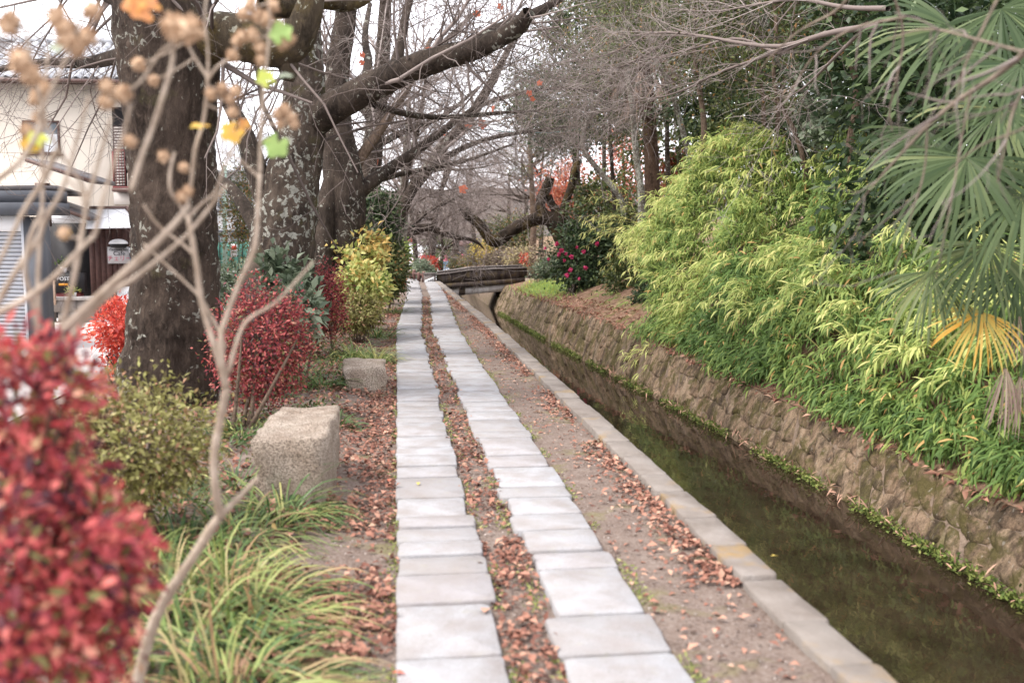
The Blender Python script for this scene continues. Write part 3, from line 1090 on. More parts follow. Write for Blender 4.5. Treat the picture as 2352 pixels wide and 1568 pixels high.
# pent roofs over the entrance
for (ua, va, ub, vb, yy, dp) in ((60, 362, 207, 411, AY - 1.9, 2.2), (90, 424, 150, 441, AY - 1.2, 1.4), (60, 448, 203, 497, AY - 1.6, 1.9)):
    p, q = at(ua, va, yy), at(ub, vb, yy)
    d = np.array((0, dp, .05))
    t = np.array((0, 0, .11))
    rbm = MB().add([p, q, q + d, p + d, p - t, q - t, q + d - t, p + d - t], [(0, 1, 2, 3), (4, 7, 6, 5), (0, 4, 5, 1), (1, 5, 6, 2), (2, 6, 7, 3), (3, 7, 4, 0)])
    rr = rbm.build('pent_roof', MAT['dark_tile'], cafe)
    MB().tubes(np.array([[p + (0, -.05, -.06), q + (.05, -.05, -.06)]]), np.array([[.05, .05]]), 6, cap=True).build('gutter', MAT['brown_frame'], rr)
# side column that carries the eaves
panel('corner_post', 82, 420, 108, 520, AY - 1.0, .3, MAT['brown_frame'], cafe)

# low block walls in front of the cafe
bw = thing('block_wall', 'grey concrete block wall below the cafe letter box', 'wall', at(160, 775, AY - 1.4))
for r_ in range(3):
    for c_ in range(4):
        u0 = 120 + c_ * 27 + (13 if r_ % 2 else 0)
        panel('concrete_block', u0 + .5, 690 + r_ * 27, min(u0 + 26.5, 214), 716.4 + r_ * 27, AY - 1.4 + rng.uniform(-.02, .02), .24, MAT['blockwork'], bw)
panel('coping', 103, 682, 208, 689.5, AY - 1.44, .34, MAT['concrete'], bw)
panel('side_pier', 104, 690, 119.5, 772, AY - 1.42, .34, MAT['blockwork'], bw)
panel('step', 156, 768, 210, 776, AY - 1.75, .28, MAT['blockwork'], bw)
pw = thing('relief_wall', 'low brown ribbed block wall under the cafe board wall', 'wall', at(260, 745, AY - .3))
for r_ in range(2):
    for c_ in range(6):
        u0 = 215 + c_ * 30
        panel('ribbed_block', u0 + .5, 703 + r_ * 22, u0 + 29.5, 724.4 + r_ * 22, AY - .3 + rng.uniform(-.012, .012), .25, MAT['tile_wall'], pw)
for c_ in range(30):
    u0 = 216 + c_ * 6
    panel('rib', u0, 704, u0 + 2.2, 746, AY - .37, .055, MAT['tile_wall'], pw)

pb = thing('letter_box', 'black letter box with amber plate by the cafe entrance', 'letter box', at(150, 682, AY - 1.3))
panel('box_body', 124, 628, 190, 672, AY - 1.3, .35, MAT['black'], pb)
panel('amber_plate', 135, 651, 157, 656, AY - 1.31, .008, MAT['amber'], pb)
panel('striped_base', 124, 672.3, 184, 689, AY - 1.28, .3, MAT['red_rail'], pb)
text('POST', pb, at(145, 640.5, AY - 1.312), .13, MAT['white'])
tag(panel('timber_post', 115, 643, 125, 700, AY - 1.55, .1, MAT['cut_wood'], None), 'short pale timber post beside the black letter box', 'post')

sign = thing('cafe_sign', 'silver cafe sign plate fixed on the dark board wall', 'sign', at(275, 605, AY - .1))
panel('plate', 247, 567, 304, 605, AY - .08, .03, MAT['silver'], sign)
text('Casanetta Salon', sign, at(275, 573.5, AY - .084), .085, MAT['ink'])
text('Cafe', sign, at(274, 582.5, AY - .084), .17, MAT['ink'])
text('チェリー', sign, at(274, 594, AY - .084), .16, MAT['pink_ink'])
lamp = thing('sign_lamp', 'dark domed lamp hood with white top above the cafe sign', 'lamp', at(272, 566, AY - .2))
c_ = at(272, 560, AY - .22)
n_, mm = 14, 6
dv = [(c_[0] + .25 * math.sin(p) * math.cos(t), c_[1] + .25 * math.sin(p) * math.sin(t), c_[2] + .13 * math.cos(p)) for p in np.linspace(.02, math.pi / 2, mm) for t in np.linspace(0, 2 * math.pi, n_, endpoint=False)]
MB().add(dv, [(i * n_ + j, i * n_ + (j + 1) % n_, (i + 1) * n_ + (j + 1) % n_, (i + 1) * n_ + j) for i in range(mm - 1) for j in range(n_)]).build('dome', MAT['white'], lamp, True)
MB().tubes(np.array([[c_ + (0, 0, -.005), c_ + (0, 0, -.10)]]), np.array([[.23, .20]]), 14, cap=True).build('hood', MAT['black'], lamp)
bx('bracket', (c_[0] - .02, c_[1] + .1, c_[2] - .06), (c_[0] + .02, AY - .005, c_[2] - .02), MAT['black'], lamp)

fl = thing('hanging_banner', 'small navy cloth banner with white marks hung by a cord', 'banner', at(310, 612, AY - .2))
P = [at(296, 566, AY - .18), at(322, 563, AY - .22), at(323, 600, AY - .2), at(311, 612, AY - .2), at(299, 606, AY - .18)]
MB().add(np.array(P + [p + (0, .02, 0) for p in P]), [(0, 1, 6, 5), (1, 2, 7, 6), (2, 3, 8, 7), (3, 4, 9, 8), (4, 0, 5, 9)], [(0, 2, 1), (0, 3, 2), (0, 4, 3), (5, 6, 7), (5, 7, 8), (5, 8, 9)]).build('cloth', MAT['navy'], fl)
text('OS', fl, at(309, 576, AY - .215), .26, MAT['white'], name='white_mark')
text('U', fl, at(311, 594, AY - .215), .2, MAT['white'], name='white_mark')
MB().tubes(np.array([[at(296, 566, AY - .19), at(309, 551, AY - .19), at(315, 530, AY - .19)], [at(322, 563, AY - .19), at(309, 551, AY - .19), at(315, 530, AY - .19)]]), np.full((2, 3), .006), 4).build('cord', MAT['cut_wood'], fl)
st = thing('standing_signboard', 'white standing signboard in front of the board wall', 'sign', at(290, 745, AY - .9))
bm = MB()
a, b = at(268, 658, AY - .9), at(313, 735, AY - .9)
rr_ = .07
pts = []
for cx, cz, a0 in ((b[0] - rr_, a[2] - rr_, 0), (a[0] + rr_, a[2] - rr_, 90), (a[0] + rr_, b[2] + rr_, 180), (b[0] - rr_, b[2] + rr_, 270)):
    for t in (0, 30, 60, 90):
        pts.append((cx + rr_ * math.cos(math.radians(a0 + t)), cz + rr_ * math.sin(math.radians(a0 + t))))
k = len(pts)
v = [(x, AY - .9, z) for x, z in pts] + [(x, AY - .82, z) for x, z in pts]
bm.add(v, [(i, k + i, k + (i + 1) % k, (i + 1) % k) for i in range(k)], [(0, i, i + 1) for i in range(1, k - 1)] + [(k, k + i + 1, k + i) for i in range(1, k - 1)]).build('board', MAT['white'], st)
text('GALLERY', st, at(288, 673, AY - .904), .11, MAT['grey_metal'])
panel('foot', 272, 735, 309, 741, AY - 1.0, .3, MAT['grey_metal'], st)


def potted(name, label, u, v_top, v_base, Y, wpx, fol):
    t = thing(name, label, 'potted plant', at(u, v_base, Y))
    c = at(u, v_base, Y)
    w_ = wpx / 2286 * Y / 2
    h_ = (v_base - v_top) / 2286 * Y
    MB().tubes(np.array([[c, c + (0, 0, h_ * .42)]]), np.array([[w_ * .75, w_]]), 12, cap=True).build('pot', MAT['white'], t)
    m = 90
    ps = c + (0, 0, h_ * .42) + np.abs(rng.normal(size=(m, 3))) * (0, 0, h_ * .25) + rng.normal(size=(m, 3)) * (w_ * .7, w_ * .7, 0)
    MB().leaves(ps, rnd_dir(m) + (0, 0, .6), rnd_dir(m), rng.uniform(.08, .16, m), .05, rng.uniform(0, 1, m)).build('foliage', fol, t)


potted('potted_plant', 'dark leafy plant in a grey pot on the letter box shelf', 147, 596, 627, AY - 1.2, 14, MAT['evergreen'])
potted('potted_plant', 'light green plant in a white pot on the block wall', 169, 658, 682, AY - 1.3, 14, MAT['hydrangea'])

# garage with a roller shutter, its front turned away to the left
GY = 20.5
corner = at(100, 770, GY) * np.array((1, 1, 0)) + np.array((0, 0, STREET))
gar = thing('garage', 'charcoal garage with a grey roller shutter', 'garage', corner)
dirv = np.array((-math.sin(math.radians(70)), math.cos(math.radians(70)), 0))
nrm = np.array((-dirv[1], dirv[0], 0))          # away from the path
nrm = nrm if nrm[1] > 0 else -nrm


def gbox(name, s0, s1, z0, z1, d0, d1, m, parent):
    c = corner + dirv * (s0 + s1) / 2 + nrm * (d0 + d1) / 2
    c = np.array((c[0], c[1], (z0 + z1) / 2))
    return MB().obox(c, dirv * (s1 - s0) / 2, nrm * (d1 - d0) / 2, (0, 0, (z1 - z0) / 2)).build(name, m, parent)


zt = 1.72
gbox('body', 3.4, 7, STREET, 2.2, .35, 3.0, MAT['charcoal'], gar)
gbox('jamb', 0, .34, STREET, 2.0, 0, .34, MAT['charcoal'], gar)
gbox('guide_rail', .345, .45, STREET, 1.98, .06, .3, MAT['grey_metal'], gar)
gbox('head_panel', .46, 6, zt, 2.02, .07, .33, MAT['white'], gar)
gbox('fascia', -.35, 6, 2.03, 2.27, -.3, .5, MAT['charcoal'], gar)
gbox('fascia', -.3, 6, 2.275, 2.5, -.22, .5, MAT['charcoal'], gar)
gbox('roof', -.2, 6, 2.51, 2.6, -.15, .5, MAT['dark_tile'], gar)
shut = gbox('roller_shutter', .46, 6, STREET, zt - .003, .20, .24, MAT['grey_metal'], gar)
z = STREET + .02
while z < zt - .08:
    c = corner + dirv * 3.2 + nrm * .185
    c[2] = z + .04
    MB().obox(c, dirv * 2.74, nrm * .012 + np.array((0, 0, .012)), (0, 0, .028)).build('slat', MAT['grey_metal'], shut)
    z += .082

# white apartment house and building site beyond
WY = 46.0
apt = thing('apartment_house', 'white apartment building with dark balcony lines between the cherry trunks', 'building', at(560, 640, WY))
a, b = at(440, 385, WY), at(700, 640, WY)
bx('wall', (a[0], WY, STREET - 1), (b[0], WY + 8, a[2]), MAT['white'], apt)
for vv, hh in ((417, 5), (480, 8), (528, 5)):
    panel('balcony_edge', 445, vv, 690, vv + hh, WY - .5, .49, MAT['charcoal'], apt)
for u0 in (498, 528, 556, 610):
    for (va, vb_) in ((424, 478), (536, 560)):
        fr = panel('window', u0, va, u0 + 24, vb_, WY - .06, .055, MAT['grey_metal'], apt)
        panel('pane', u0 + 2, va + 3, u0 + 22, vb_ - 3, WY - .08, .018, MAT['glass'], fr)
rt = MB().add([(a[0] - .4, WY - .6, a[2] - .1), (b[0] + .4, WY - .6, a[2] - .1), (b[0] + .4, WY + 4, a[2] + 1.9), (a[0] - .4, WY + 4, a[2] + 1.9), (a[0] - .4, WY - .6, a[2] - .25), (b[0] + .4, WY - .6, a[2] - .25), (b[0] + .4, WY + 4, a[2] + 1.75), (a[0] - .4, WY + 4, a[2] + 1.75)], [(0, 1, 2, 3), (4, 7, 6, 5), (0, 4, 5, 1), (1, 5, 6, 2), (2, 6, 7, 3), (3, 7, 4, 0)]).build('roof', MAT['roof_tile'], apt)
mesh_f = thing('safety_fence', 'green mesh site fence in front of the white building', 'fence', at(540, 625, WY - 6))
for i in range(5):
    panel('mesh_panel', 480 + i * 26, 556, 505 + i * 26, 622, WY - 6, .03, MAT['green_mesh'], mesh_f)
for i in range(6):
    panel('post', 478.2 + i * 26, 545, 479.8 + i * 26, 630, WY - 6.05, .05, MAT['black'], mesh_f)
tag(panel('warning_board', 530, 560, 545, 590, WY - 6.2, .02, MAT['white'], None), 'small white board with red marks on the green site fence', 'sign')
bpy.data.objects['warning_board']['category'] = 'sign'
panel('red_mark', 532, 564, 543, 574, WY - 6.215, .012, MAT['red_paint'], bpy.data.objects['warning_board'])
pole = thing('utility_pole', 'slim pale green pole standing before the white building', 'pole', at(517, 640, WY - 8))
MB().tubes(np.array([[at(517, 640, WY - 8), at(516, 380, WY - 8)]]), np.array([[.09, .075]]), 10, cap=True).build('shaft', MAT['pipe_green'], pole)
for vv in (470, 540, 556):
    MB().tubes(np.array([[at(517, vv, WY - 8), at(517, vv + 3, WY - 8)]]), np.array([[.10, .10]]), 10, cap=True).build('band', MAT['black'], pole)

# ---------------------------------------------------------------- bridge
BY = 35.6
br = thing('footbridge', 'weathered concrete footbridge with low parapets over the canal', 'bridge', (2.9, BY + 1, -1.0))


def strip_box(name, prof_top, prof_bot, Y0, Y1, m, parent):
    """extruded along Y from top and bottom outlines [(x,z)...] with the same x"""
    n_ = len(prof_top)
    v = [(x, Y0, z) for x, z in prof_top] + [(x, Y0, z) for x, z in prof_bot] + [(x, Y1, z) for x, z in prof_top] + [(x, Y1, z) for x, z in prof_bot]
    q = []
    for i in range(n_ - 1):
        q += [(n_ + i, n_ + i + 1, i + 1, i), (2 * n_ + i, 2 * n_ + i + 1, 3 * n_ + i + 1, 3 * n_ + i), (i, i + 1, 2 * n_ + i + 1, 2 * n_ + i), (n_ + i, 3 * n_ + i, 3 * n_ + i + 1, n_ + i + 1)]
    q += [(0, 2 * n_, 3 * n_, n_), (n_ - 1, 2 * n_ - 1, 4 * n_ - 1, 3 * n_ - 1)]
    return MB().add(v, q).build(name, m, parent)


def bz(u, v_):
    p = at(u, v_, BY)
    return (p[0], p[2])


top = [bz(1003, 632), bz(1040, 628), bz(1078, 622), bz(1130, 619), bz(1209, 616.5)]
mid = [bz(1003, 652), bz(1040, 650), bz(1078, 647), bz(1130, 643.5), bz(1209, 637)]
low = [bz(1003, 664), bz(1040, 662.5), bz(1078, 659), bz(1130, 655), bz(1209, 648)]
bot = [bz(1003, 684), bz(1040, 680.5), bz(1078, 676), bz(1130, 671.5), bz(1209, 663.5)]
par = strip_box('parapet', top, mid, BY, BY + .22, MAT['bridge_dark'], br)
strip_box('coping', [(x, z + .05) for x, z in top], [(x, z + .002) for x, z in top], BY - .04, BY + .26, MAT['cap'], par)
strip_box('ledge', [(x, z - .002) for x, z in mid], low, BY - .05, BY + 2.2, MAT['bridge_dark'], br)
strip_box('beam', [(x, z - .002) for x, z in low], bot, BY + .03, BY + .33, MAT['concrete'], br)
strip_box('beam', [(x, z - .002) for x, z in low], bot, BY + 1.8, BY + 2.1, MAT['concrete'], br)
x0 = bz(1062, 660)[0]
bx('diaphragm', (x0 - .12, BY + .012, bz(1062, 677)[1] - .01), (x0 + .1, BY + .028, bz(1062, 660)[1] - .03), MAT['bridge_dark'], br)
far_dy = 2.0
sh = .02
p2 = strip_box('parapet', [(x + .1, z + .03) for x, z in top], [(x + .1, z - .002) for x, z in mid], BY + far_dy, BY + far_dy + .2, MAT['bridge_dark'], br)
strip_box('coping', [(x + .1, z + .075) for x, z in top], [(x + .1, z + .032) for x, z in top], BY + far_dy - .04, BY + far_dy + .24, MAT['cap'], p2)
# end pillars
a, b = at(974, 629.5, BY - .15), at(1001.5, 655, BY - .15)
pil = bx('end_pillar', (a[0], BY - .18, b[2] - .25), (b[0], BY + .36, a[2]), MAT['cap'], br)
bx('pillar_cap', (a[0] - .02, BY - .2, a[2] + .002), (b[0] + .02, BY + .38, a[2] + .03), MAT['cap'], pil)
npz = [at(976, 651.5, BY - .2), at(997, 644, BY - .2), at(997, 635.5, BY - .2), at(976, 644, BY - .2)]
npl = MB().add(np.array(npz + [p + (0, .018, 0) for p in npz]), [(0, 1, 2, 3), (4, 7, 6, 5), (0, 4, 5, 1), (1, 5, 6, 2), (2, 6, 7, 3), (3, 7, 4, 0)]).build('name_plate', MAT['white'], pil)
for f in (.2, .4, .6, .8):
    c_ = npz[0] * (1 - f) + npz[1] * f
    d_ = (npz[3] - npz[0])
    MB().obox(c_ + d_ * .5 + (0, -.006, 0), (.022, 0, .01), (0, .003, 0), (0.008, 0, .028)).build('engraved_mark', MAT['ink'], npl)
c_ = at(1222, 617, BY)
bx('end_pillar', (bz(1210, 617)[0], BY - .12, bz(1210, 648)[1]), (bz(1233, 617)[0], BY + .4, bz(1210, 613.5)[1]), MAT['bridge_dark'], br)
# stone abutment on the far bank
ab = thing('abutment', 'rough stone block abutment carrying the bridge end on the far bank', 'abutment', (bz(1215, 700)[0], BY, -.7))
for (u0, v0, u1, v1) in ((1206, 638.5, 1219, 654), (1219.5, 638.5, 1232, 653), (1205, 654.5, 1217, 672), (1217.5, 653.6, 1230, 668)):
    v, q, t = slab_mesh(0, 1, 0, 1, 1)
    p, r_ = bz(u0, v0), bz(u1, v1)
    m_ = MB()
    bxv = [(x, y_, z_) for z_ in (r_[1], p[1]) for x, y_ in ((p[0], BY - .22), (r_[0], BY - .22), (r_[0], BY + .6), (p[0], BY + .6))]
    bxv = np.array(bxv) + rng.uniform(-.015, .015, (8, 3))
    m_.add(bxv, [(0, 3, 2, 1), (4, 5, 6, 7), (0, 1, 5, 4), (1, 2, 6, 5), (2, 3, 7, 6), (3, 0, 4, 7)]).build('stone_block', MAT['block'], ab)
pts = ats([(1200, 656), (1199, 690), (1194, 716), (1182, 744)], BY - .35)
MB().tubes(pts[None], np.array([[.20, .21, .23, .26]]), 8).build('rib', MAT['mortar'], ab)

# wooden fence and posts on the left end of the bridge
wf = thing('wooden_fence', 'low dark wooden post fence at the path corner by the bridge', 'fence', at(955, 655, 36))
for u, v0, v1, yy in ((943, 622, 655, 38), (951, 620, 656, 37.2), (962, 626, 657, 36.4), (973, 624, 657, 36.0), (938, 612, 648, 40)):
    P_ = at(u, v1, yy)
    T_ = at(u, v0, yy)
    MB().tubes(np.array([[P_ * (1, 1, 0) + (0, 0, -.05), T_]]), np.array([[.065, .06]]), 8, cap=True).build('post', MAT['fence_brown'], wf)
    MB().tubes(np.array([[T_ + (0, 0, .001), T_ + (0, 0, .012)]]), np.array([[.062, .055]]), 8, cap=True).build('post_cap', MAT['cut_wood'], wf)
for (p, q) in (((938, 622, 40), (951, 630, 37.2)), ((951, 628, 37.2), (973, 632, 36))):
    MB().tubes(np.array([[at(*p), at(*q)]]), np.array([[.04, .04]]), 6, cap=True).build('rail', MAT['fence_brown'], wf)

# stone bench blocks along the path edge
def stone_block(label, c, w, l, h, seed, rz=0.0):
    t = thing('stone_block', label, 'stone block', (c[0], c[1], 0), rz)
    import bmesh
    bmm = bmesh.new()
    bmesh.ops.create_cube(bmm, size=1)
    bmesh.ops.scale(bmm, vec=(w, l, h), verts=bmm.verts)
    bmesh.ops.bevel(bmm, geom=bmm.edges[:], offset=.014, segments=1, affect='EDGES')
    bmesh.ops.subdivide_edges(bmm, edges=[e for e in bmm.edges if e.calc_length() > .1], cuts=5, use_grid_fill=True)
    bmesh.ops.subdivide_edges(bmm, edges=[e for e in bmm.edges if e.calc_length() > .08], cuts=1, use_grid_fill=True)
    bmesh.ops.triangulate(bmm, faces=[f for f in bmm.faces if len(f.verts) > 4])
    for vt in bmm.verts:
        p = vt.co
        d = mnoise.noise_vector(p * 4 + Vector((seed, 0, 0))) * .030 + mnoise.noise_vector(p * 11 + Vector((seed, 0, 0))) * .016 + mnoise.noise_vector(p * 31 + Vector((seed, 0, 0))) * .006
        vt.co = p + d + Vector((0, 0, h / 2 - .04))
        vt.co.x *= 1 + .06 * (vt.co.z / h - .5) + .04 * math.sin(seed + vt.co.y * 3)
    me = bpy.data.meshes.new('body')
    bmm.to_mesh(me)
    bmm.free()
    me.polygons.foreach_set('use_smooth', [True] * len(me.polygons))
    me.materials.append(MAT['block'])
    o = bpy.data.objects.new('stone_body', me)
    o.parent = t
    col.objects.link(o)


stone_block('long pale granite block seat on the path edge, nearest the camera', (-.62, 6.35), .40, 1.1, .48, 1.7, -.03)
stone_block('squat granite block seat beyond the red shrub, smaller of the two', (-.36, 10.75), .44, .85, .30, 5.1, .04)

# ---------------------------------------------------------------- trees
def trunk_part(name, pts, radii, m, parent, sides=28, K=40, lump=.05, cap=False):
    P, R = limb(pts, radii, K)
    o = MB().tubes(P, R, sides, lump=lump, cap=cap).build(name, m, parent, True)
    if sides >= 16:           # knots and plates of bark
        L = o.parent.location if o.parent else Vector()
        for vt, nrm in zip(o.data.vertices, [Vector(x.vector) for x in o.data.vertex_normals]):
            p = (vt.co + L)
            r = min(.02, .06 * R.mean())
            q = Vector((p.x * 9, p.y * 9, p.z * 4))
            vt.co += nrm * (r * (mnoise.noise(q) * 1.2 + .8 * mnoise.noise(q * 2.7) + .5 * mnoise.noise(q * 6)))
    return P, R


def as_par(limbs, K=16):
    out = []
    for P, R in limbs:
        a = smooth_path(np.concatenate([P, R[:, None]], 1), K)
        out.append((a[:, :3], a[:, 3]))
    return stack(out)


def twig_levels(parent, limbs, plan, name='twigs', tint=(.3, .8), sides=(5, 3, 3, 3), mat='twig'):
    """plan: list of (n, (Lmin,Lmax), kwargs). One mesh holds all fine growth of the tree."""
    P, R = as_par(limbs)
    mb = MB()
    levels = []
    for i, (n_, L, kw) in enumerate(plan):
        P, R = grow(P, R, n_, L, **kw)
        levels.append((P, R))
        mb.tubes(P, R, sides[min(i, len(sides) - 1)], rng.uniform(tint[0], tint[1], n_))
    mb.build(name, MAT[mat], parent)['kind'] = 'stuff'
    return levels


UPZ = (0, 0, 1)

# --- tree 1: the great trunk close to the path
t1 = thing('cherry_tree', 'massive dark cherry trunk with pale lichen flecks nearest the camera', 'tree', gp(385, 930) * (1, 1, 0))
Y1 = 9.6
base = [(372, 985), (385, 930), (393, 850), (403, 740), (405, 620), (400, 500), (396, 380), (392, 250), (385, 120), (375, 20), (362, -120), (350, -260)]
rad = np.array([150, 122, 108, 98, 93, 91, 92, 98, 106, 104, 80, 60]) / 2286 * Y1
l1 = [trunk_part('trunk', ats(base, Y1), rad, MAT['bark_cherry'], t1, 72, 150, .035)]
l1.append(trunk_part('limb', ats([(410, 150, 9.6), (470, 85, 9.5), (560, 85, 9.4), (630, 110, 9.3), (668, 108, 9.25), (700, 60, 9.2), (730, -60, 9.2)], 9.5), np.array([.24, .22, .2, .19, .16, .13, .1]), MAT['bark_moss'], t1, 20, 30, .06))
l1.append(trunk_part('limb', ats([(640, 95, 9.3), (665, 150, 9.3), (660, 185, 9.3)], 9.3), np.array([.11, .10, .06]), MAT['bark_moss'], t1, 14, 10, .06, True))
l1.append(trunk_part('limb', ats([(380, 60, 9.6), (300, -10, 10), (180, -60, 10.8), (20, -120, 11.5)], 9.6), np.array([.2, .16, .12, .08]), MAT['bark_dark'], t1, 14, 20, .05))
l1.append(trunk_part('limb', ats([(600, 20, 9.5), (690, 12, 9.7), (735, -10, 9.8), (810, 18, 10), (900, -60, 10.4)], 9.6), np.array([.10, .11, .1, .08, .05]), MAT['bark_moss'], t1, 14, 16, .06))
l1.append(trunk_part('limb', ats([(385, 150, 9.7), (300, 120, 10.2), (200, 150, 11), (80, 140, 12), (-40, 170, 13)], 9.6), np.array([.11, .085, .06, .045, .03]), MAT['bark_dark'], t1, 12, 20, .05))
twig_levels(t1, l1[1:], [(64, (.9, 2.4), dict(bias=(-.15, .1, -.25), wig=.16, rr=(.07, .16))), (260, (.5, 1.1), dict(wig=.2, rmin=.0032)), (1000, (.2, .5), dict(wig=.2, rmin=.0022))], tint=(.15, .7))

# --- tree 2: lichen-white leaning trunk with the long arm over the path
t2 = thing('cherry_tree', 'leaning cherry trunk whitened by lichen, its arm reaching over the path', 'tree', at(640, 700, 13) * (1, 1, 0))
Y2 = 13.0
l2 = [trunk_part('trunk', ats([(596, 870), (612, 790), (628, 700), (643, 600), (657, 500), (672, 410), (688, 330), (700, 260), (700, 180), (694, 90), (696, -20), (706, -150)], Y2), np.array([120, 98, 82, 73, 67, 60, 56, 50, 44, 40, 34, 26]) / 2286 * Y2, MAT['bark_lichen'], t2, 60, 120, .045)]
l2.append(trunk_part('limb', ats([(690, 300, 13), (735, 262, 12.9), (800, 228, 12.6), (880, 185, 12.3), (960, 148, 12), (1040, 128, 11.8), (1120, 105, 11.5), (1190, 65, 11.2), (1215, 30, 11)], Y2), np.array([.26, .21, .185, .165, .15, .14, .115, .1, .07]), MAT['bark_dark'], t2, 24, 70, .06))
l2.append(trunk_part('limb', ats([(640, 520, 13), (600, 430, 13), (575, 340, 13.1), (545, 270, 13.2), (500, 200, 13.4)], Y2), np.array([.17, .15, .13, .1, .06]), MAT['bark_dark'], t2, 14, 22, .05))
l2.append(trunk_part('limb', ats([(612, 560, 13.3), (560, 470, 13.8), (520, 415, 14.2), (450, 395, 15)], Y2), np.array([.13, .09, .07, .03]), MAT['bark_dark'], t2, 12, 16, .05))
l2.append(trunk_part('limb', ats([(1080, 118, 11.7), (1120, 80, 11.9), (1190, 50, 12.3), (1270, 10, 12.8), (1350, -50, 13.3)], Y2), np.array([.09, .085, .07, .05, .03]), MAT['bark_dark'], t2, 12, 20, .06))
l2.append(trunk_part('limb', ats([(900, 175, 12.2), (920, 110, 12.4), (930, 40, 12.6), (960, -60, 13)], Y2), np.array([.08, .06, .05, .03]), MAT['bark_dark'], t2, 10, 14, .06))
l2.append(trunk_part('limb', ats([(830, 210, 12.5), (850, 150, 13), (835, 90, 13.4), (850, 10, 14)], Y2), np.array([.07, .06, .045, .03]), MAT['bark_dark'], t2, 10, 14, .06))
l2.append(trunk_part('limb', ats([(860, 240, 13), (925, 262, 13.6), (1010, 272, 14.5), (1130, 260, 15.6), (1240, 255, 16.6)], Y2), np.array([.05, .045, .036, .028, .015]), MAT['bark_dark'], t2, 8, 16, .05))
twig_levels(t2, l2[1:], [(70, (1.0, 2.6), dict(bias=(.25, .05, .12), wig=.15, rr=(.10, .24), ang=(30, 80))), (620, (.4, 1.1), dict(wig=.2, rmin=.004)), (4200, (.15, .5), dict(wig=.22, rmin=.0026))], tint=(.15, .75))

# --- tree 3 and 4: darker trunks behind
t3 = thing('cherry_tree', 'stout dark cherry trunk with a hollow flank behind the lichened tree', 'tree', at(785, 640, 17) * (1, 1, 0))
Y3 = 17.0
l3 = [trunk_part('trunk', ats([(764, 800), (768, 760), (772, 680), (780, 610), (788, 540), (792, 470), (790, 400), (778, 330), (770, 260), (772, 170), (790, 80), (800, -40), (806, -160)], Y3), np.array([78, 70, 58, 52, 48, 46, 43, 38, 33, 28, 24, 20, 16]) / 2286 * Y3, MAT['bark_dark'], t3, 30, 50, .07)]
l3.append(trunk_part('limb', ats([(735, 650, 16.6), (738, 590, 16.6), (742, 520, 16.7), (755, 440, 16.8), (770, 380, 17)], Y3), np.array([.22, .2, .17, .15, .12]), MAT['bark_dark'], t3, 18, 26, .07))
l3.append(trunk_part('limb', ats([(800, 470, 17), (840, 425, 17), (900, 385, 17.2), (960, 345, 17.5), (1030, 290, 18), (1100, 240, 18.5)], Y3), np.array([.14, .12, .1, .08, .06, .035]), MAT['bark_dark'], t3, 14, 26, .06))
l3.append(trunk_part('limb', ats([(790, 420, 17), (850, 330, 17), (900, 260, 17.2), (950, 180, 17.5), (990, 90, 18)], Y3), np.array([.12, .09, .075, .06, .04]), MAT['bark_brown'], t3, 12, 24, .05))
l3.append(trunk_part('limb', ats([(775, 300, 17), (720, 230, 17.5), (650, 150, 18), (560, 90, 19)], Y3), np.array([.13, .1, .08, .04]), MAT['bark_dark'], t3, 12, 20, .05))
l3.append(trunk_part('limb', ats([(800, 440, 17.2), (860, 415, 18), (950, 392, 19), (1060, 375, 20), (1180, 330, 21)], Y3), np.array([.07, .06, .05, .035, .02]), MAT['bark_dark'], t3, 10, 20, .05))
twig_levels(t3, l3[2:], [(60, (1.0, 2.8), dict(bias=(.1, .1, .12), wig=.15, rr=(.15, .3))), (480, (.5, 1.3), dict(wig=.2, rmin=.005)), (2200, (.2, .6), dict(wig=.22, rmin=.0034))], tint=(.3, .95))

t4 = thing('cherry_tree', 'slim dark trunk leaning far out over the path behind the camellia', 'tree', at(902, 590, 22) * (1, 1, 0))
Y4 = 22.0
l4 = [trunk_part('trunk', ats([(888, 650), (898, 590), (908, 540), (918, 490), (940, 440), (985, 385), (1020, 330), (1065, 290), (1095, 245), (1120, 205), (1150, 150), (1180, 90)], Y4), np.array([21, 18, 15.5, 14.5, 14, 15, 13, 12, 11, 10, 8, 5]) / 2286 * Y4, MAT['bark_dark'], t4, 18, 50, .06)]
l4.append(trunk_part('limb', ats([(985, 385, 22), (1060, 340, 22), (1130, 315, 22.3), (1230, 300, 23), (1320, 290, 24)], Y4), np.array([.08, .06, .05, .035, .02]), MAT['bark_dark'], t4, 10, 20, .05))
l4.append(trunk_part('limb', ats([(925, 470, 22), (935, 380, 22), (960, 300, 22), (975, 210, 22), (985, 120, 22)], Y4), np.array([.09, .07, .055, .04, .02]), MAT['bark_dark'], t4, 10, 20, .05))
l4.append(trunk_part('limb', ats([(1095, 245, 22), (1180, 215, 22), (1280, 200, 22), (1380, 210, 22)], Y4), np.array([.06, .05, .035, .02]), MAT['bark_dark'], t4, 10, 20, .05))
twig_levels(t4, l4, [(34, (1.0, 2.6), dict(bias=(.05, .1, .3), wig=.15, rr=(.2, .4), tmin=.45)), (320, (.5, 1.4), dict(wig=.2, rmin=.006)), (1400, (.25, .7), dict(wig=.22, rmin=.0042))], tint=(.35, 1.0))

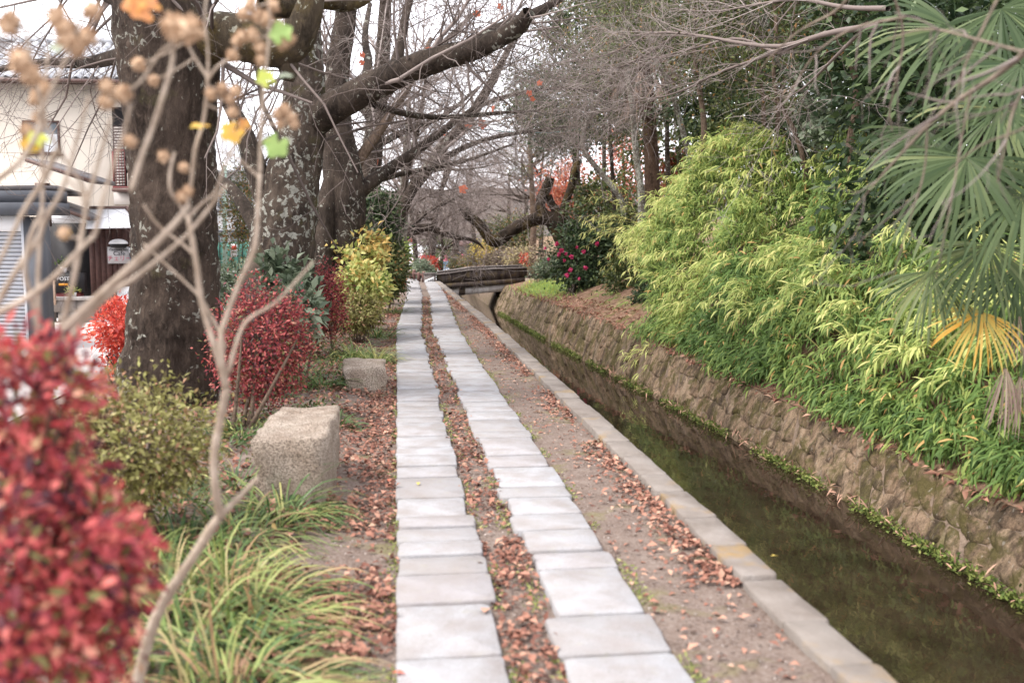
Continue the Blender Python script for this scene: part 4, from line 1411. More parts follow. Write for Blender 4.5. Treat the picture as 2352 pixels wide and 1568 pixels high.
# slender birch-grey stem beside it, and the ivy-dark trunk behind
t5 = thing('slim_tree', 'slender grey stem rising beside the leaning cherry by the path', 'tree', at(925, 640, 27) * (1, 1, 0))
l5 = [trunk_part('trunk', ats([(915, 655), (920, 600), (926, 540), (930, 470), (925, 400), (935, 320), (940, 220)], 27), np.array([.13, .12, .11, .1, .085, .07, .04]), MAT['bark_slim'], t5, 12, 26, .05)]
twig_levels(t5, l5, [(26, (1.0, 2.4), dict(wig=.14, rr=(.3, .5), tmin=.35, bias=(0, 0, .2))), (200, (.5, 1.2), dict(wig=.18, rmin=.009)), (1200, (.3, .7), dict(wig=.2, rmin=.0065))])
t6 = thing('cherry_tree', 'straight dark cherry trunk half hidden behind the green camellia', 'tree', at(845, 640, 24) * (1, 1, 0))
l6 = [trunk_part('trunk', ats([(838, 660), (842, 560), (848, 450), (855, 340), (868, 240), (880, 130), (884, 20), (890, -120)], 24), np.array([.32, .29, .27, .24, .2, .17, .14, .08]), MAT['bark_dark'], t6, 18, 40, .06)]
l6.append(trunk_part('limb', ats([(862, 280, 24), (800, 200, 24), (740, 130, 24), (690, 60, 24)], 24), np.array([.15, .12, .09, .05]), MAT['bark_dark'], t6, 12, 20, .05))
l6.append(trunk_part('limb', ats([(870, 230, 24), (940, 160, 24), (1010, 110, 24.5), (1090, 30, 25)], 24), np.array([.14, .11, .08, .05]), MAT['bark_dark'], t6, 12, 20, .05))
l6.append(trunk_part('limb', ats([(855, 340, 24), (930, 300, 25), (1020, 270, 26), (1100, 200, 27)], 24), np.array([.1, .08, .06, .03]), MAT['bark_dark'], t6, 12, 20, .05))
twig_levels(t6, l6, [(40, (1.2, 3.0), dict(wig=.15, rr=(.15, .3), tmin=.35, bias=(-.1, 0, .15))), (220, (.6, 1.5), dict(wig=.2, rmin=.006)), (1100, (.25, .7), dict(wig=.22, rmin=.0042))], tint=(.35, .95))

# --- cherries farther along the path, each with its own lean
far_specs = [
    ('stout cherry trunk standing just beyond the wooden fence', 985, 620, 47, 30, .17, (70, -20)),
    ('grey forked cherry trunk beyond the round clipped bush', 958, 625, 44, 34, .11, (-40, 60)),
    ('thick ringed trunk beyond the bridge, right of the beige garden wall', 1043, 612, 62, 26, .22, (10, 30)),
    ('small bare cherry in front of the beige garden wall', 1014, 622, 55, 16, .10, (0, 25)),
    ('tall bare cherry arching over the canal behind the bridge', 1100, 615, 70, 34, .2, (-60, 40)),
    ('far bare cherry right of the white gate building', 1160, 600, 78, 36, .22, (30, -40)),
    ('distant bare tree above the brown brush', 1205, 600, 60, 34, .15, (-20, 20)),
    ('distant grey bare tree beside the grass slope', 1238, 605, 52, 30, .12, (10, -30)),
]
for lab, u, v, Y, hm, r, lean in far_specs:
    b0 = at(u, v, Y)
    b0[2] = ground_drop(Y)
    tt = thing('bare_tree', lab, 'tree', b0, group='bare trees beyond the bridge')
    H = hm * .21
    p = [b0 + (0, 0, -.1)]
    for i in range(1, 6):
        p.append(b0 + np.array((lean[0] / 100 * i * .25 + rng.normal() * .12, rng.normal() * .15, H * i / 5)))
    ll = [trunk_part('trunk', np.array(p), r * np.linspace(1.15, .35, 6), MAT['bark_dark'], tt, 12, 22, .06)]
    for s in range(7):
        i0 = rng.integers(2, 5)
        d = np.array((rng.normal() * 1.6 + lean[1] / 50, rng.normal(), rng.uniform(.1, .9)))
        d /= np.linalg.norm(d)
        q0 = p[i0]
        Lb = rng.uniform(.35, .6) * H
        pp = [q0, q0 + d * Lb * .35 + (0, 0, .1), q0 + d * Lb * .7 + (0, 0, rng.uniform(-.2, .5)), q0 + d * Lb + (0, 0, rng.uniform(-.4, .9))]
        ll.append(trunk_part('limb', np.array(pp), max(r, .14) * np.array([.45, .36, .25, .12]), MAT['bark_dark'], tt, 8, 12, .05))
    twig_levels(tt, ll, [(50, (.18 * H, .4 * H), dict(wig=.14, rr=(.25, .45), tmin=.4, rmin=.010, bias=(0, 0, .2))), (300, (.1 * H, .2 * H), dict(wig=.18, rmin=.008)), (1800, (.05 * H, .11 * H), dict(wig=.2, rmin=.0065))], tint=(.5, 1.0))

# long bare branch with a drooping end over the bridge
t7 = thing('cherry_tree', 'low mossy branch bending down across the path before the bridge', 'tree', at(902, 640, 30) * (1, 1, 0))
l7 = [trunk_part('trunk', ats([(900, 660), (905, 600), (912, 565), (925, 545), (950, 532), (975, 522), (992, 522), (1015, 535), (1045, 545), (1075, 548), (1098, 556), (1112, 572)], 30), np.array([.2, .19, .17, .15, .13, .12, .11, .09, .07, .055, .045, .02]), MAT['bark_dark'], t7, 12, 50, .06)]
l7.append(trunk_part('limb', ats([(918, 556), (960, 500), (1010, 470), (1060, 450)], 30), np.array([.1, .08, .06, .03]), MAT['bark_dark'], t7, 10, 18, .05))
twig_levels(t7, l7, [(18, (.5, 1.2), dict(wig=.15, rr=(.3, .5), tmin=.3, bias=(-.3, 0, .1))), (140, (.4, 1.0), dict(wig=.18, rmin=.01)), (500, (.2, .5), dict(wig=.2, rmin=.0075))])

# --- pollarded mossy tree on the far bank
tp = thing('pollard_tree', 'pollarded mossy tree with a crooked arm reaching over the canal', 'tree', at(1303, 600, 31))
YP = 31.0
P_ = lambda pts: ats(pts, YP)
trunk_part('trunk', P_([(1318, 640), (1309, 590), (1299, 556), (1288, 530), (1276, 510), (1262, 500)]), 1.22 * np.array([.27, .25, .24, .25, .25, .2]), MAT['bark_pollard'], tp, 20, 26, .08)
trunk_part('limb', P_([(1276, 506), (1255, 501), (1233, 501), (1198, 516), (1170, 532), (1151, 548), (1132, 557)]), 1.22 * np.array([.22, .18, .16, .155, .15, .165, .15]), MAT['bark_pollard'], tp, 18, 34, .09)
trunk_part('limb', P_([(1140, 558), (1128, 552), (1115, 534), (1104, 519), (1090, 506), (1079, 497), (1068, 486), (1060, 476)]), 1.22 * np.array([.12, .15, .135, .12, .115, .115, .12, .11]), MAT['bark_pollard'], tp, 18, 30, .09, True)
trunk_part('limb', P_([(1268, 503), (1248, 492), (1240, 476), (1244, 455), (1252, 438), (1259, 424), (1263, 408)]), 1.22 * np.array([.16, .15, .14, .125, .13, .13, .11]), MAT['bark_pollard'], tp, 16, 26, .09, True)
trunk_part('limb', P_([(1288, 508), (1278, 484), (1266, 468), (1260, 448)]), 1.22 * np.array([.14, .11, .1, .08]), MAT['bark_pollard'], tp, 14, 18, .09, True)
trunk_part('limb', P_([(1290, 520), (1293, 500), (1297, 471), (1304, 450), (1311, 433), (1318, 405), (1322, 388), (1328, 368)]), 1.22 * np.array([.15, .13, .11, .1, .095, .095, .11, .08]), MAT['bark_pollard'], tp, 16, 26, .08, True)
trunk_part('limb', P_([(1290, 520), (1304, 508), (1316, 515), (1322, 535)]), 1.22 * np.array([.18, .15, .12, .07]), MAT['bark_pollard'], tp, 14, 14, .09, True)
PT, RT = as_par([limb(P_([(1062, 478), (1030, 462), (990, 440)]), [.03, .02, .01]), limb(P_([(1262, 410), (1270, 380), (1265, 340)]), [.03, .02, .01]), limb(P_([(1326, 372), (1330, 320), (1322, 260)]), [.04, .03, .01])])
mb = MB().tubes(PT, RT, 4)
PT, RT = grow(PT, RT, 14, (.4, .9), wig=.15, rmin=.008)
mb.tubes(PT, RT, 3)
PT, RT = grow(PT, RT, 50, (.2, .5), wig=.2, rmin=.006)
mb.tubes(PT, RT, 3).build('twigs', MAT['twig'], tp)['kind'] = 'stuff'

# --- slim trees on the far bank
slim = [
    ('slim lichened trunk leaning left out of the bamboo', 'bark_slim', 24, [(1474, 440), (1466, 380), (1458, 310), (1450, 250), (1443, 200), (1441, 140), (1438, 60), (1430, -40)], 9.0, 'mid_green'),
    ('pale lichened stem leaning steeply left above the bamboo', 'bark_slim', 22, [(1586, 360), (1566, 290), (1545, 220), (1522, 165), (1490, 122), (1455, 90), (1400, 70)], 7.5, 'mid_green'),
    ('dark forked stem standing in the bamboo', 'bark_brown', 19, [(1606, 390), (1613, 340), (1620, 290), (1618, 235), (1604, 170), (1600, 100), (1610, 20), (1605, -60)], 8.5, 'mid_green'),
    ('crooked grey stem bent like an elbow beside the pollard', 'bark_slim', 27, [(1436, 470), (1410, 430), (1380, 395), (1352, 360), (1340, 338), (1343, 300), (1357, 260), (1378, 215), (1400, 160), (1420, 80)], 8.0, 'mid_green'),
    ('reddish stem curving left up from the upper bamboo', 'bark_brown', 17, [(1862, 425), (1850, 350), (1835, 300), (1815, 255), (1797, 225), (1785, 160), (1790, 60), (1780, -40)], 7.5, 'mid_green'),
    ('thick grey lichened stem leaning left behind the reddish one', 'bark_slim', 18, [(1884, 370), (1868, 310), (1848, 240), (1825, 180), (1795, 125), (1760, 60), (1730, -20)], 9.5, 'mid_green'),
    ('thin upright brown stem above the bamboo crest', 'bark_brown', 20, [(1755, 350), (1752, 290), (1748, 220), (1740, 150), (1735, 60), (1738, -40)], 6.0, 'mid_green'),
    ('thin twin brown stem right of the upright one', 'bark_brown', 20, [(1783, 345), (1780, 290), (1784, 220), (1800, 150), (1815, 60), (1822, -40)], 6.0, 'mid_green'),
    ('bare brown stem near the palm crown', 'bark_brown', 15, [(1945, 330), (1955, 260), (1965, 190), (1945, 130), (1935, 60), (1940, -60)], 10.0, 'mid_green'),
    ('dark stem among the evergreen leaves left of the palm', 'bark_dark', 17, [(2010, 300), (2005, 220), (2000, 140), (2010, 60), (2015, -60)], 10.0, 'evergreen'),
    ('dark thin trunk before the orange maple', 'bark_dark', 28, [(1415, 480), (1410, 400), (1402, 320), (1398, 240), (1405, 150)], 6.0, 'mid_green'),
    ('bare brown trunk behind the crooked arm of the pollard', 'bark_brown', 42, [(1222, 600), (1224, 520), (1220, 420), (1216, 320), (1222, 220)], 8.5, 'mid_green'),
]
for lab, bk, Y, pts, wpx, fol in slim:
    b0 = at(pts[0][0], pts[0][1], Y)
    tt = thing('slim_tree', lab, 'tree', b0, group='slim trees on the far bank')
    r0 = wpx / 2286 * Y
    q = ats(pts, Y)
    q[:, 1] += np.cumsum(rng.normal(size=len(q)) * .12)
    q = np.concatenate([q[:1] + (0, 0, -.9), q])
    ll = [trunk_part('trunk', q, r0 * np.linspace(1.0, .5, len(q)), MAT[bk], tt, 12, 36, .06)]
    Pm, Rm = ll[0]
    nb = 5
    for s in range(nb):
        i0 = rng.integers(len(Pm) // 2, len(Pm) - 2)
        d = unit(np.array((rng.normal(), rng.normal() * .6, rng.uniform(.2, 1.0))))
        Lb = rng.uniform(.8, 1.8)
        pp = [Pm[i0], Pm[i0] + d * Lb * .4, Pm[i0] + d * Lb + (0, 0, .25)]
        ll.append(trunk_part('limb', np.array(pp), Rm[i0] * np.array([.6, .45, .2]), MAT[bk], tt, 7, 10, .04))
    lv = twig_levels(tt, ll, [(30, (.6, 1.6), dict(wig=.16, rr=(.25, .45), tmin=.5, rmin=.006)), (170, (.3, .8), dict(wig=.2, rmin=.005))], tint=(.2, .7))
    Pt = lv[1][0]
    m = 3600
    ti = rng.integers(0, len(Pt), m)
    ki = rng.integers(1, Pt.shape[1], m)
    pos = Pt[ti, ki] + rng.normal(size=(m, 3)) * .10
    MB().leaves(pos, rnd_dir(m) + (0, 0, -.3), rnd_dir(m) + (0, 0, 1.2), rng.uniform(.06, .12, m), rng.uniform(.03, .05, m), np.clip(rng.normal(.5, .25, m) + (rng.random(m) > .97) * .5, 0, 1), 'rhomb').build('crown', MAT[fol], tt)['kind'] = 'stuff'


def evergreen(name, label, c, r, n, clumps, leaf, m, base, trunk_r=.12, spread=.2, group=None, hollow=.5, tint=(.45, .25), stems=1, bark='bark_dark', cat='tree'):
    t = thing(name, label, cat, base, group=group)
    c = np.asarray(c, float)
    base = np.asarray(base, float)
    for s in range(stems):
        j = np.array((rng.normal() * r[0] * .25, rng.normal() * r[1] * .25, 0)) if stems > 1 else np.zeros(3)
        p = [base + j * .3 + (0, 0, -.1), base * .5 + c * .5 + j * .6 + rng.normal(size=3) * .05 * r[0], c + j + (0, 0, r[2] * .4)]
        trunk_part('trunk' if stems == 1 else 'stem', np.array(p), trunk_r * np.array([1, .75, .3]), MAT[bark], t, 8, 14, .06)
    p, out, k = blob_points(c, r, n, clumps, spread, hollow)
    ct = rng.normal(0, .12, clumps)[k]
    d = out + rng.normal(size=(n, 3)) * .7 + (0, 0, -.15)
    MB().leaves(p, d, out * .6 + rnd_dir(n) * .8 + (0, 0, .6), rng.uniform(.7, 1.25, n) * leaf, rng.uniform(.4, .6, n) * leaf, np.clip(rng.normal(tint[0], tint[1], n) + ct, 0, 1), 'rhomb').build('crown', m, t)['kind'] = 'stuff'
    return t


def gz(p, z=None):
    return np.array((p[0], p[1], bank_z(p[0], p[1]) if z is None else z))


# dark evergreen above the pollard
c = at(1320, 235, 36)
evergreen('evergreen_tree', 'dark broad evergreen tree above the pollard', c, (2.3, 2.0, 1.7), 15000, 110, .15, MAT['evergreen'], gz(at(1345, 600, 36)), .2, .16)
c = at(1180, 300, 60)
# palm with a skirt of dead leaves
pt = thing('skirted_palm', 'tall fan palm with a hanging skirt of dead brown fronds', 'palm', gz(at(1497, 480, 27)))
YK = 27.0
trunk_part('trunk', ats([(1502, 520), (1498, 400), (1494, 300), (1484, 200), (1476, 130), (1470, 90)], YK), np.array([.22, .21, .2, .2, .2, .18]), m_bark('palm_fibre', (.06, .038, .026), (.14, .09, .062), scale=1.5), pt, 14, 30, .08)
for i in range(34):
    a0 = rng.uniform(0, 2 * math.pi)
    v0 = rng.uniform(95, 215)
    hub = at(1478 + (v0 - 130) * .06, v0, YK) + np.array((math.cos(a0), math.sin(a0), 0)) * rng.uniform(.25, .75)
    m = 14
    dirs = np.array((math.cos(a0) * .35, math.sin(a0) * .35, -1)) + rng.normal(size=(m, 3)) * .22
    L = rng.uniform(.6, 1.35)
    P0 = np.stack([hub + unit(dirs) * L * f + np.array((math.cos(a0), math.sin(a0), 0)) * .12 * math.sin(f * 2.4) for f in np.linspace(0, 1, 5)], 1)
    MB().blades(P0, np.full((m, 5), .035) * np.array([.5, 1, .9, .6, .2]), rnd_dir(m) * (1, 1, .1), rng.uniform(0, 1, m)).build('dead_frond', MAT['fan_dead'], pt)


def fan(name, hub, axis, normal, R, m, parent, n_seg=30, spread=200, droop=.35, pet=None, tint=(.5, .2), tipdroop=.6, pet_r=.011):
    """fan leaf: narrow folded segments radiating from the hub; axis = middle direction"""
    hub, axis, normal = np.asarray(hub, float), unit(np.asarray(axis, float)), unit(np.asarray(normal, float))
    side = unit(np.cross(normal, axis))
    normal = np.cross(axis, side)
    K = 8
    f = np.linspace(0, 1, K)
    Ps, Ws, Sd = [], [], []
    for i in range(n_seg):
        a = math.radians((i / (n_seg - 1) - .5) * spread + rng.uniform(-2, 2))
        d = axis * math.cos(a) + side * math.sin(a)
        L = R * (1 - .18 * abs(a) / math.radians(spread / 2)) * rng.uniform(.9, 1.06)
        bend = rng.uniform(.45, .75)
        sag = droop * f ** 2 + tipdroop * np.maximum(0, f - bend) ** 1.3 * 1.6 * rng.uniform(.4, 1.3)
        p = hub + d * (L * f)[:, None] * (1 - .25 * np.maximum(0, f - bend))[:, None] + np.array((0, 0, -1)) * (sag * L)[:, None] + normal * (.05 * L * np.sin(f * 3))[:, None]
        wd = L * np.minimum(math.radians(spread) / n_seg * 1.05 * (f + .01), .039) * np.interp(f, [0, .5, .85, 1], [1, 1, .7, .1])
        Ps.append(p)
        Ws.append(wd)
        tw = rng.uniform(-.7, .7)
        Sd.append(np.cross(d, normal) * math.cos(tw) + normal * math.sin(tw))
    o = MB().blades(np.array(Ps), np.array(Ws), np.array(Sd), np.clip(rng.normal(tint[0], tint[1], n_seg), 0, 1)).build(name, m, parent)
    if pet is not None:
        pet = np.asarray(pet, float)
        Pp, Rp = limb([pet, (pet + hub) / 2 + (0, 0, .12), hub + axis * .02], [pet_r * 1.5, pet_r, pet_r * .8], 10)
        MB().tubes(Pp, Rp, 6).build('petiole', MAT['fan'], o)
    return o


for (u, v, a) in ((1425, 95, (-.8, -.3, -.1)), (1440, 78, (-.3, -.6, .5)), (1490, 70, (.5, -.5, .5)), (1520, 100, (.8, -.3, -.1))):
    fan('frond', at(u, v, YK), a, (0, -.5, .8), .75, MAT['fan'], pt, 22, 190, .25, at(1472, 100, YK), (.3, .2))

# orange maples behind the bank trees
for lab, u, v, Y, r in (('orange-red maple glowing behind the pollard stubs', 1300, 435, 50, (1.7, 1.4, 1.6)), ('tall orange-red maple behind the skirted palm', 1430, 380, 52, (1.5, 1.4, 2.4)), ('small orange maple right of the skirted palm', 1545, 400, 46, (1.0, .8, 1.0))):
    c = at(u, v, Y)
    evergreen('maple_tree', lab, c, r, 2600, 60, .2, MAT['orange'], gz(at(u, 560, Y)), .16, .2, 'orange maples behind the bank', hollow=.2, tint=(.5, .28))
# overhead cable
pc = thing('overhead_cable', 'thin teal cable strung between the bank trees', 'cable', at(1100, 305, 30))
MB().tubes(np.array([ats([(1060, 290), (1160, 303), (1260, 306), (1340, 296), (1440, 270)], 29)]), np.full((1, 5), .014), 5).build('wire', MAT['teal_cable'], pc)

# --- bare pale branches of a near tree reaching in over the bank
nb_ = thing('overhanging_branch', 'pale bare branches reaching in from the bank side across the upper view', 'branch', at(2000, 60, 9))
lb = []
for pts, rr in (
    ([(2020, 60, 8), (1900, 75, 9), (1800, 112, 9.6), (1700, 100, 10), (1600, 80, 10.6), (1500, 72, 11.2), (1420, 92, 12)], (.05, .045, .038, .03, .024, .018, .01)),
    ([(1900, 75, 9), (1830, 100, 9.4), (1790, 130, 9.7), (1700, 80, 10.4), (1600, 110, 11), (1500, 135, 11.6), (1400, 150, 12.4)], (.035, .032, .028, .022, .018, .014, .008)),
    ([(1800, 112, 9.6), (1730, 140, 10), (1650, 165, 10.4), (1560, 215, 11), (1460, 235, 11.8), (1350, 262, 12.8)], (.03, .026, .021, .017, .012, .007)),
    ([(2040, 20, 8), (1940, 20, 9), (1840, -5, 10), (1740, 10, 11), (1640, 30, 12), (1540, 20, 13)], (.04, .034, .028, .022, .016, .01)),
    ([(1980, 70, 8.4), (1900, 150, 9), (1840, 210, 9.6), (1800, 225, 10)], (.03, .024, .016, .01)),
    ([(1560, 75, 10.8), (1450, 150, 12), (1340, 175, 13), (1240, 190, 14)], (.02, .017, .013, .007)),
    ([(1500, 72, 11.2), (1400, 130, 12), (1300, 140, 13), (1180, 165, 14)], (.018, .015, .011, .006)),
):
    P, R = limb(ats(pts, 10), np.array(rr) * .6, 22)
    MB().tubes(P, R, 7, .5).build('bough', MAT['twig'], nb_)
    lb.append((P, R))
twig_levels(nb_, lb, [(80, (.5, 1.5), dict(bias=(-.35, .15, -.05), wig=.14, rr=(.3, .5), ang=(20, 65), rmin=.003)), (480, (.3, .8), dict(wig=.18, rmin=.0027, bias=(-.2, 0, 0))), (2200, (.12, .4), dict(wig=.2, rmin=.002))], tint=(.4, .95))

# ---------------------------------------------------------------- far bank plants
# bamboo grass thicket: thousands of drooping lance leaves over the bank
def env_h(y):
    return interp(y, [4, 7, 11, 15, 18, 20, 21.5, 23], [2.3, 2.6, 2.9, 3.3, 3.9, 3.9, 2.6, .8])


def thick_z(x, y):
    e = x - (wall_x(y) + .42)
    lump = .9 * hum(x * .7, y * .42, 1.0, 7) + .5 * hum(x, y, 1.1, 9) - .5 * max(0, .22 - abs(hum(x * .55, y * .45, 1.0, 40))) * 5
    return float(wall_top(y)) - .05 + float(env_h(y)) * (1 - math.exp(-max(0, e) / .95)) * (1 + lump * .45) + lump * .25 * min(1, e)


def bamboo(name, label, n_spray, yr, er, per=8, leafL=(.10, .215), tint0=.44, zadd=0.0, culms=60):
    o = thing(name, label, None, (5.5, np.mean(yr), bank_z(5.5, np.mean(yr))))
    o['kind'] = 'stuff'
    base, dirs, tn, cp = [], [], [], []
    for i in range(n_spray):
        y = rng.uniform(*yr)
        e = er[0] + (er[1] - er[0]) * rng.random() ** 1.35
        e += max(0, y - 17.0) * .16
        x = max(wall_x(y) + .52 + e, .25 * y + rng.normal() * .12 + e * .6)
        z = thick_z(x, y) + zadd
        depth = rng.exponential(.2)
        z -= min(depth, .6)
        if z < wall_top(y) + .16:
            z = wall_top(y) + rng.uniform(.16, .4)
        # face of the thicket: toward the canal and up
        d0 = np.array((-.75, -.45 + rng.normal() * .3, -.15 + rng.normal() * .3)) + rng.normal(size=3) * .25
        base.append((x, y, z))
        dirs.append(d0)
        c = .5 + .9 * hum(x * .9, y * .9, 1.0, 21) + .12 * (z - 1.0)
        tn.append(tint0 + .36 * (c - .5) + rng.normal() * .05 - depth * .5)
    base, dirs, tn = np.array(base), unit(np.array(dirs)), np.array(tn)
    ns = len(base)
    mb = MB()
    for k in range(per):
        f = k / per
        p = base + dirs * (f * .24) + rng.normal(size=(ns, 3)) * .025
        d = dirs * (.55 + f * .3) + rng.normal(size=(ns, 3)) * .42 + np.array((-.1, -.1, -.28))
        up = np.array((-.35, -.3, 1.0)) + rng.normal(size=(ns, 3)) * .35
        L = rng.uniform(*leafL, ns)
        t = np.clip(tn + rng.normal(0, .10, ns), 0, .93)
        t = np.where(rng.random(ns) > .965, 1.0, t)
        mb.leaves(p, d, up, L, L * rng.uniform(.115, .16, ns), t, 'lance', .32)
    # fringe that spills over the wall top in patches
    nf = 620
    yf = rng.uniform(6.5, 18.5, nf)
    ok = np.array([hum(2, q, .55, 77) + .4 * hum(3, q, 2.0, 78) for q in yf]) > .02
    yf = yf[ok]
    nf = len(yf)
    pf = np.stack([wall_x(yf) + WALL_BACK + rng.uniform(-.06, .35, nf), yf, wall_top(yf) + rng.uniform(.02, .3, nf)], 1)
    for k in range(7):
        df = np.array((-.75, -.3, -.45)) + rng.normal(size=(nf, 3)) * .4
        L = rng.uniform(leafL[0], leafL[1], nf)
        mb.leaves(pf + rng.normal(size=(nf, 3)) * .05, df, np.array((-.4, -.3, 1.0)) + rng.normal(size=(nf, 3)) * .35, L, L * .13, np.clip(rng.normal(tint0 - .12, .16, nf), 0, .95), 'lance', .34)
    # arching shoots that stand out of the mass
    nsh = n_spray // 22
    cul = np.zeros((nsh, 7, 3))
    for i in range(nsh):
        y = rng.uniform(*yr)
        x = wall_x(y) + .75 + (er[1] - .6) * rng.random() ** 1.3
        x = max(x, .255 * y)
        z = thick_z(x, y)
        d = unit(np.array((-rng.uniform(.3, .9), -rng.uniform(0, .6), rng.uniform(.25, .9))))
        L = rng.uniform(.35, .75)
        p = np.array((x, y, z - .15))
        for k in range(7):
            cul[i, k] = p
            p = p + d * L / 6
            d = unit(d + np.array((-.06, -.03, -.20)))
    mb.tubes(cul, np.full((nsh, 7), .004), 3, .75)
    for k in range(2, 7):
        for s in range(4):
            pos = cul[:, k] + rng.normal(size=(nsh, 3)) * .02
            dr = unit(cul[:, k] - cul[:, k - 1]) + rng.normal(size=(nsh, 3)) * .42 + np.array((0, 0, -.35))
            L = rng.uniform(leafL[0], leafL[1], nsh)
            mb.leaves(pos, dr, np.array((-.3, -.3, 1.0)) + rng.normal(size=(nsh, 3)) * .3, L, L * .13, np.clip(rng.normal(tint0 + .25, .16, nsh), 0, .95), 'lance', .3)
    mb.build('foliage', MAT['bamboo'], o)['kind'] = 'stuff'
    P = np.zeros((culms, 6, 3))
    for i in range(culms):
        y = rng.uniform(*yr)
        x = max(wall_x(y) + .1 + rng.uniform(er[0] + .3, er[1]), .27 * y)
        z0 = bank_z(x, y)
        z1 = thick_z(x, y) - .05
        lean = np.array((-rng.uniform(.1, .7), -rng.uniform(-.2, .5), 0))
        for k, f in enumerate(np.linspace(0, 1, 6)):
            P[i, k] = np.array((x, y, z0 + (z1 - z0) * f)) + lean * f ** 2
    MB().tubes(P, np.full((culms, 6), .007), 4).build('culms', m_bamboo, o)['kind'] = 'stuff'
    return o


m_bamboo = m_plain('bamboo_culm', (.30, .27, .09), .5, .2, 9, .4)
bamboo('bamboo_thicket', 'dense light green bamboo grass covering the far bank', 11500, (4.6, 22.5), (.0, 3.6), 9)
# some longer sprays hanging over the wall and out of the thicket's end
spr = [
    ('pale yellow-green bamboo spray hanging low over the wall', 1540, 835, 16.6, (-.8, -.5, -.25), 14, .9, .78),
    ('bamboo spray at the lower right corner drooping over the wall', 2200, 1010, 8.6, (-.8, -.4, -.3), 16, .55, .62),
    ('bamboo spray at the picture edge hanging above the water', 2345, 1075, 7.6, (-.8, -.3, -.45), 14, .5, .5),
    ('bamboo spray arching left beside the camellia', 1400, 505, 25, (-1, -.2, .05), 12, 1.0, .8),
    ('lower bamboo spray crossing the camellia leaves', 1440, 570, 24, (-1, -.2, -.1), 12, 1.0, .78),
    ('small bamboo tuft on the bare bank above the wall', 1455, 720, 21, (-.9, -.3, -.3), 10, .5, .5),
    ('small bamboo tuft near the camellia foot', 1410, 690, 22.5, (-.9, -.3, -.2), 9, .45, .5),
]
for lab, u, v, Y, d, n_, L, tn in spr:
    p0 = at(u, v, Y)
    t = thing('bamboo_spray', lab, 'bamboo', p0, group='bamboo sprays over the wall')
    d = unit(np.array(d))
    root = p0 - d * L * .9 + (0, .1, -.05)
    culm, pos, dr = [], [], []
    for i in range(n_):
        q = unit(d + rng.normal(size=3) * .28)
        P = np.stack([root + q * L * f * 1.5 + np.array((0, 0, .22 * L * math.sin(f * 2.6) - .12 * L * f)) for f in np.linspace(0, 1, 7)])
        culm.append(P)
        for k in range(2, 7):
            for s in range(5):
                pos.append(P[k] + rng.normal(size=3) * .03)
                dr.append(unit(P[k] - P[k - 1]) + rng.normal(size=3) * .5 + (0, 0, -.3))
    MB().tubes(np.array(culm), np.full((n_, 7), .004), 4).build('stem', m_bamboo, t)
    m = len(pos)
    Ls = rng.uniform(.12, .2, m)
    MB().leaves(np.array(pos), np.array(dr), np.array((-.3, -.3, 1.0)) + rng.normal(size=(m, 3)) * .3, Ls, Ls * .13, np.clip(rng.normal(tn, .12, m), 0, .95), 'lance', .3).build('foliage', MAT['bamboo'], t)

for lab, u, v, Y, r, mt, n2 in (('leafy green shrub filling the bank between camellia and bamboo', 1455, 640, 23.5, (.7, .6, .6), 'mid_green', 3200), ('dark evergreen seedling shrub low beside the bamboo edge', 1500, 690, 20.5, (.45, .45, .4), 'evergreen', 2000), ('olive bush between the pollard and the bamboo', 1440, 540, 27, (.8, .6, .8), 'mid_green', 3600)):
    c = at(u, v, Y)
    evergreen('bank_shrub', lab, c, r, n2, 40, .1, MAT[mt], gz(c), .03, .2, 'shrubs on the far bank', .3, (.5, .25), 3, cat='shrub')
# dry leaves and roots along the wall top, weeds on the waterline
m = 2600
y = rng.uniform(4.5, 33, m)
x = wall_x(y) + WALL_BACK + rng.uniform(-.12, .5, m)
z = np.array([bank_z(a, b) for a, b in zip(x, y)]) + rng.uniform(0, .06, m)
tag(MB().leaves(np.stack([x, y, z], 1), rnd_dir(m) * (1, 1, .5) + (-.2, 0, -.2), rnd_dir(m) + (0, 0, 1), rng.uniform(.05, .14, m), rng.uniform(.015, .05, m), rng.uniform(.2, 1, m), 'leaf').build('dry_leaf_litter', MAT['litter']), 'dry fallen leaves caught along the top of the canal wall', None, None, 'stuff')
m = 9000
y = 5 + 29 * rng.random(m) ** 1.3
x = wall_x(y) - .05 + rng.normal(size=m) * .035
dens = np.array([hum(0, a, .8, 33) for a in y])
keep = dens > -.18
x, y = x[keep], y[keep]
m = len(x)
z = WATER + .005 + np.abs(rng.normal(size=m)) * .04
tag(MB().leaves(np.stack([x, y, z], 1), rnd_dir(m) + (-.3, 0, .5), rnd_dir(m) + (0, 0, 1), rng.uniform(.025, .06, m), rng.uniform(.015, .03, m), np.clip(rng.normal(.5, .3, m), 0, 1), 'rhomb').build('waterline_weeds', MAT['moss']), 'green moss and small weeds along the waterline of the wall', None, None, 'stuff')
m = 260
y = 5 + 14 * rng.random(m)
x = wall_x(y) - .07 + rng.normal(size=m) * .05
tag(MB().leaves(np.stack([x, y, np.full(m, WATER + .04) + rng.random(m) * .06], 1), rnd_dir(m) + (0, 0, .1), rnd_dir(m) + (0, 0, 1), rng.uniform(.07, .16, m), rng.uniform(.01, .02, m), rng.uniform(.85, 1, m), 'lance').build('fallen_bamboo_leaves', MAT['litter']), 'straw-coloured bamboo leaves stranded along the waterline', None, None, 'stuff')
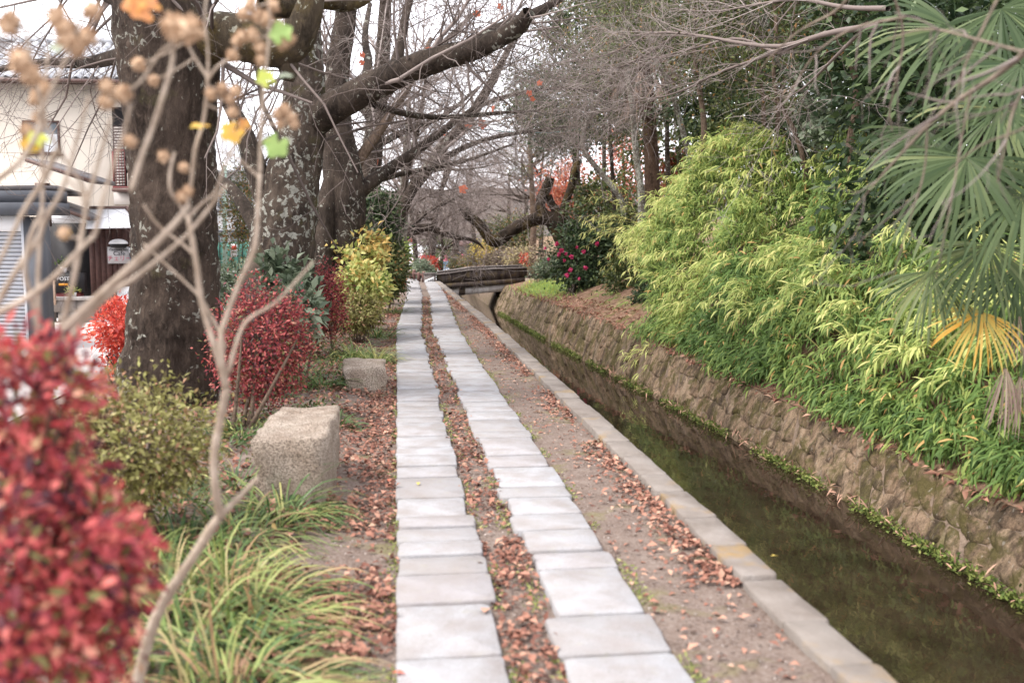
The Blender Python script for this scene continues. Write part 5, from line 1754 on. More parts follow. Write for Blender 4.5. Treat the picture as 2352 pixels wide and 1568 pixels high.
# small ferns and broad leaves at the foot of the bamboo
for lab, u, v, Y, mt, n_, L in (('dark blue-green leafy tuft at the wall top', 1850, 870, 12.6, 'greygreen', 260, .10), ('broad-leaved seedling with yellowing leaves over the wall', 1985, 960, 10.8, 'hydrangea', 160, .11), ('yellow-leaved twig low in the thicket', 2080, 930, 10.2, 'yellow', 70, .1), ('grey-green leafy clump above the wall', 1630, 850, 15.5, 'greygreen', 220, .12)):
    c = at(u, v, Y)
    t = thing('bank_seedling', lab, 'plant', c, group='seedlings on the wall top')
    p = c + rng.normal(size=(n_, 3)) * (.22, .22, .13)
    MB().leaves(p, rnd_dir(n_) + (-.3, -.3, .1), rnd_dir(n_) + (0, 0, 1), rng.uniform(.6, 1.1, n_) * L, rng.uniform(.35, .5, n_) * L, rng.uniform(0, 1, n_), 'leaf').build('foliage', MAT[mt], t)
    MB().tubes(np.stack([np.stack([c + (.1, .1, -.3), c + (.05, .05, -.1), q]) for q in p[:12]]), np.full((12, 3), .005), 4).build('stem', MAT['bark_brown'], t)

# camellia with pink flowers
ct = evergreen('camellia_shrub', 'dark camellia shrub dotted with pink flowers beyond the bamboo', at(1365, 590, 27), (1.05, .9, 1.05), 9000, 80, .12, MAT['evergreen'], gz(at(1320, 690, 27)), .05, .2, None, .35, (.42, .25), 3, cat='shrub')
fl_b = MB()
m = 26
fl_b.leaves(np.zeros((m, 3)), rnd_dir(m), rnd_dir(m), .075, .07, rng.uniform(0, 1, m), 'leaf')
fme = fl_b.mesh('flower')
fme.materials.append(MAT['pink'])
for u, v in ((1290, 575), (1300, 583), (1284, 585), (1312, 590), (1325, 568), (1340, 578), (1278, 560), (1260, 595), (1310, 620), (1302, 632), (1345, 615), (1418, 700), (1372, 560), (1296, 598), (1252, 570), (1330, 640)):
    p = at(u, v, 26.0)
    inst('flower', fme, ct, p, rng.uniform(0, 6, 3), (1, 1, 1) if rng.random() > .3 else (.7, .7, .7))
evergreen('leafy_shrub', 'low grey-green shrub at the foot of the bridge end', at(1268, 622, 33), (.6, .5, .42), 2600, 40, .1, MAT['greygreen'], gz(at(1265, 640, 33)), .02, .2, None, .3, (.5, .25), 3, cat='shrub')
evergreen('brush_shrub', 'thin dry brush behind the bridge end', at(1245, 590, 36), (.7, .6, .7), 800, 40, .09, MAT['dry_brush'], gz(at(1240, 640, 36)), .02, .25, None, .2, (.5, .3), 6, cat='shrub')
t = thing('grass_patch', 'bright green grass patch on the bank by the bridge', None, gz(at(1290, 650, 30)))
t['kind'] = 'stuff'
m = 2600
gx, gy = rng.normal(4.55, .3, m), rng.normal(30, 1.5, m)
gzv = np.array([bank_z(a, b) for a, b in zip(gx, gy)])
Pg = np.stack([gx, gy, gzv], 1)
dg = rnd_dir(m) * (.5, .5, .2) + (0, 0, .8)
MB().leaves(Pg, dg, rnd_dir(m), rng.uniform(.1, .2, m), .02, np.clip(rng.normal(.5, .2, m), 0, 1), 'lance').build('blades', MAT['green_leaf'], t)['kind'] = 'stuff'
tag(MB().tubes(np.array([ats([(1314, 698), (1318, 650)], 26.4), ats([(1330, 690), (1306, 662)], 26.4)]), np.full((2, 2), .05), 8, cap=True).build('support_stake', MAT['bark_dark'], None, loc=at(1318, 695, 26.4)), 'crossed dark support stakes under the camellia', 'stake')

# understorey that closes the bank behind the bamboo
under = [
    ('grey-green evergreen bush left of the palm above the bamboo', 1960, 250, 17, (1.1, 1.0, 1.0), 'greygreen', 4200, .13),
    ('dark evergreen filling the corner behind the palm fronds', 2260, 300, 12, (1.9, 1.2, 2.6), 'evergreen', 11000, .16),
    ('tall evergreen crown behind the upper palm fronds', 2120, 60, 15, (2.0, 1.4, 1.3), 'evergreen', 7000, .15),
    ('loose mid-green crown above the thin bank stems', 1760, 40, 25, (3.2, 2.0, 1.5), 'mid_green', 9000, .16),
    ('leafy crown over the skirted palm', 1560, 30, 29, (2.6, 2.0, 1.4), 'mid_green', 7500, .17),
    ('dark green crown left of the skirted palm', 1390, 60, 34, (2.2, 1.8, 1.3), 'evergreen', 6000, .17),
    ('low leafy bush under the thin stems with orange tints', 1800, 290, 21, (1.8, 1.2, .9), 'mid_green', 5000, .12),
    ('dark bush at the thicket crest', 1680, 250, 25, (1.8, 1.2, 1.0), 'evergreen', 5000, .14),
    ('leafy bush below the orange maple', 1400, 460, 31, (1.5, 1.0, 1.0), 'mid_green', 4000, .13),
    ('broad evergreen closing the bank top far behind the bamboo', 1900, 150, 32, (4.5, 2.0, 3.2), 'mid_green', 11000, .22),
    ('evergreen wood edge behind the palm', 2250, 120, 22, (4.0, 2.0, 3.6), 'evergreen', 9000, .22),
    ('brown-green wood edge behind the skirted palm', 1560, 230, 44, (4.0, 2.5, 3.8), 'mid_green', 9000, .24),
]
for lab, u, v, Y, r, mt, n_, L in under:
    c = at(u, v, Y)
    b0 = gz(c)
    evergreen('leafy_bush' if c[2] - r[2] < b0[2] + 1.2 else 'evergreen_tree', lab, c, r, n_, int(n_ / 75), L, MAT[mt], b0, .1, .13, 'evergreens on the far bank', .3, (.45, .26), cat='shrub' if c[2] - r[2] < b0[2] + 1.2 else 'tree')

# ---------------------------------------------------------------- fan palm at the picture's edge
palm = thing('fan_palm', 'fan palm leaning over the canal with broad green fronds', 'palm', gz((5.9, 6.9, 0)))
YF = 6.4
top = np.array((4.9, 6.9, 2.7))
trunk_part('trunk', np.array([(5.9, 6.95, .0), (5.6, 6.9, .9), (5.2, 6.9, 1.9), top]), np.array([.14, .12, .12, .1]), bpy.data.materials['palm_fibre'], palm, 14, 26, .08)
fr_ = [  # hub u, v, Y, axis(x,y,z), radius, spread, tint, material
    (2195, 66, 6.6, (-.55, -.3, -.55), .86, 235, .45, 'fan'),
    (2295, 248, 6.2, (-.3, -.35, -.8), .70, 190, .5, 'fan'),
    (2222, 362, 6.0, (-.35, -.3, -.8), .78, 190, .55, 'fan'),
    (2350, 448, 5.8, (-.55, -.3, -.6), .66, 190, .5, 'fan'),
    (2268, 560, 6.2, (-.2, -.3, -.85), .62, 180, .62, 'fan'),
    (2140, 622, 6.4, (-.25, -.3, -.85), .52, 150, .72, 'fan'),
    (2300, 20, 6.4, (.2, -.4, -.6), .8, 200, .4, 'fan'),
    (2345, 150, 5.6, (-.5, -.4, -.6), .6, 190, .4, 'fan'),
    (2130, 300, 7.2, (-.6, -.2, -.75), .66, 140, .3, 'fan'),
    (2340, 620, 6.4, (.0, -.4, -.85), .55, 170, .3, 'fan'),
]
for i, (u, v, Y, ax, R, sp, tn, mt) in enumerate(fr_):
    fan('frond', at(u, v, Y), ax, (-.35, -.75, .5), R, MAT[mt], palm, 34, sp, .04, top, (tn - .12, .16), .32)
f_ = fan('frond', at(2256, 716, 6.2), (-.5, -.3, -.75), (-.3, -.85, .4), .46, MAT['fan_yellow'], palm, 26, 170, .05, top + (0, 0, -.4), (.5, .3), .2)
f_['label'] = 'yellow-orange withering frond'
for u, v, s in ((2310, 880, .7), (2345, 900, .7), (2340, 760, .5)):
    f_ = fan('dead_frond', at(u, v - 40, 6.5), (-.15, -.2, -1), (-.2, -.9, .3), .62 * s, MAT['fan_dead'], palm, 12, 50, .15, top + (0, 0, -.7), (.5, .3), .3)
# hanging bare branches in front of the palm
hb = thing('hanging_branch', 'blurred tan branches hanging in front of the palm', 'branch', at(2340, 30, 3.4))
ls = []
for pts, rr in (
    ([(2420, 60, 3.0), (2300, 170, 3.2), (2180, 240, 3.3), (2090, 330, 3.4), (2010, 420, 3.5), (1970, 470, 3.6)], (.024, .021, .017, .012, .007, .004)),
    ([(2300, -20, 3.0), (2250, 80, 3.0), (2210, 160, 3.05), (2190, 260, 3.1)], (.01, .009, .007, .004)),
    ([(2420, 130, 2.9), (2330, 230, 3.0), (2310, 330, 3.0), (2290, 420, 3.05)], (.012, .01, .008, .004)),
    ([(2230, 215, 3.25), (2205, 330, 3.3), (2190, 440, 3.3), (2165, 560, 3.3), (2150, 640, 3.35)], (.008, .007, .006, .005, .003)),
    ([(2130, 290, 3.35), (2125, 400, 3.4), (2090, 500, 3.4), (2060, 610, 3.45), (2040, 660, 3.5)], (.008, .007, .006, .005, .003)),
    ([(2050, -20, 3.6), (2080, 80, 3.7), (2060, 180, 3.7), (2040, 260, 3.8), (2050, 300, 3.8)], (.011, .010, .009, .007, .004)),
    ([(1960, -20, 3.8), (1920, 30, 3.9), (1850, 60, 4.0), (1800, 100, 4.1), (1750, 150, 4.2), (1730, 200, 4.3)], (.012, .011, .010, .008, .006, .003)),
    ([(2080, 40, 3.6), (1960, 60, 3.8), (1870, 120, 3.9), (1830, 190, 4.0), (1800, 230, 4.1)], (.012, .010, .009, .007, .004)),
    ([(2352, 120, 2.9), (2240, 90, 3.2), (2130, 60, 3.4), (2040, 90, 3.6)], (.012, .01, .008, .005)),
    ([(2420, 250, 2.9), (2350, 300, 3.0), (2250, 330, 3.1), (2180, 390, 3.2)], (.010, .009, .007, .004)),
):
    P, R = limb(ats(pts, 3.3), rr, 18)
    MB().tubes(P, R * .46, 7).build('bough', MAT['tan_branch'], hb, True)
    ls.append((P, R))
twig_levels(hb, ls, [(36, (.12, .35), dict(wig=.16, rr=(.3, .5), rmin=.0014, bias=(-.2, 0, -.3))), (80, (.06, .18), dict(wig=.2, rmin=.001))], tint=(.35, .7), name='twigs')

# ---------------------------------------------------------------- planting bed on the left
def shrub(label, c, r, n_, m, leaf, base, stems=5, tint=(.5, .25), spread=.2, clumps=None, name='red_shrub', hollow=.45, stem_m='bark_brown', stem_r=.014, group=None, shape='rhomb', squash=.0):
    t = thing(name, label, 'shrub', base, group=group)
    c, base = np.asarray(c, float), np.asarray(base, float)
    k_ = clumps or max(12, n_ // 45)
    p, out, k = blob_points(c, r, n_, k_, spread, hollow, squash)
    ct = rng.normal(0, .14, k_)[k]
    d = out + rng.normal(size=(n_, 3)) * .8
    MB().leaves(p, d, out + rnd_dir(n_) * .6 + (0, 0, .5), rng.uniform(.7, 1.3, n_) * leaf, rng.uniform(.4, .6, n_) * leaf, np.clip(rng.normal(tint[0], tint[1] * 1.15, n_) + ct, 0, 1), shape).build('foliage', m, t)['kind'] = 'stuff'
    for s in range(stems):
        e = c + rng.normal(size=3) * np.array(r) * .4
        q = base + rng.normal(size=3) * (.05, .05, 0)
        P, R = limb([q + (0, 0, -.05), q * .55 + e * .45 + rng.normal(size=3) * .04, e], [stem_r, stem_r * .8, stem_r * .4], 10)
        MB().tubes(P, R, 6).build('stem', MAT[stem_m], t)
    # inner twigs
    P0 = np.stack([np.stack([c + (0, 0, -r[2] * .6), c * .5 + q * .5 + rng.normal(size=3) * .03, q]) for q in p[rng.integers(0, n_, 60)]])
    MB().tubes(P0, np.full((60, 3), stem_r * .2), 3, .2).build('twigs', MAT['twig'], t)['kind'] = 'stuff'
    return t


# blurred crimson shrub in the near corner, two lobes on one plant
nr = thing('red_shrub', 'large blurred crimson shrub filling the near lower corner', 'shrub', (-1.05, 2.1, 0))
for c, r, n_ in ((at(75, 920, 2.2), (.12, .18, .11), 800), (at(-20, 1020, 2.25), (.17, .2, .2), 1000), (at(150, 1090, 2.15), (.08, .12, .07), 260), (at(170, 1290, 2.05), (.13, .18, .12), 1100), (at(120, 1480, 2.0), (.13, .18, .13), 1100), (at(10, 1340, 1.95), (.14, .2, .2), 1000)):
    p, out, k = blob_points(c, r, n_, 34, .22, .5)
    d = out + rng.normal(size=(n_, 3)) * .7
    ct = rng.normal(0, .2, 34)[k]
    MB().leaves(p, d, out + rnd_dir(n_) * .7 + (0, 0, .5), rng.uniform(.022, .05, n_), rng.uniform(.011, .022, n_), np.clip(rng.normal(.52, .26, n_) + ct, 0, 1), 'leaf').build('foliage', MAT['red'], nr)['kind'] = 'stuff'
for s in range(9):
    e = at(rng.uniform(0, 220), rng.uniform(900, 1500), 2.15)
    P, R = limb([np.array((-1.0 + rng.normal() * .08, 2.1 + rng.normal() * .08, -.02)), (e + (-1, 2.1, .2)) / 2 + rng.normal(size=3) * .04, e], [.012, .009, .004], 10)
    MB().tubes(P, R, 6).build('stem', MAT['bark_brown'], nr)

shrub('rounded olive-brown azalea on a thin stem behind the crimson shrub', at(318, 1015, 5.2), (.37, .36, .29), 6500, MAT['olive'], .036, gp(352, 1255), 5, (.5, .26), .2, None, 'azalea_shrub', .5)
shrub('crimson clipped shrub on bare stems right of the great trunk', at(600, 790, 8.6), (.40, .38, .47), 9000, MAT['crimson'], .036, gp(555, 1000), 5, (.55, .22), .18, None, 'red_shrub', .5, stem_r=.022)
shrub('scarlet shrub peeking out left of the great trunk', at(292, 745, 11.2), (.38, .38, .30), 3600, MAT['scarlet'], .06, at(285, 950, 11.2) * (1, 1, 0), 4, (.5, .25), .2)
shrub('thin scarlet twigs low beside the great trunk', at(272, 838, 11.0), (.16, .2, .26), 420, MAT['scarlet'], .05, at(275, 950, 11.0) * (1, 1, 0), 5, (.5, .25), .3)
shrub('small red clipped shrub on one slender stem by the path', at(745, 690, 13.3), (.31, .31, .43), 5600, MAT['crimson'], .04, gp(750, 825), 2, (.58, .2), .2, stem_r=.02)
shrub('dark grey-green broad-leaved shrub behind the crimson clipped shrub', at(655, 680, 10.8), (.32, .3, .42), 900, MAT['greygreen'], .13, at(650, 880, 10.8) * (1, 1, 0), 4, (.45, .25), .2, 20, 'leafy_shrub', .3, shape='leaf')
shrub('grey-green leafy shrub hanging right of the crimson one', at(700, 730, 10.2), (.16, .2, .25), 300, MAT['greygreen'], .13, at(690, 880, 10.2) * (1, 1, 0), 3, (.6, .25), .2, 14, 'leafy_shrub', .3, shape='leaf')
shrub('pale yellow-green hydrangea bush beside the path', at(840, 655, 15.6), (.34, .5, .30), 1500, MAT['hydrangea'], .11, gp(830, 790), 6, (.55, .22), .22, 40, 'hydrangea_shrub', .35, shape='leaf')
shrub('yellowing hydrangea bush against the dark trunks', at(818, 580, 17.0), (.46, .5, .32), 1500, MAT['hydrangea'], .12, at(815, 760, 17) * (1, 1, 0), 6, (.78, .22), .22, 40, 'hydrangea_shrub', .35, shape='leaf')
shrub('olive-green low azalea beneath the pale hydrangea', at(825, 715, 15.0), (.36, .4, .26), 3600, MAT['olive'], .055, gp(820, 790), 5, (.45, .2), .2, None, 'azalea_shrub')
shrub('tall dark camellia bush against the path trees', at(858, 520, 21.0), (.48, .5, .75), 6500, MAT['evergreen'], .10, at(858, 715, 21) * (1, 1, 0), 4, (.5, .25), .2, None, 'camellia_shrub')
shrub('bright green bush spilling to the path edge', at(893, 618, 21), (.36, .8, .55), 4200, MAT['mid_green'], .09, at(893, 720, 21) * (1, 1, 0), 4, (.5, .25), .22, None, 'leafy_shrub')
shrub('yellow-tipped green bush leaning at the path edge', at(902, 590, 24), (.4, .8, .5), 2600, MAT['hydrangea'], .09, at(900, 690, 24) * (1, 1, 0), 4, (.2, .25), .22, None, 'leafy_shrub')
shrub('narrow scarlet bush at the far path edge', at(917, 625, 31), (.18, .3, .45), 1800, MAT['scarlet'], .07, at(917, 665, 31) * (1, 1, 0), 4, (.5, .25), .2)
# beyond the bridge
shrub('round clipped grey-green bush at the bridge corner', at(968, 622, 39), (.55, .5, .42), 3600, MAT['greygreen'], .08, at(968, 640, 39) * (1, 1, 0), 3, (.6, .25), .16, None, 'clipped_bush')
shrub('low red clipped bush behind the round grey-green one', at(974, 606, 45), (.62, .5, .38), 2600, MAT['scarlet'], .09, at(975, 630, 45) * (1, 1, 0), 3, (.4, .25), .16)
shrub('dark green round bush behind the red clipped bush', at(1001, 612, 48), (.36, .4, .36), 1500, MAT['mid_green'], .1, at(1002, 625, 48) * (1, 1, 0), 3, (.4, .25), .16, None, 'clipped_bush')
shrub('clipped green hedge beyond the bridge parapet', at(1070, 606, 58), (1.15, .6, .5), 3600, MAT['mid_green'], .1, at(1070, 625, 58) * (1, 1, 0) + (0, 0, -.5), 3, (.65, .25), .16, None, 'clipped_bush')
shrub('yellow-leaved shrub beyond the bridge', at(1105, 588, 58), (.8, .6, .75), 2400, MAT['yellow'], .12, at(1105, 625, 58) * (1, 1, 0) + (0, 0, -.5), 3, (.5, .25), .2, None, 'yellow_shrub')
shrub('dark small tree beside the yellow shrub', at(1083, 578, 60), (.42, .4, .4), 1200, MAT['evergreen'], .1, at(1083, 625, 60) * (1, 1, 0) + (0, 0, -.5), 1, (.4, .25), .2, None, 'leafy_shrub')
shrub('wide brown dry brush above the bridge parapet', at(1152, 596, 48), (1.0, .8, .5), 4200, MAT['dry_brush'], .11, at(1150, 625, 48) * (1, 1, 0), 6, (.35, .25), .2, None, 'brush_shrub', .1)
shrub('straw-green dry brush at the bridge end', at(1197, 592, 42), (.75, .8, .55), 1800, MAT['dry_brush'], .11, at(1195, 630, 42) * (1, 1, 0), 6, (.75, .25), .22, None, 'brush_shrub', .1)
shrub('small scarlet spray above the bridge parapet', at(1203, 593, 40), (.16, .2, .2), 160, MAT['scarlet'], .08, at(1203, 630, 40) * (1, 1, 0), 2, (.6, .25), .25)
shrub('green bush on the slope behind the pollard', at(1185, 545, 50), (1.5, 1, 1.2), 4200, MAT['mid_green'], .14, at(1185, 620, 50) * (1, 1, 0), 4, (.6, .25), .2, None, 'leafy_shrub', .2)
shrub('round green shrub behind the beige wall', at(1005, 565, 72), (1.1, 1, .9), 2400, MAT['mid_green'], .16, at(1005, 600, 72) * (1, 1, 0) + (0, 0, -1), 2, (.4, .2), .2, None, 'leafy_shrub')
shrub('low green groundcover behind the great trunk toward the street', at(545, 655, 15), (.7, .5, .35), 2600, MAT['greygreen'], .08, at(545, 760, 15) * (1, 1, 0), 4, (.4, .25), .2, None, 'leafy_shrub', .3)
shrub('feathery green bush before the white building', at(556, 480, 36), (.75, .6, 2.0), 4200, MAT['mid_green'], .10, at(556, 640, 36) * (1, 1, 0) + (0, 0, STREET), 5, (.7, .25), .2, None, 'leafy_shrub', .2)


# lilyturf tufts
def tuft(label, p, n_, L, m, tint=(.5, .25), lean=(0, 0, 0), w=.011, group='lilyturf along the path edge', R=.10, name='lilyturf_tuft'):
    t = thing(name, label, 'grass tuft', p, group=group)
    p = np.asarray(p, float)
    K = 7
    a = rng.uniform(0, 2 * math.pi, n_)
    out = np.stack([np.cos(a), np.sin(a), np.zeros(n_)], 1)
    el = rng.uniform(.25, 1.15, n_)[:, None]
    d = out * np.cos(el) + np.array((0, 0, 1)) * np.sin(el) + np.asarray(lean) + rng.normal(size=(n_, 3)) * .1
    d = unit(d)
    Ln = (rng.uniform(.65, 1.15, n_) * L)[:, None]
    pos = p + out * rng.uniform(0, R, n_)[:, None]
    pos[:, 2] -= .02
    P = [pos]
    for k in range(K - 1):
        pos = pos + d * Ln / (K - 1)
        P.append(pos)
        d = unit(d + np.array((0, 0, -.30)) + np.asarray(lean) * .15)
    P = np.stack(P, 1)
    P[:, :, 2] = np.maximum(P[:, :, 2], p[2] + .012)
    W = np.full((n_, K), w) * np.array([.6, 1, 1, .95, .8, .55, .12])
    side = np.cross(P[:, 2] - P[:, 0], np.array((0, 0, 1.0))) + rng.normal(size=(n_, 3)) * .02
    MB().blades(P, W, side, np.clip(rng.normal(tint[0], tint[1] * 1.25, n_), 0, 1)).build('blades', m, t)['kind'] = 'stuff'


tuft('arching variegated lilyturf beyond the squat granite block', gp(815, 830), 420, .55, MAT['lily'], (.7, .22), R=.22)
tuft('lilyturf clump touching the squat granite block', gp(862, 835), 260, .45, MAT['lily'], (.8, .2), R=.18)
tuft('deep green lilyturf clump left of the squat granite block', gp(742, 900), 300, .42, MAT['lily'], (.28, .15), R=.13)
tuft('dark lilyturf behind the deep green clump', gp(690, 870), 240, .4, MAT['lily'], (.3, .2), R=.2)
tuft('small blue-green tuft behind the long granite block', gp(775, 985), 160, .26, MAT['lily'], (.4, .2), R=.1)
tuft('mixed green tuft between the two granite blocks', gp(720, 960), 200, .32, MAT['lily'], (.4, .2), R=.16)
tuft('lilyturf under the pale hydrangea', gp(865, 775), 220, .4, MAT['lily'], (.5, .2), R=.25)
tuft('fine grass at the far path edge', gp(905, 720), 200, .35, MAT['drygrass'], (.3, .2), R=.3)
tuft('green lilyturf in front of the long granite block', gp(655, 1195), 260, .46, MAT['lily'], (.55, .25), (.1, -.05, 0), R=.14)
tuft('pale lilyturf left of the long granite block', gp(560, 1250), 420, .42, MAT['drygrass'], (.4, .36), (.12, -.1, 0), R=.22)
tuft('faded lilyturf spreading toward the paving', gp(560, 1380), 300, .42, MAT['drygrass'], (.55, .38), (.3, -.1, 0), R=.22, w=.012)
tuft('straw-tinted lilyturf spilling onto the leaf litter', gp(600, 1450), 240, .4, MAT['drygrass'], (.66, .36), (.35, -.05, 0), R=.2, w=.012)
tuft('yellow-green lilyturf nearest the camera', gp(440, 1500), 300, .44, MAT['drygrass'], (.38, .36), (.12, -.1, 0), R=.22, w=.013)
tuft('blue-green lilyturf in the near bed', gp(560, 1560), 360, .36, MAT['lily'], (.5, .3), (.1, 0, 0), R=.22, w=.011)
tuft('tall lilyturf rising beside the crimson shrub', gp(400, 1400), 260, .5, MAT['drygrass'], (.38, .36), (.1, 0, .1), R=.18, w=.014)
tuft('low lilyturf below the azalea', gp(420, 1290), 320, .42, MAT['lily'], (.6, .2), R=.24)
tuft('dull green clump behind the azalea stem', gp(300, 1330), 260, .4, MAT['drygrass'], (.3, .2), R=.22)
tuft('withered lilyturf at the lower picture edge', gp(560, 1640), 200, .46, MAT['drygrass'], (.85, .2), (.3, 0, 0), R=.2, w=.012)

for lab, u, v, n2, L, tn in (('dark lilyturf behind the long granite block', 560, 1010, 260, .34, .3), ('dark lilyturf at the foot of the great trunk', 500, 1040, 260, .34, .25), ('green lilyturf between azalea and long granite block', 540, 1130, 300, .36, .45), ('low lilyturf under the crimson clipped shrub', 640, 985, 240, .3, .3), ('dull lilyturf beneath the azalea stem', 400, 1200, 300, .34, .4), ('short lilyturf beside the great trunk roots', 610, 925, 220, .3, .35), ('short dark tuft left of the small red shrub', 700, 900, 220, .3, .3), ('green tuft under the small red clipped shrub', 765, 845, 220, .3, .35)):
    tuft(lab, gp(u, v), n2, L, MAT['lily'], (tn, .25), R=.2)

# ---------------------------------------------------------------- leaf litter
def litter(name, label, x, y, n_, m, size=(.018, .06), flat=.3, tint=(.45, .28), z=.012):
    p = np.stack([x, y, np.array([bed_z(a, b) for a, b in zip(x, y)]) + z + np.abs(rng.normal(size=len(x))) * .012], 1)
    k = len(x)
    d = rnd_dir(k) * (1, 1, flat)
    L = rng.uniform(*size, k)
    return tag(MB().leaves(p, d, rnd_dir(k) * flat * 1.6 + (0, 0, 1), L, L * rng.uniform(.45, .7, k), np.clip(rng.normal(tint[0], tint[1], k), 0, 1), 'leaf', .2).build(name, m), label, None, None, 'stuff')


n_ = 5200
y = 2.6 + 24 * rng.random(n_) ** 1.6
x = left_x(y) + rng.uniform(.40, .63, n_)
kp = np.array([hum(1, b * 1.6, 1, 52) + .5 * hum(a * 8, b * 5, 1, 53) for a, b in zip(x, y)]) > rng.normal(-.15, .25, n_)
litter('leaf_litter', 'brown fallen leaves in the gap between the paving rows', x[kp], y[kp], n_, MAT['litter'], (.02, .062), .22)
n_ = 9000
y = 2.6 + 18 * rng.random(n_) ** 1.7
x = np.where(rng.random(n_) < .45, left_x(y) + rng.uniform(.40, .62, n_), np.where(rng.random(n_) < .5, left_x(y) + 1.04 + rng.random(n_) * .5, left_x(y) - rng.random(n_) * .7))
p = np.stack([x, y, np.array([bed_z(a, b) for a, b in zip(x, y)]) + .003], 1)
tag(MB().leaves(p, rnd_dir(n_) * (1, 1, .5), rnd_dir(n_) + (0, 0, 1), rng.uniform(.006, .02, n_), rng.uniform(.005, .012, n_), rng.uniform(0, 1, n_), 'leaf', .3).build('path_gravel', MAT['pebble']), 'fine grit and leaf crumbs on the dirt beside the slabs', None, None, 'stuff')
n_ = 15000
y = 2.6 + 20 * rng.random(n_) ** 1.5
x = left_x(y) - .02 - np.abs(rng.normal(size=n_)) * .42
kp = np.array([hum(a * 1.9, b * 1.3, 1, 50) + .5 * hum(a * 6, b * 5, 1, 51) for a, b in zip(x, y)]) > rng.normal(-.12, .22, n_)
litter('leaf_litter', 'brown fallen leaves banked along the planting bed', x[kp], y[kp], n_, MAT['litter'])
n_ = 3400
y = 4.3 + 26 * rng.random(n_) ** 1.3
x = kerb_x(y) - .01 - np.abs(rng.normal(size=n_)) * .10
kp = np.array([hum(3, b * .7, 1, 60) for b in y]) > -.12
litter('leaf_litter', 'fallen leaves gathered along the canal kerb', x[kp], y[kp], n_, MAT['litter'], (.03, .06), .25, (.55, .25))
n_ = 1500
y = 3 + 27 * rng.random(n_) ** 1.2
x = left_x(y) + 1.05 + rng.random(n_) * (kerb_x(y) - left_x(y) - 1.05)
litter('leaf_litter', 'scattered leaves on the bare dirt beside the kerb', x, y, n_, MAT['litter'], (.02, .05), .15, (.6, .25), .004)
n_ = 9000
y = 3 + 22 * rng.random(n_) ** 1.5
side = rng.integers(0, 4, n_)
x = left_x(y) + np.array([-.035, .425, .59, 1.065])[side] + rng.normal(size=n_) * .022
kp = np.array([hum(s * 9, b * 1.7, 1, 70) for s, b in zip(side, y)]) > -.05
x, y = x[kp], y[kp]
k = len(x)
p = np.stack([x, y, np.full(k, .01)], 1)
tag(MB().leaves(p, rnd_dir(k) * (1, 1, .4) + (0, 0, .45), rnd_dir(k) + (0, 0, .6), rng.uniform(.012, .034, k), rng.uniform(.007, .013, k), np.clip(rng.normal(.55, .3, k), 0, 1), 'rhomb').build('edge_weeds', MAT['weeds']), 'tiny green weeds along the edges of the paving', None, None, 'stuff')
# bed floor: leaves and low green under the shrubs
n_ = 9000
y = 2.0 + 17 * rng.random(n_) ** 1.2
x = -.5 - rng.random(n_) * 2.6
litter('leaf_litter', 'dead leaves lying under the shrubs of the bed', x, y, n_, MAT['litter'], (.04, .08), .35, (.4, .28))
n_ = 7000
y = 3.4 + 12 * rng.random(n_) ** 1.1
x = -.55 - rng.random(n_) ** 1.3 * 2.4
kp = np.array([hum(a * 1.2, b * .9, 1, 90) + .4 * hum(a * 4, b * 4, 1, 91) for a, b in zip(x, y)]) > -.05
x, y = x[kp], y[kp]
k = len(x)
p = np.stack([x, y, np.array([bed_z(a, b) for a, b in zip(x, y)]) + rng.uniform(.01, .11, k)], 1)
tag(MB().leaves(p, rnd_dir(k) + (0, 0, .35), rnd_dir(k) * .7 + (0, 0, 1), rng.uniform(.03, .075, k), rng.uniform(.014, .03, k), np.clip(rng.normal(.5, .28, k), 0, .95), 'leaf').build('ground_cover', MAT['mid_green']), 'low green ground cover spreading under the shrubs of the bed', None, None, 'stuff')
# single leaves that lie clear on the slabs and the kerb
lone = [(960, 1108, 'small yellow leaf at a slab joint on the near paving', 'yellow', .05), (893, 1106, 'dark red leaf at the slab edge by the bed', 'scarlet', .055), (1112, 1408, 'pinkish leaf lying across the slab corner', 'litter', .085), (932, 1548, 'pink leaf on the nearest slab', 'scarlet', .06), (1705, 1420, 'large tan leaf on the grey dirt near the kerb end', 'litter', .08), (1605, 1478, 'pale tan leaf in the middle of the near dirt', 'litter', .07), (1578, 1470, 'small orange leaf beside the pale tan one', 'litter', .055), (1770, 1278, 'thin yellow leaf on a kerb stone', 'yellow', .05), (1350, 967, 'pink leaf on the kerb by the water', 'scarlet', .06), (1382, 1131, 'tan leaf on the dirt halfway along the kerb', 'litter', .06), (1500, 1200, 'orange leaf on bare dirt left of the kerb', 'litter', .05), (1720, 1500, 'small orange leaf at the lower dirt edge', 'litter', .05)]
for u, v, lab, mt, L in lone:
    p = gp(u, v, .045)
    o = MB().leaves(p[None] * np.array((1, 1, 1)) + (0, 0, .004), rnd_dir(1) * (1, 1, .05), np.array([(0, .1, 1.0)]), L, L * .55, np.array([.9]), 'leaf', .12).build('fallen_leaf', MAT[mt], None, loc=p)
    tag(o, lab, 'leaf', 'single leaves on the paving')

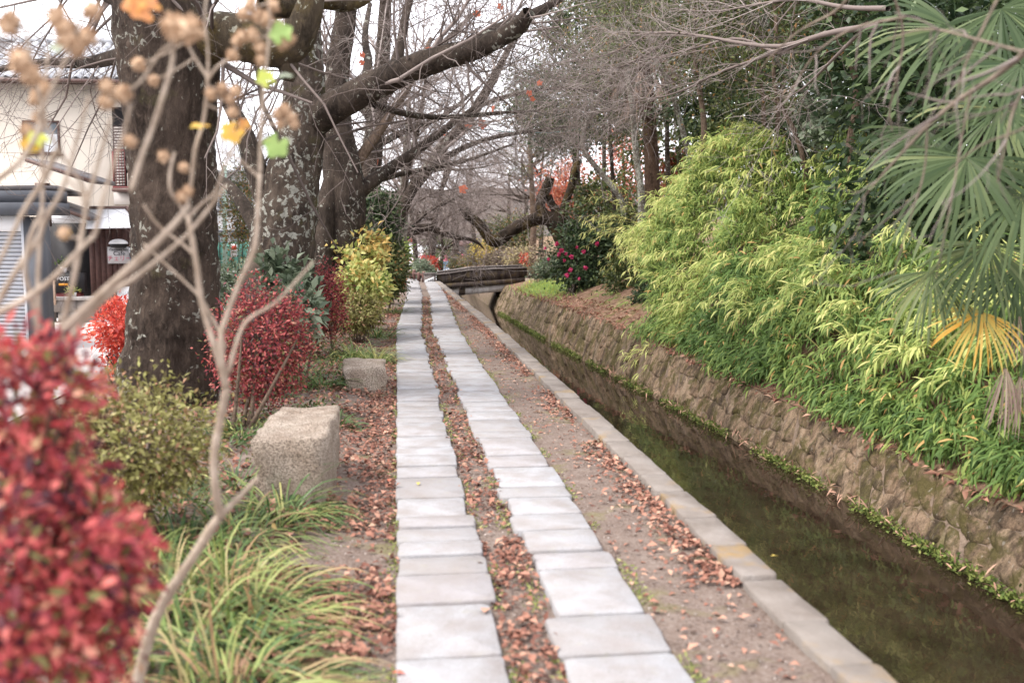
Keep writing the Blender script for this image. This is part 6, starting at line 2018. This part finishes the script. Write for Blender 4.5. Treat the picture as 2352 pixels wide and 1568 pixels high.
# ---------------------------------------------------------------- beyond the bridge: houses, people, hill
hs = thing('dark_gatehouse', 'dark narrow gatehouse with a red roof edge at the far path end', 'building', at(928, 612, 58) * (1, 1, 0) + (0, 0, -.6))
a, b = at(918, 552, 58), at(940, 612, 58)
bx('wall', (a[0] - 1.5, 58, -.8), (b[0], 62, a[2]), MAT['brown_frame'], hs)
MB().add([(a[0] - 1.8, 57.5, a[2] + .02), (b[0] + .25, 57.5, a[2] + .02), (b[0] + .25, 60, a[2] + .75), (a[0] - 1.8, 60, a[2] + .75), (a[0] - 1.8, 57.5, a[2] - .1), (b[0] + .25, 57.5, a[2] - .1), (b[0] + .25, 60, a[2] + .63), (a[0] - 1.8, 60, a[2] + .63)], [(0, 1, 2, 3), (4, 7, 6, 5), (0, 4, 5, 1), (1, 5, 6, 2), (2, 6, 7, 3), (3, 7, 4, 0)]).build('roof', MAT['red_paint'], hs)
panel('doorway', 930, 575, 936, 610, 57.98, .015, MAT['black'], hs)
gw = thing('garden_wall', 'low beige garden wall with a tile coping behind the walkers', 'wall', at(995, 600, 82))
panel('wall_face', 970, 582, 1024, 606, 82, .3, MAT['stucco'], gw)
panel('coping', 969, 579.5, 1025, 581.8, 81.8, .7, MAT['dark_tile'], gw)
pv = thing('gate_building', 'small far building with pale shutters and a broad brown roof', 'building', at(1062, 600, 90))
panel('wall', 1040, 562, 1088, 606, 90, 4, MAT['stucco_grey'], pv)
for i in range(4):
    fr = panel('shutter', 1046.5 + i * 9, 564, 1054.5 + i * 9, 581, 89.9, .08, MAT['grey_metal'], pv)
a, b = at(1034, 562, 89), at(1094, 543, 92)
MB().add([(a[0], 88.6, a[2]), (b[0], 88.6, a[2]), (b[0] - .6, 92, b[2]), (a[0] + .6, 92, b[2]), (a[0], 88.6, a[2] - .15), (b[0], 88.6, a[2] - .15), (b[0] - .6, 92, b[2] - .2), (a[0] + .6, 92, b[2] - .2)], [(0, 1, 2, 3), (4, 7, 6, 5), (0, 4, 5, 1), (1, 5, 6, 2), (2, 6, 7, 3), (3, 7, 4, 0)]).build('roof', MAT['brown_wood'], pv)
lf = thing('lattice_fence', 'white lattice fence panel beside the walkers', 'fence', at(1068, 600, 80))
for u in (1058, 1068, 1079):
    panel('post', u - .5, 584, u + .5, 600, 80, .06, MAT['white'], lf)
for v_ in (585, 597):
    panel('rail', 1058.6, v_, 1078.4, v_ + 1, 80.01, .04, MAT['white'], lf)
for i in range(9):
    MB().tubes(np.array([[at(1059 + i * 2, 597, 80.02), at(1062 + i * 2, 586, 80.02)], [at(1062 + i * 2, 597, 80.03), at(1059 + i * 2, 586, 80.03)]]), np.full((2, 2), .015), 3).build('lattice_bar', MAT['white'], lf)


def person(label, loc, h, face, top_m, leg_m, stride=.12, hair_l=.1, bag=None):
    t = thing('person', label, 'person', loc, face)
    s = h / 1.65
    J = dict(hip=(0, 0, .9), waist=(0, 0, 1.05), chest=(0, 0, 1.28), neck=(0, 0, 1.42), head0=(0, -.01, 1.5), head1=(0, -.01, 1.62),
             ls=(-.17, 0, 1.36), le=(-.23, .03, 1.1), lw=(-.22, -.08, .88), lh=(-.21, -.12, .80), rs=(.17, 0, 1.36), re=(.23, .03, 1.1), rw=(.22, -.1, .9), rh=(.21, -.14, .83),
             lp=(-.09, 0, .88), lk=(-.10, -stride * .8, .48), la=(-.10, -stride, .08), lt=(-.10, -stride - .13, .03), rp=(.09, 0, .88), rk=(.10, stride * .1, .48), ra=(.10, stride, .1), rt=(.10, stride - .12, .03))
    rad = dict(hip=.13, waist=.12, chest=.14, neck=.05, head0=.075, head1=.085, ls=.065, le=.045, lw=.033, lh=.035, rs=.065, re=.045, rw=.033, rh=.035, lp=.09, lk=.06, la=.04, lt=.035, rp=.09, rk=.06, ra=.04, rt=.035)
    E = [('hip', 'waist'), ('waist', 'chest'), ('chest', 'neck'), ('neck', 'head0'), ('head0', 'head1'), ('chest', 'ls'), ('ls', 'le'), ('le', 'lw'), ('lw', 'lh'), ('chest', 'rs'), ('rs', 're'), ('re', 'rw'), ('rw', 'rh'), ('hip', 'lp'), ('lp', 'lk'), ('lk', 'la'), ('la', 'lt'), ('hip', 'rp'), ('rp', 'rk'), ('rk', 'ra'), ('ra', 'rt')]
    ks = list(J)
    me = bpy.data.meshes.new('body')
    me.from_pydata([tuple(c * s for c in J[k]) for k in ks], [(ks.index(a), ks.index(b)) for a, b in E], [])
    o = bpy.data.objects.new('body', me)
    col.objects.link(o)
    md = o.modifiers.new('skin', 'SKIN')
    for k, sv in zip(ks, me.skin_vertices[0].data):
        sv.radius = (rad[k] * s, rad[k] * s)
        sv.use_root = k == 'hip'
    o.modifiers.new('sub', 'SUBSURF').levels = 1
    m2 = bpy.data.meshes.new_from_object(o.evaluated_get(bpy.context.evaluated_depsgraph_get()))
    m2.name = 'body'
    m2.materials.append(MAT['skin'])
    o.modifiers.clear()
    o.data = m2
    o.parent = t
    L = np.array(wloc(t))
    Rm = np.array(Matrix.Rotation(0, 3, 'Z'))
    V = lambda k: L + np.array(J[k]) * s

    def sleeve(name, chain, grow_, m, sides=10):
        P, R = limb([V(k) for k in chain], [(rad[k] + grow_) * s for k in chain], 14)
        MB().tubes(P, R, sides, cap=True).build(name, m, t, True)
    sleeve('jacket', ['hip', 'waist', 'chest', 'neck'], .035, top_m, 12)
    sleeve('sleeve', ['ls', 'le', 'lw'], .02, top_m)
    sleeve('sleeve', ['rs', 're', 'rw'], .02, top_m)
    sleeve('trouser_leg', ['lp', 'lk', 'la'], .018, leg_m)
    sleeve('trouser_leg', ['rp', 'rk', 'ra'], .018, leg_m)
    hd = V('head1')
    n1, n2 = 10, 7
    dv = [hd + np.array((.10 * math.sin(p) * math.cos(q), .11 * math.sin(p) * math.sin(q) + .015, .115 * math.cos(p) + (-hair_l if p > 1.6 and math.sin(q) > .1 else 0))) * s for p in np.linspace(.05, 2.0, n2) for q in np.linspace(0, 2 * math.pi, n1, endpoint=False)]
    MB().add(dv, [(i * n1 + j, i * n1 + (j + 1) % n1, (i + 1) * n1 + (j + 1) % n1, (i + 1) * n1 + j) for i in range(n2 - 1) for j in range(n1)]).build('hair', MAT['hair'], t, True)
    if bag is not None:
        MB().obox(L + np.array((.27, .02, .85)) * s, (.05, 0, 0), (0, .12, 0), (0, 0, .14)).build('bag', bag, t)


def pp(u, Y):
    p = at(u, 600, Y)
    return (p[0], Y, float(ground_drop(Y)))


person('distant walker in a pink jacket and blue jeans', pp(1020, 74), 1.62, 3.3, MAT['cloth_pink'], MAT['cloth_jean'], .16, .12)
person('distant walker in dark green partly behind the small cherry', pp(999, 74), 1.66, .3, MAT['cloth_green'], MAT['cloth_cream'], .1)
person('distant walker in black with dark trousers', pp(1052, 76), 1.7, 3.0, MAT['cloth_black'], MAT['cloth_navy'], .12)
person('distant walker in dusty pink beside the one in black', pp(1061, 77), 1.55, 2.8, MAT['cloth_pink'], MAT['cloth_navy'], .1, .15)
person('dark-haired walker near the stout far trunk', pp(976, 72), 1.6, .2, MAT['cloth_navy'], MAT['cloth_black'], .1)
person('distant walker in black behind the pink jacket', pp(1030, 78), 1.6, 3.2, MAT['cloth_black'], MAT['cloth_jean'], .12)

# wooded hill on the horizon
hv, hq = [], []
nx, ny = 60, 14
for j in range(ny):
    for i in range(nx):
        X = -500 + 1200 * i / (nx - 1)
        Yh = 230 + 300 * j / (ny - 1)
        prof = 30 * math.exp(-((X - 250) / 260) ** 2) + 14 * math.exp(-((X + 120) / 180) ** 2)
        z = prof * math.sin(math.pi * .5 * min(1, (j + .3) / (ny * .6))) + 1.8 * hum(X, Yh, .03, 4) + 2.5 * hum(X, Yh, .11, 8) - 1.5
        hv.append((X, Yh, max(z, -1.5)))
for j in range(ny - 1):
    for i in range(nx - 1):
        k = j * nx + i
        hq.append((k, k + 1, k + nx + 1, k + nx))
n = NT('wooded_hill')
c = n.ramp(n.noise(.16, 6, .7), [(.3, (.06, .055, .05)), (.5, (.12, .105, .095)), (.7, (.19, .155, .13))])
MAT['hill'] = n.bsdf(c, .95, n.bump(n.noise(.5, 5, .7), 1.0, 2.0), .05)
tag(MB().add(hv, hq).build('hill', MAT['hill'], None, True), kind='structure')

# ---------------------------------------------------------------- foreground stems with dry pods
pod_b = MB()
n1, n2 = 10, 8
vv = []
for p in np.linspace(.05, math.pi - .05, n2):
    for q in np.linspace(0, 2 * math.pi, n1, endpoint=False):
        r = .0125 * (1 + .22 * math.sin(5 * q) * math.sin(p)) * rng.uniform(.82, 1.1)
        vv.append((r * math.sin(p) * math.cos(q), r * math.sin(p) * math.sin(q), r * 1.08 * math.cos(p)))
pod_b.add(vv, [(i * n1 + j, i * n1 + (j + 1) % n1, (i + 1) * n1 + (j + 1) % n1, (i + 1) * n1 + j) for i in range(n2 - 1) for j in range(n1)], None, rng.uniform(.3, .9, len(vv)))
m = 90
q_ = rnd_dir(m)
pod_b.leaves(q_ * .010, q_ + rnd_dir(m) * .5, rnd_dir(m), rng.uniform(.006, .013, m), .004, rng.uniform(.2, 1, m), 'rhomb')
a = np.linspace(0, 2 * math.pi, 6)[:-1]
pod_b.leaves(np.tile((0, 0, -.010), (5, 1)), np.stack([np.cos(a), np.sin(a), np.full(5, .35)], 1), np.tile((0, 0, 1.0), (5, 1)), .018, .008, .4, 'leaf')
pod_me = pod_b.mesh('seed_pod', smooth=True)
pod_me.materials.append(MAT['pod'])


def lobed_leaf(name, p, size, face, roll, m, parent, tint=.5):
    out = []
    lob = 5
    for i in range(lob * 4):
        q = (i / (lob * 4) - .5) * 2 * math.pi * .92
        r = .74 + .26 * abs(math.cos(q * lob / 2)) ** 1.5
        r *= 1 - .25 * (abs(q) / math.pi)
        out.append((r * math.sin(q), r * math.cos(q), .10 * r * r * math.cos(3 * q) - .1 * r * r))
    out = np.array(out) * size
    V = np.concatenate([[[0, -.1 * size, 0]], out])
    k = len(out)
    face = unit(np.asarray(face, float))
    up = unit(np.cross(face, (math.cos(roll), 0.0, math.sin(roll))))
    s = np.cross(up, face)
    W = np.asarray(p) + V[:, :1] * s + V[:, 1:2] * up + V[:, 2:] * face
    MB().add(W, None, [(0, i + 1, i + 2) for i in range(k - 1)], np.clip(tint + rng.normal(size=k + 1) * .12, 0, 1)).build(name, m, parent, True)


def fg_shrub(label, base, stems, pods, name='cotton_rose_shrub'):
    t = thing(name, label, 'shrub', base)
    allp = []
    for pts, Y, rr in stems:
        pts = [p if len(p) > 2 else (p[0], p[1], Y) for p in pts]
        q = ats(pts, Y)
        q[1:-1] += rng.normal(size=q[1:-1].shape) * (.003, .012, .003)
        P, R = limb(q, np.linspace(rr[0], rr[1], len(pts)) * .72, 30)
        R = R * (1 + .16 * (rng.random(30) > .87))
        MB().tubes(P, R, 9, lump=.03, cap=True).build('stem', MAT['stem'], t, True)
        allp.append(P)
    A = np.concatenate(allp)
    for (u, v, Y, s) in pods:
        p = at(u, v, Y)
        j = np.argmin(np.linalg.norm(A - p, axis=1))
        d = p - A[j]
        P, R = limb([A[j], A[j] + d * .5 + (0, 0, -.006), p], [.0032, .0026, .0024], 8)
        MB().tubes(P, R, 5).build('stalk', MAT['stem'], t)
        o = inst('seed_pod', pod_me, t, p, (rng.uniform(-.6, .6), rng.uniform(-.6, .6), rng.uniform(0, 6)), (s, s, s))
    return t


YS = 2.7
s1 = fg_shrub('pale forked sapling in front of the great trunk with dry seed pods', at(250, 1900, YS) * (1, 1, 0), [
    ([(255, 1880), (330, 1500), (372, 1385), (430, 1300), (480, 1220), (507, 1182)], YS, (.023, .0165)),
    ([(500, 1190), (550, 1142), (592, 1098)], YS, (.013, .009)),
    ([(507, 1190), (495, 1120), (490, 1050), (505, 960), (521, 890)], YS, (.0155, .0135)),
    ([(520, 895), (498, 810), (465, 700), (447, 600), (432, 498)], YS, (.0125, .009)),
    ([(432, 500), (408, 465), (391, 441), (393, 385), (402, 350)], YS, (.007, .0045)),
    ([(432, 500), (465, 465), (490, 440), (520, 390), (540, 330)], YS, (.007, .004)),
    ([(430, 470), (434, 401), (450, 340), (464, 284), (473, 220), (477, 174)], YS, (.0075, .006)),
    ([(477, 178), (455, 140), (428, 97)], YS, (.0055, .004)),
    ([(474, 190), (500, 155), (531, 134)], YS, (.0055, .004)),
    ([(477, 178), (478, 120), (474, 40), (480, -40)], YS, (.005, .003)),
    ([(521, 892), (504, 775), (524, 708), (551, 641), (584, 575), (592, 480), (597, 400)], YS, (.0115, .007)),
    ([(597, 400), (600, 300), (606, 200), (615, 80), (618, -40)], YS, (.0075, .0045)),
    ([(524, 860), (540, 780), (565, 730), (625, 700), (680, 645), (720, 600)], YS, (.008, .004)),
    ([(450, 590), (420, 560), (360, 520), (330, 470)], YS, (.006, .004)),
    ([(520, 800), (470, 690), (420, 640), (330, 560)], 2.8, (.006, .004)),
    ([(597, 410), (545, 360), (505, 345)], YS, (.005, .003)),
], [(420, 452, YS, 1.1), (432, 440, YS, 1.0), (375, 360, YS, 1.0), (422, 385, YS, .9), (535, 128, YS, 1.1), (485, 216, YS, 1.1), (512, 203, YS, 1.0), (540, 211, YS, 1.1), (528, 228, YS, .9), (534, 258, YS, 1.0), (512, 218, 2.72, .9), (590, 38, YS, 1.2), (560, 32, YS, 1.1), (575, 12, YS, 1.1), (628, 14, YS, 1.1), (610, 45, YS, 1.3), (640, 60, YS, 1.0), (555, 85, YS, 1.1), (580, 82, YS, 1.2), (598, 110, YS, 1.1), (600, 138, YS, 1.0), (650, 100, YS, 1.2), (668, 92, YS, .9), (640, 262, YS, 1.1), (668, 270, YS, 1.1), (655, 252, YS, 1.0), (675, 285, YS, .9), (645, 285, YS, .9), (352, 185, YS, 1.0), (318, 148, YS, 1.2), (545, 95, YS, 1.0)])
lobed_leaf('leaf', at(645, 78, 2.68), .038, (-.1, -1, .25), .3, MAT['green_leaf'], s1, .3)
lobed_leaf('leaf', at(636, 332, 2.68), .040, (.1, -1, .1), 2.6, MAT['green_leaf'], s1, .3)
lobed_leaf('leaf', at(612, 182, 2.66), .030, (.3, -1, .3), .6, MAT['green_leaf'], s1, .95)
lobed_leaf('leaf', at(655, 173, 2.66), .030, (.0, -.35, 1), .2, MAT['greygreen'], s1, .9)
lobed_leaf('leaf', at(460, 288, 2.66), .030, (.0, -.4, 1), 1.2, MAT['autumn_leaf'], s1, .05)
lobed_leaf('leaf', at(535, 302, 2.66), .036, (.2, -1, .3), 2.2, MAT['autumn_leaf'], s1, .1)
lobed_leaf('leaf', at(560, 290, 2.7), .024, (-.5, -1, .1), .5, MAT['autumn_leaf'], s1, .4)
YL = 2.35
s2 = fg_shrub('pale bare stems fanning out of the crimson shrub toward the houses', at(40, 1900, YL) * (1, 1, 0), [
    ([(20, 1850), (60, 1100), (92, 820), (165, 735), (250, 660), (330, 590), (400, 512), (436, 470)], YL, (.022, .008)),
    ([(90, 1000), (135, 830), (185, 742), (250, 680), (280, 655), (310, 640), (370, 600), (440, 530), (520, 425)], 2.45, (.0135, .005)),
    ([(95, 815), (72, 700), (62, 620), (75, 540), (100, 480)], YL, (.010, .006)),
    ([(-30, 740), (40, 620), (80, 560), (105, 500), (140, 440), (170, 330), (205, 220)], YL, (.010, .005)),
    ([(-40, 735), (50, 690), (120, 640), (180, 575), (218, 540)], 2.3, (.012, .007)),
    ([(218, 540), (238, 450), (275, 320), (300, 240)], 2.3, (.007, .004)),
    ([(115, 840), (150, 700), (180, 590), (203, 480), (215, 380), (255, 270)], 2.4, (.010, .005)),
    ([(205, 470), (180, 420), (130, 340), (95, 250)], 2.4, (.006, .004)),
    ([(300, 440), (327, 351), (355, 280), (377, 214), (391, 130), (396, 80)], 2.3, (.008, .006)),
    ([(395, 100), (360, 130), (325, 190), (280, 215)], 2.3, (.005, .003)),
    ([(-30, 430), (50, 360), (90, 260), (75, 150), (60, 60)], 2.3, (.009, .004)),
    ([(85, 270), (130, 190), (165, 110), (190, 40)], 2.3, (.006, .004)),
    ([(130, 345), (95, 420), (60, 470), (20, 560), (-20, 640)], 2.4, (.009, .006)),
    ([(180, 575), (200, 520), (195, 440), (150, 410)], 2.3, (.006, .004)),
    ([(95, 810), (90, 640), (98, 480), (100, 300), (110, 120)], 2.5, (.008, .004)),
], [(404, 62, 2.25, 1.9), (432, 70, 2.2, 1.9), (280, 215, 2.3, 1.3), (245, 235, 2.3, 1.1), (50, 140, 2.3, 1.8), (72, 172, 2.3, 1.5), (130, 40, 2.3, 1.4), (160, 92, 2.3, 1.6), (178, 108, 2.3, 1.4), (200, 84, 2.3, 1.3), (150, 68, 2.3, 1.5), (20, 60, 2.3, 1.4), (85, 225, 2.4, 1.2), (100, 205, 2.4, 1.2), (245, 200, 2.3, 1.1), (90, 270, 2.4, 1.0), (300, 325, 2.3, .9), (65, 300, 2.4, 1.1), (210, 25, 2.3, 1.3), (28, 45, 2.3, 1.2), (147, 536, 2.3, .9)])
lobed_leaf('leaf', at(335, 18, 2.35), .042, (.2, -1, .2), .9, MAT['autumn_leaf'], s2, .5)
lobed_leaf('leaf', at(310, 5, 2.35), .035, (-.3, -1, .2), 1.9, MAT['autumn_leaf'], s2, .4)
lobed_leaf('leaf', at(140, 100, 2.35), .030, (-.3, -.6, .6), 1.9, MAT['greygreen'], s2, .9)
lobed_leaf('leaf', at(90, 320, 2.35), .028, (.3, -.6, .6), .9, MAT['green_leaf'], s2, .9)
lobed_leaf('leaf', at(70, 330, 2.35), .026, (.3, -.8, .3), 2.9, MAT['autumn_leaf'], s2, .1)
lobed_leaf('leaf', at(150, 535, 2.3), .016, (.3, -.8, .3), 2.9, MAT['autumn_leaf'], s2, .1)
# last orange leaves still hanging on the cherries
hl = [(1132, 250, 11.5, t2, .05), (1065, 435, 16, t3, .09), (868, 372, 16.5, t3, .06), (832, 125, 12.6, t2, .05), (1215, 215, 13, t2, .05), (1222, 228, 13, t2, .05), (1095, 32, 12, t2, .06), (985, 112, 12.2, t2, .045), (1110, 285, 20, t4, .12), (1075, 290, 20, t4, .1), (1240, 190, 13, t2, .05), (830, 145, 12.7, t2, .045), (1150, 15, 12, t2, .05), (1020, 305, 20, t4, .08)]
for u, v, Y, par_, s in hl:
    lobed_leaf('orange_leaf', at(u, v, Y), s, rng.normal(size=3) + (0, -1.5, 0), rng.uniform(0, 6), MAT['orange'], par_, .5)
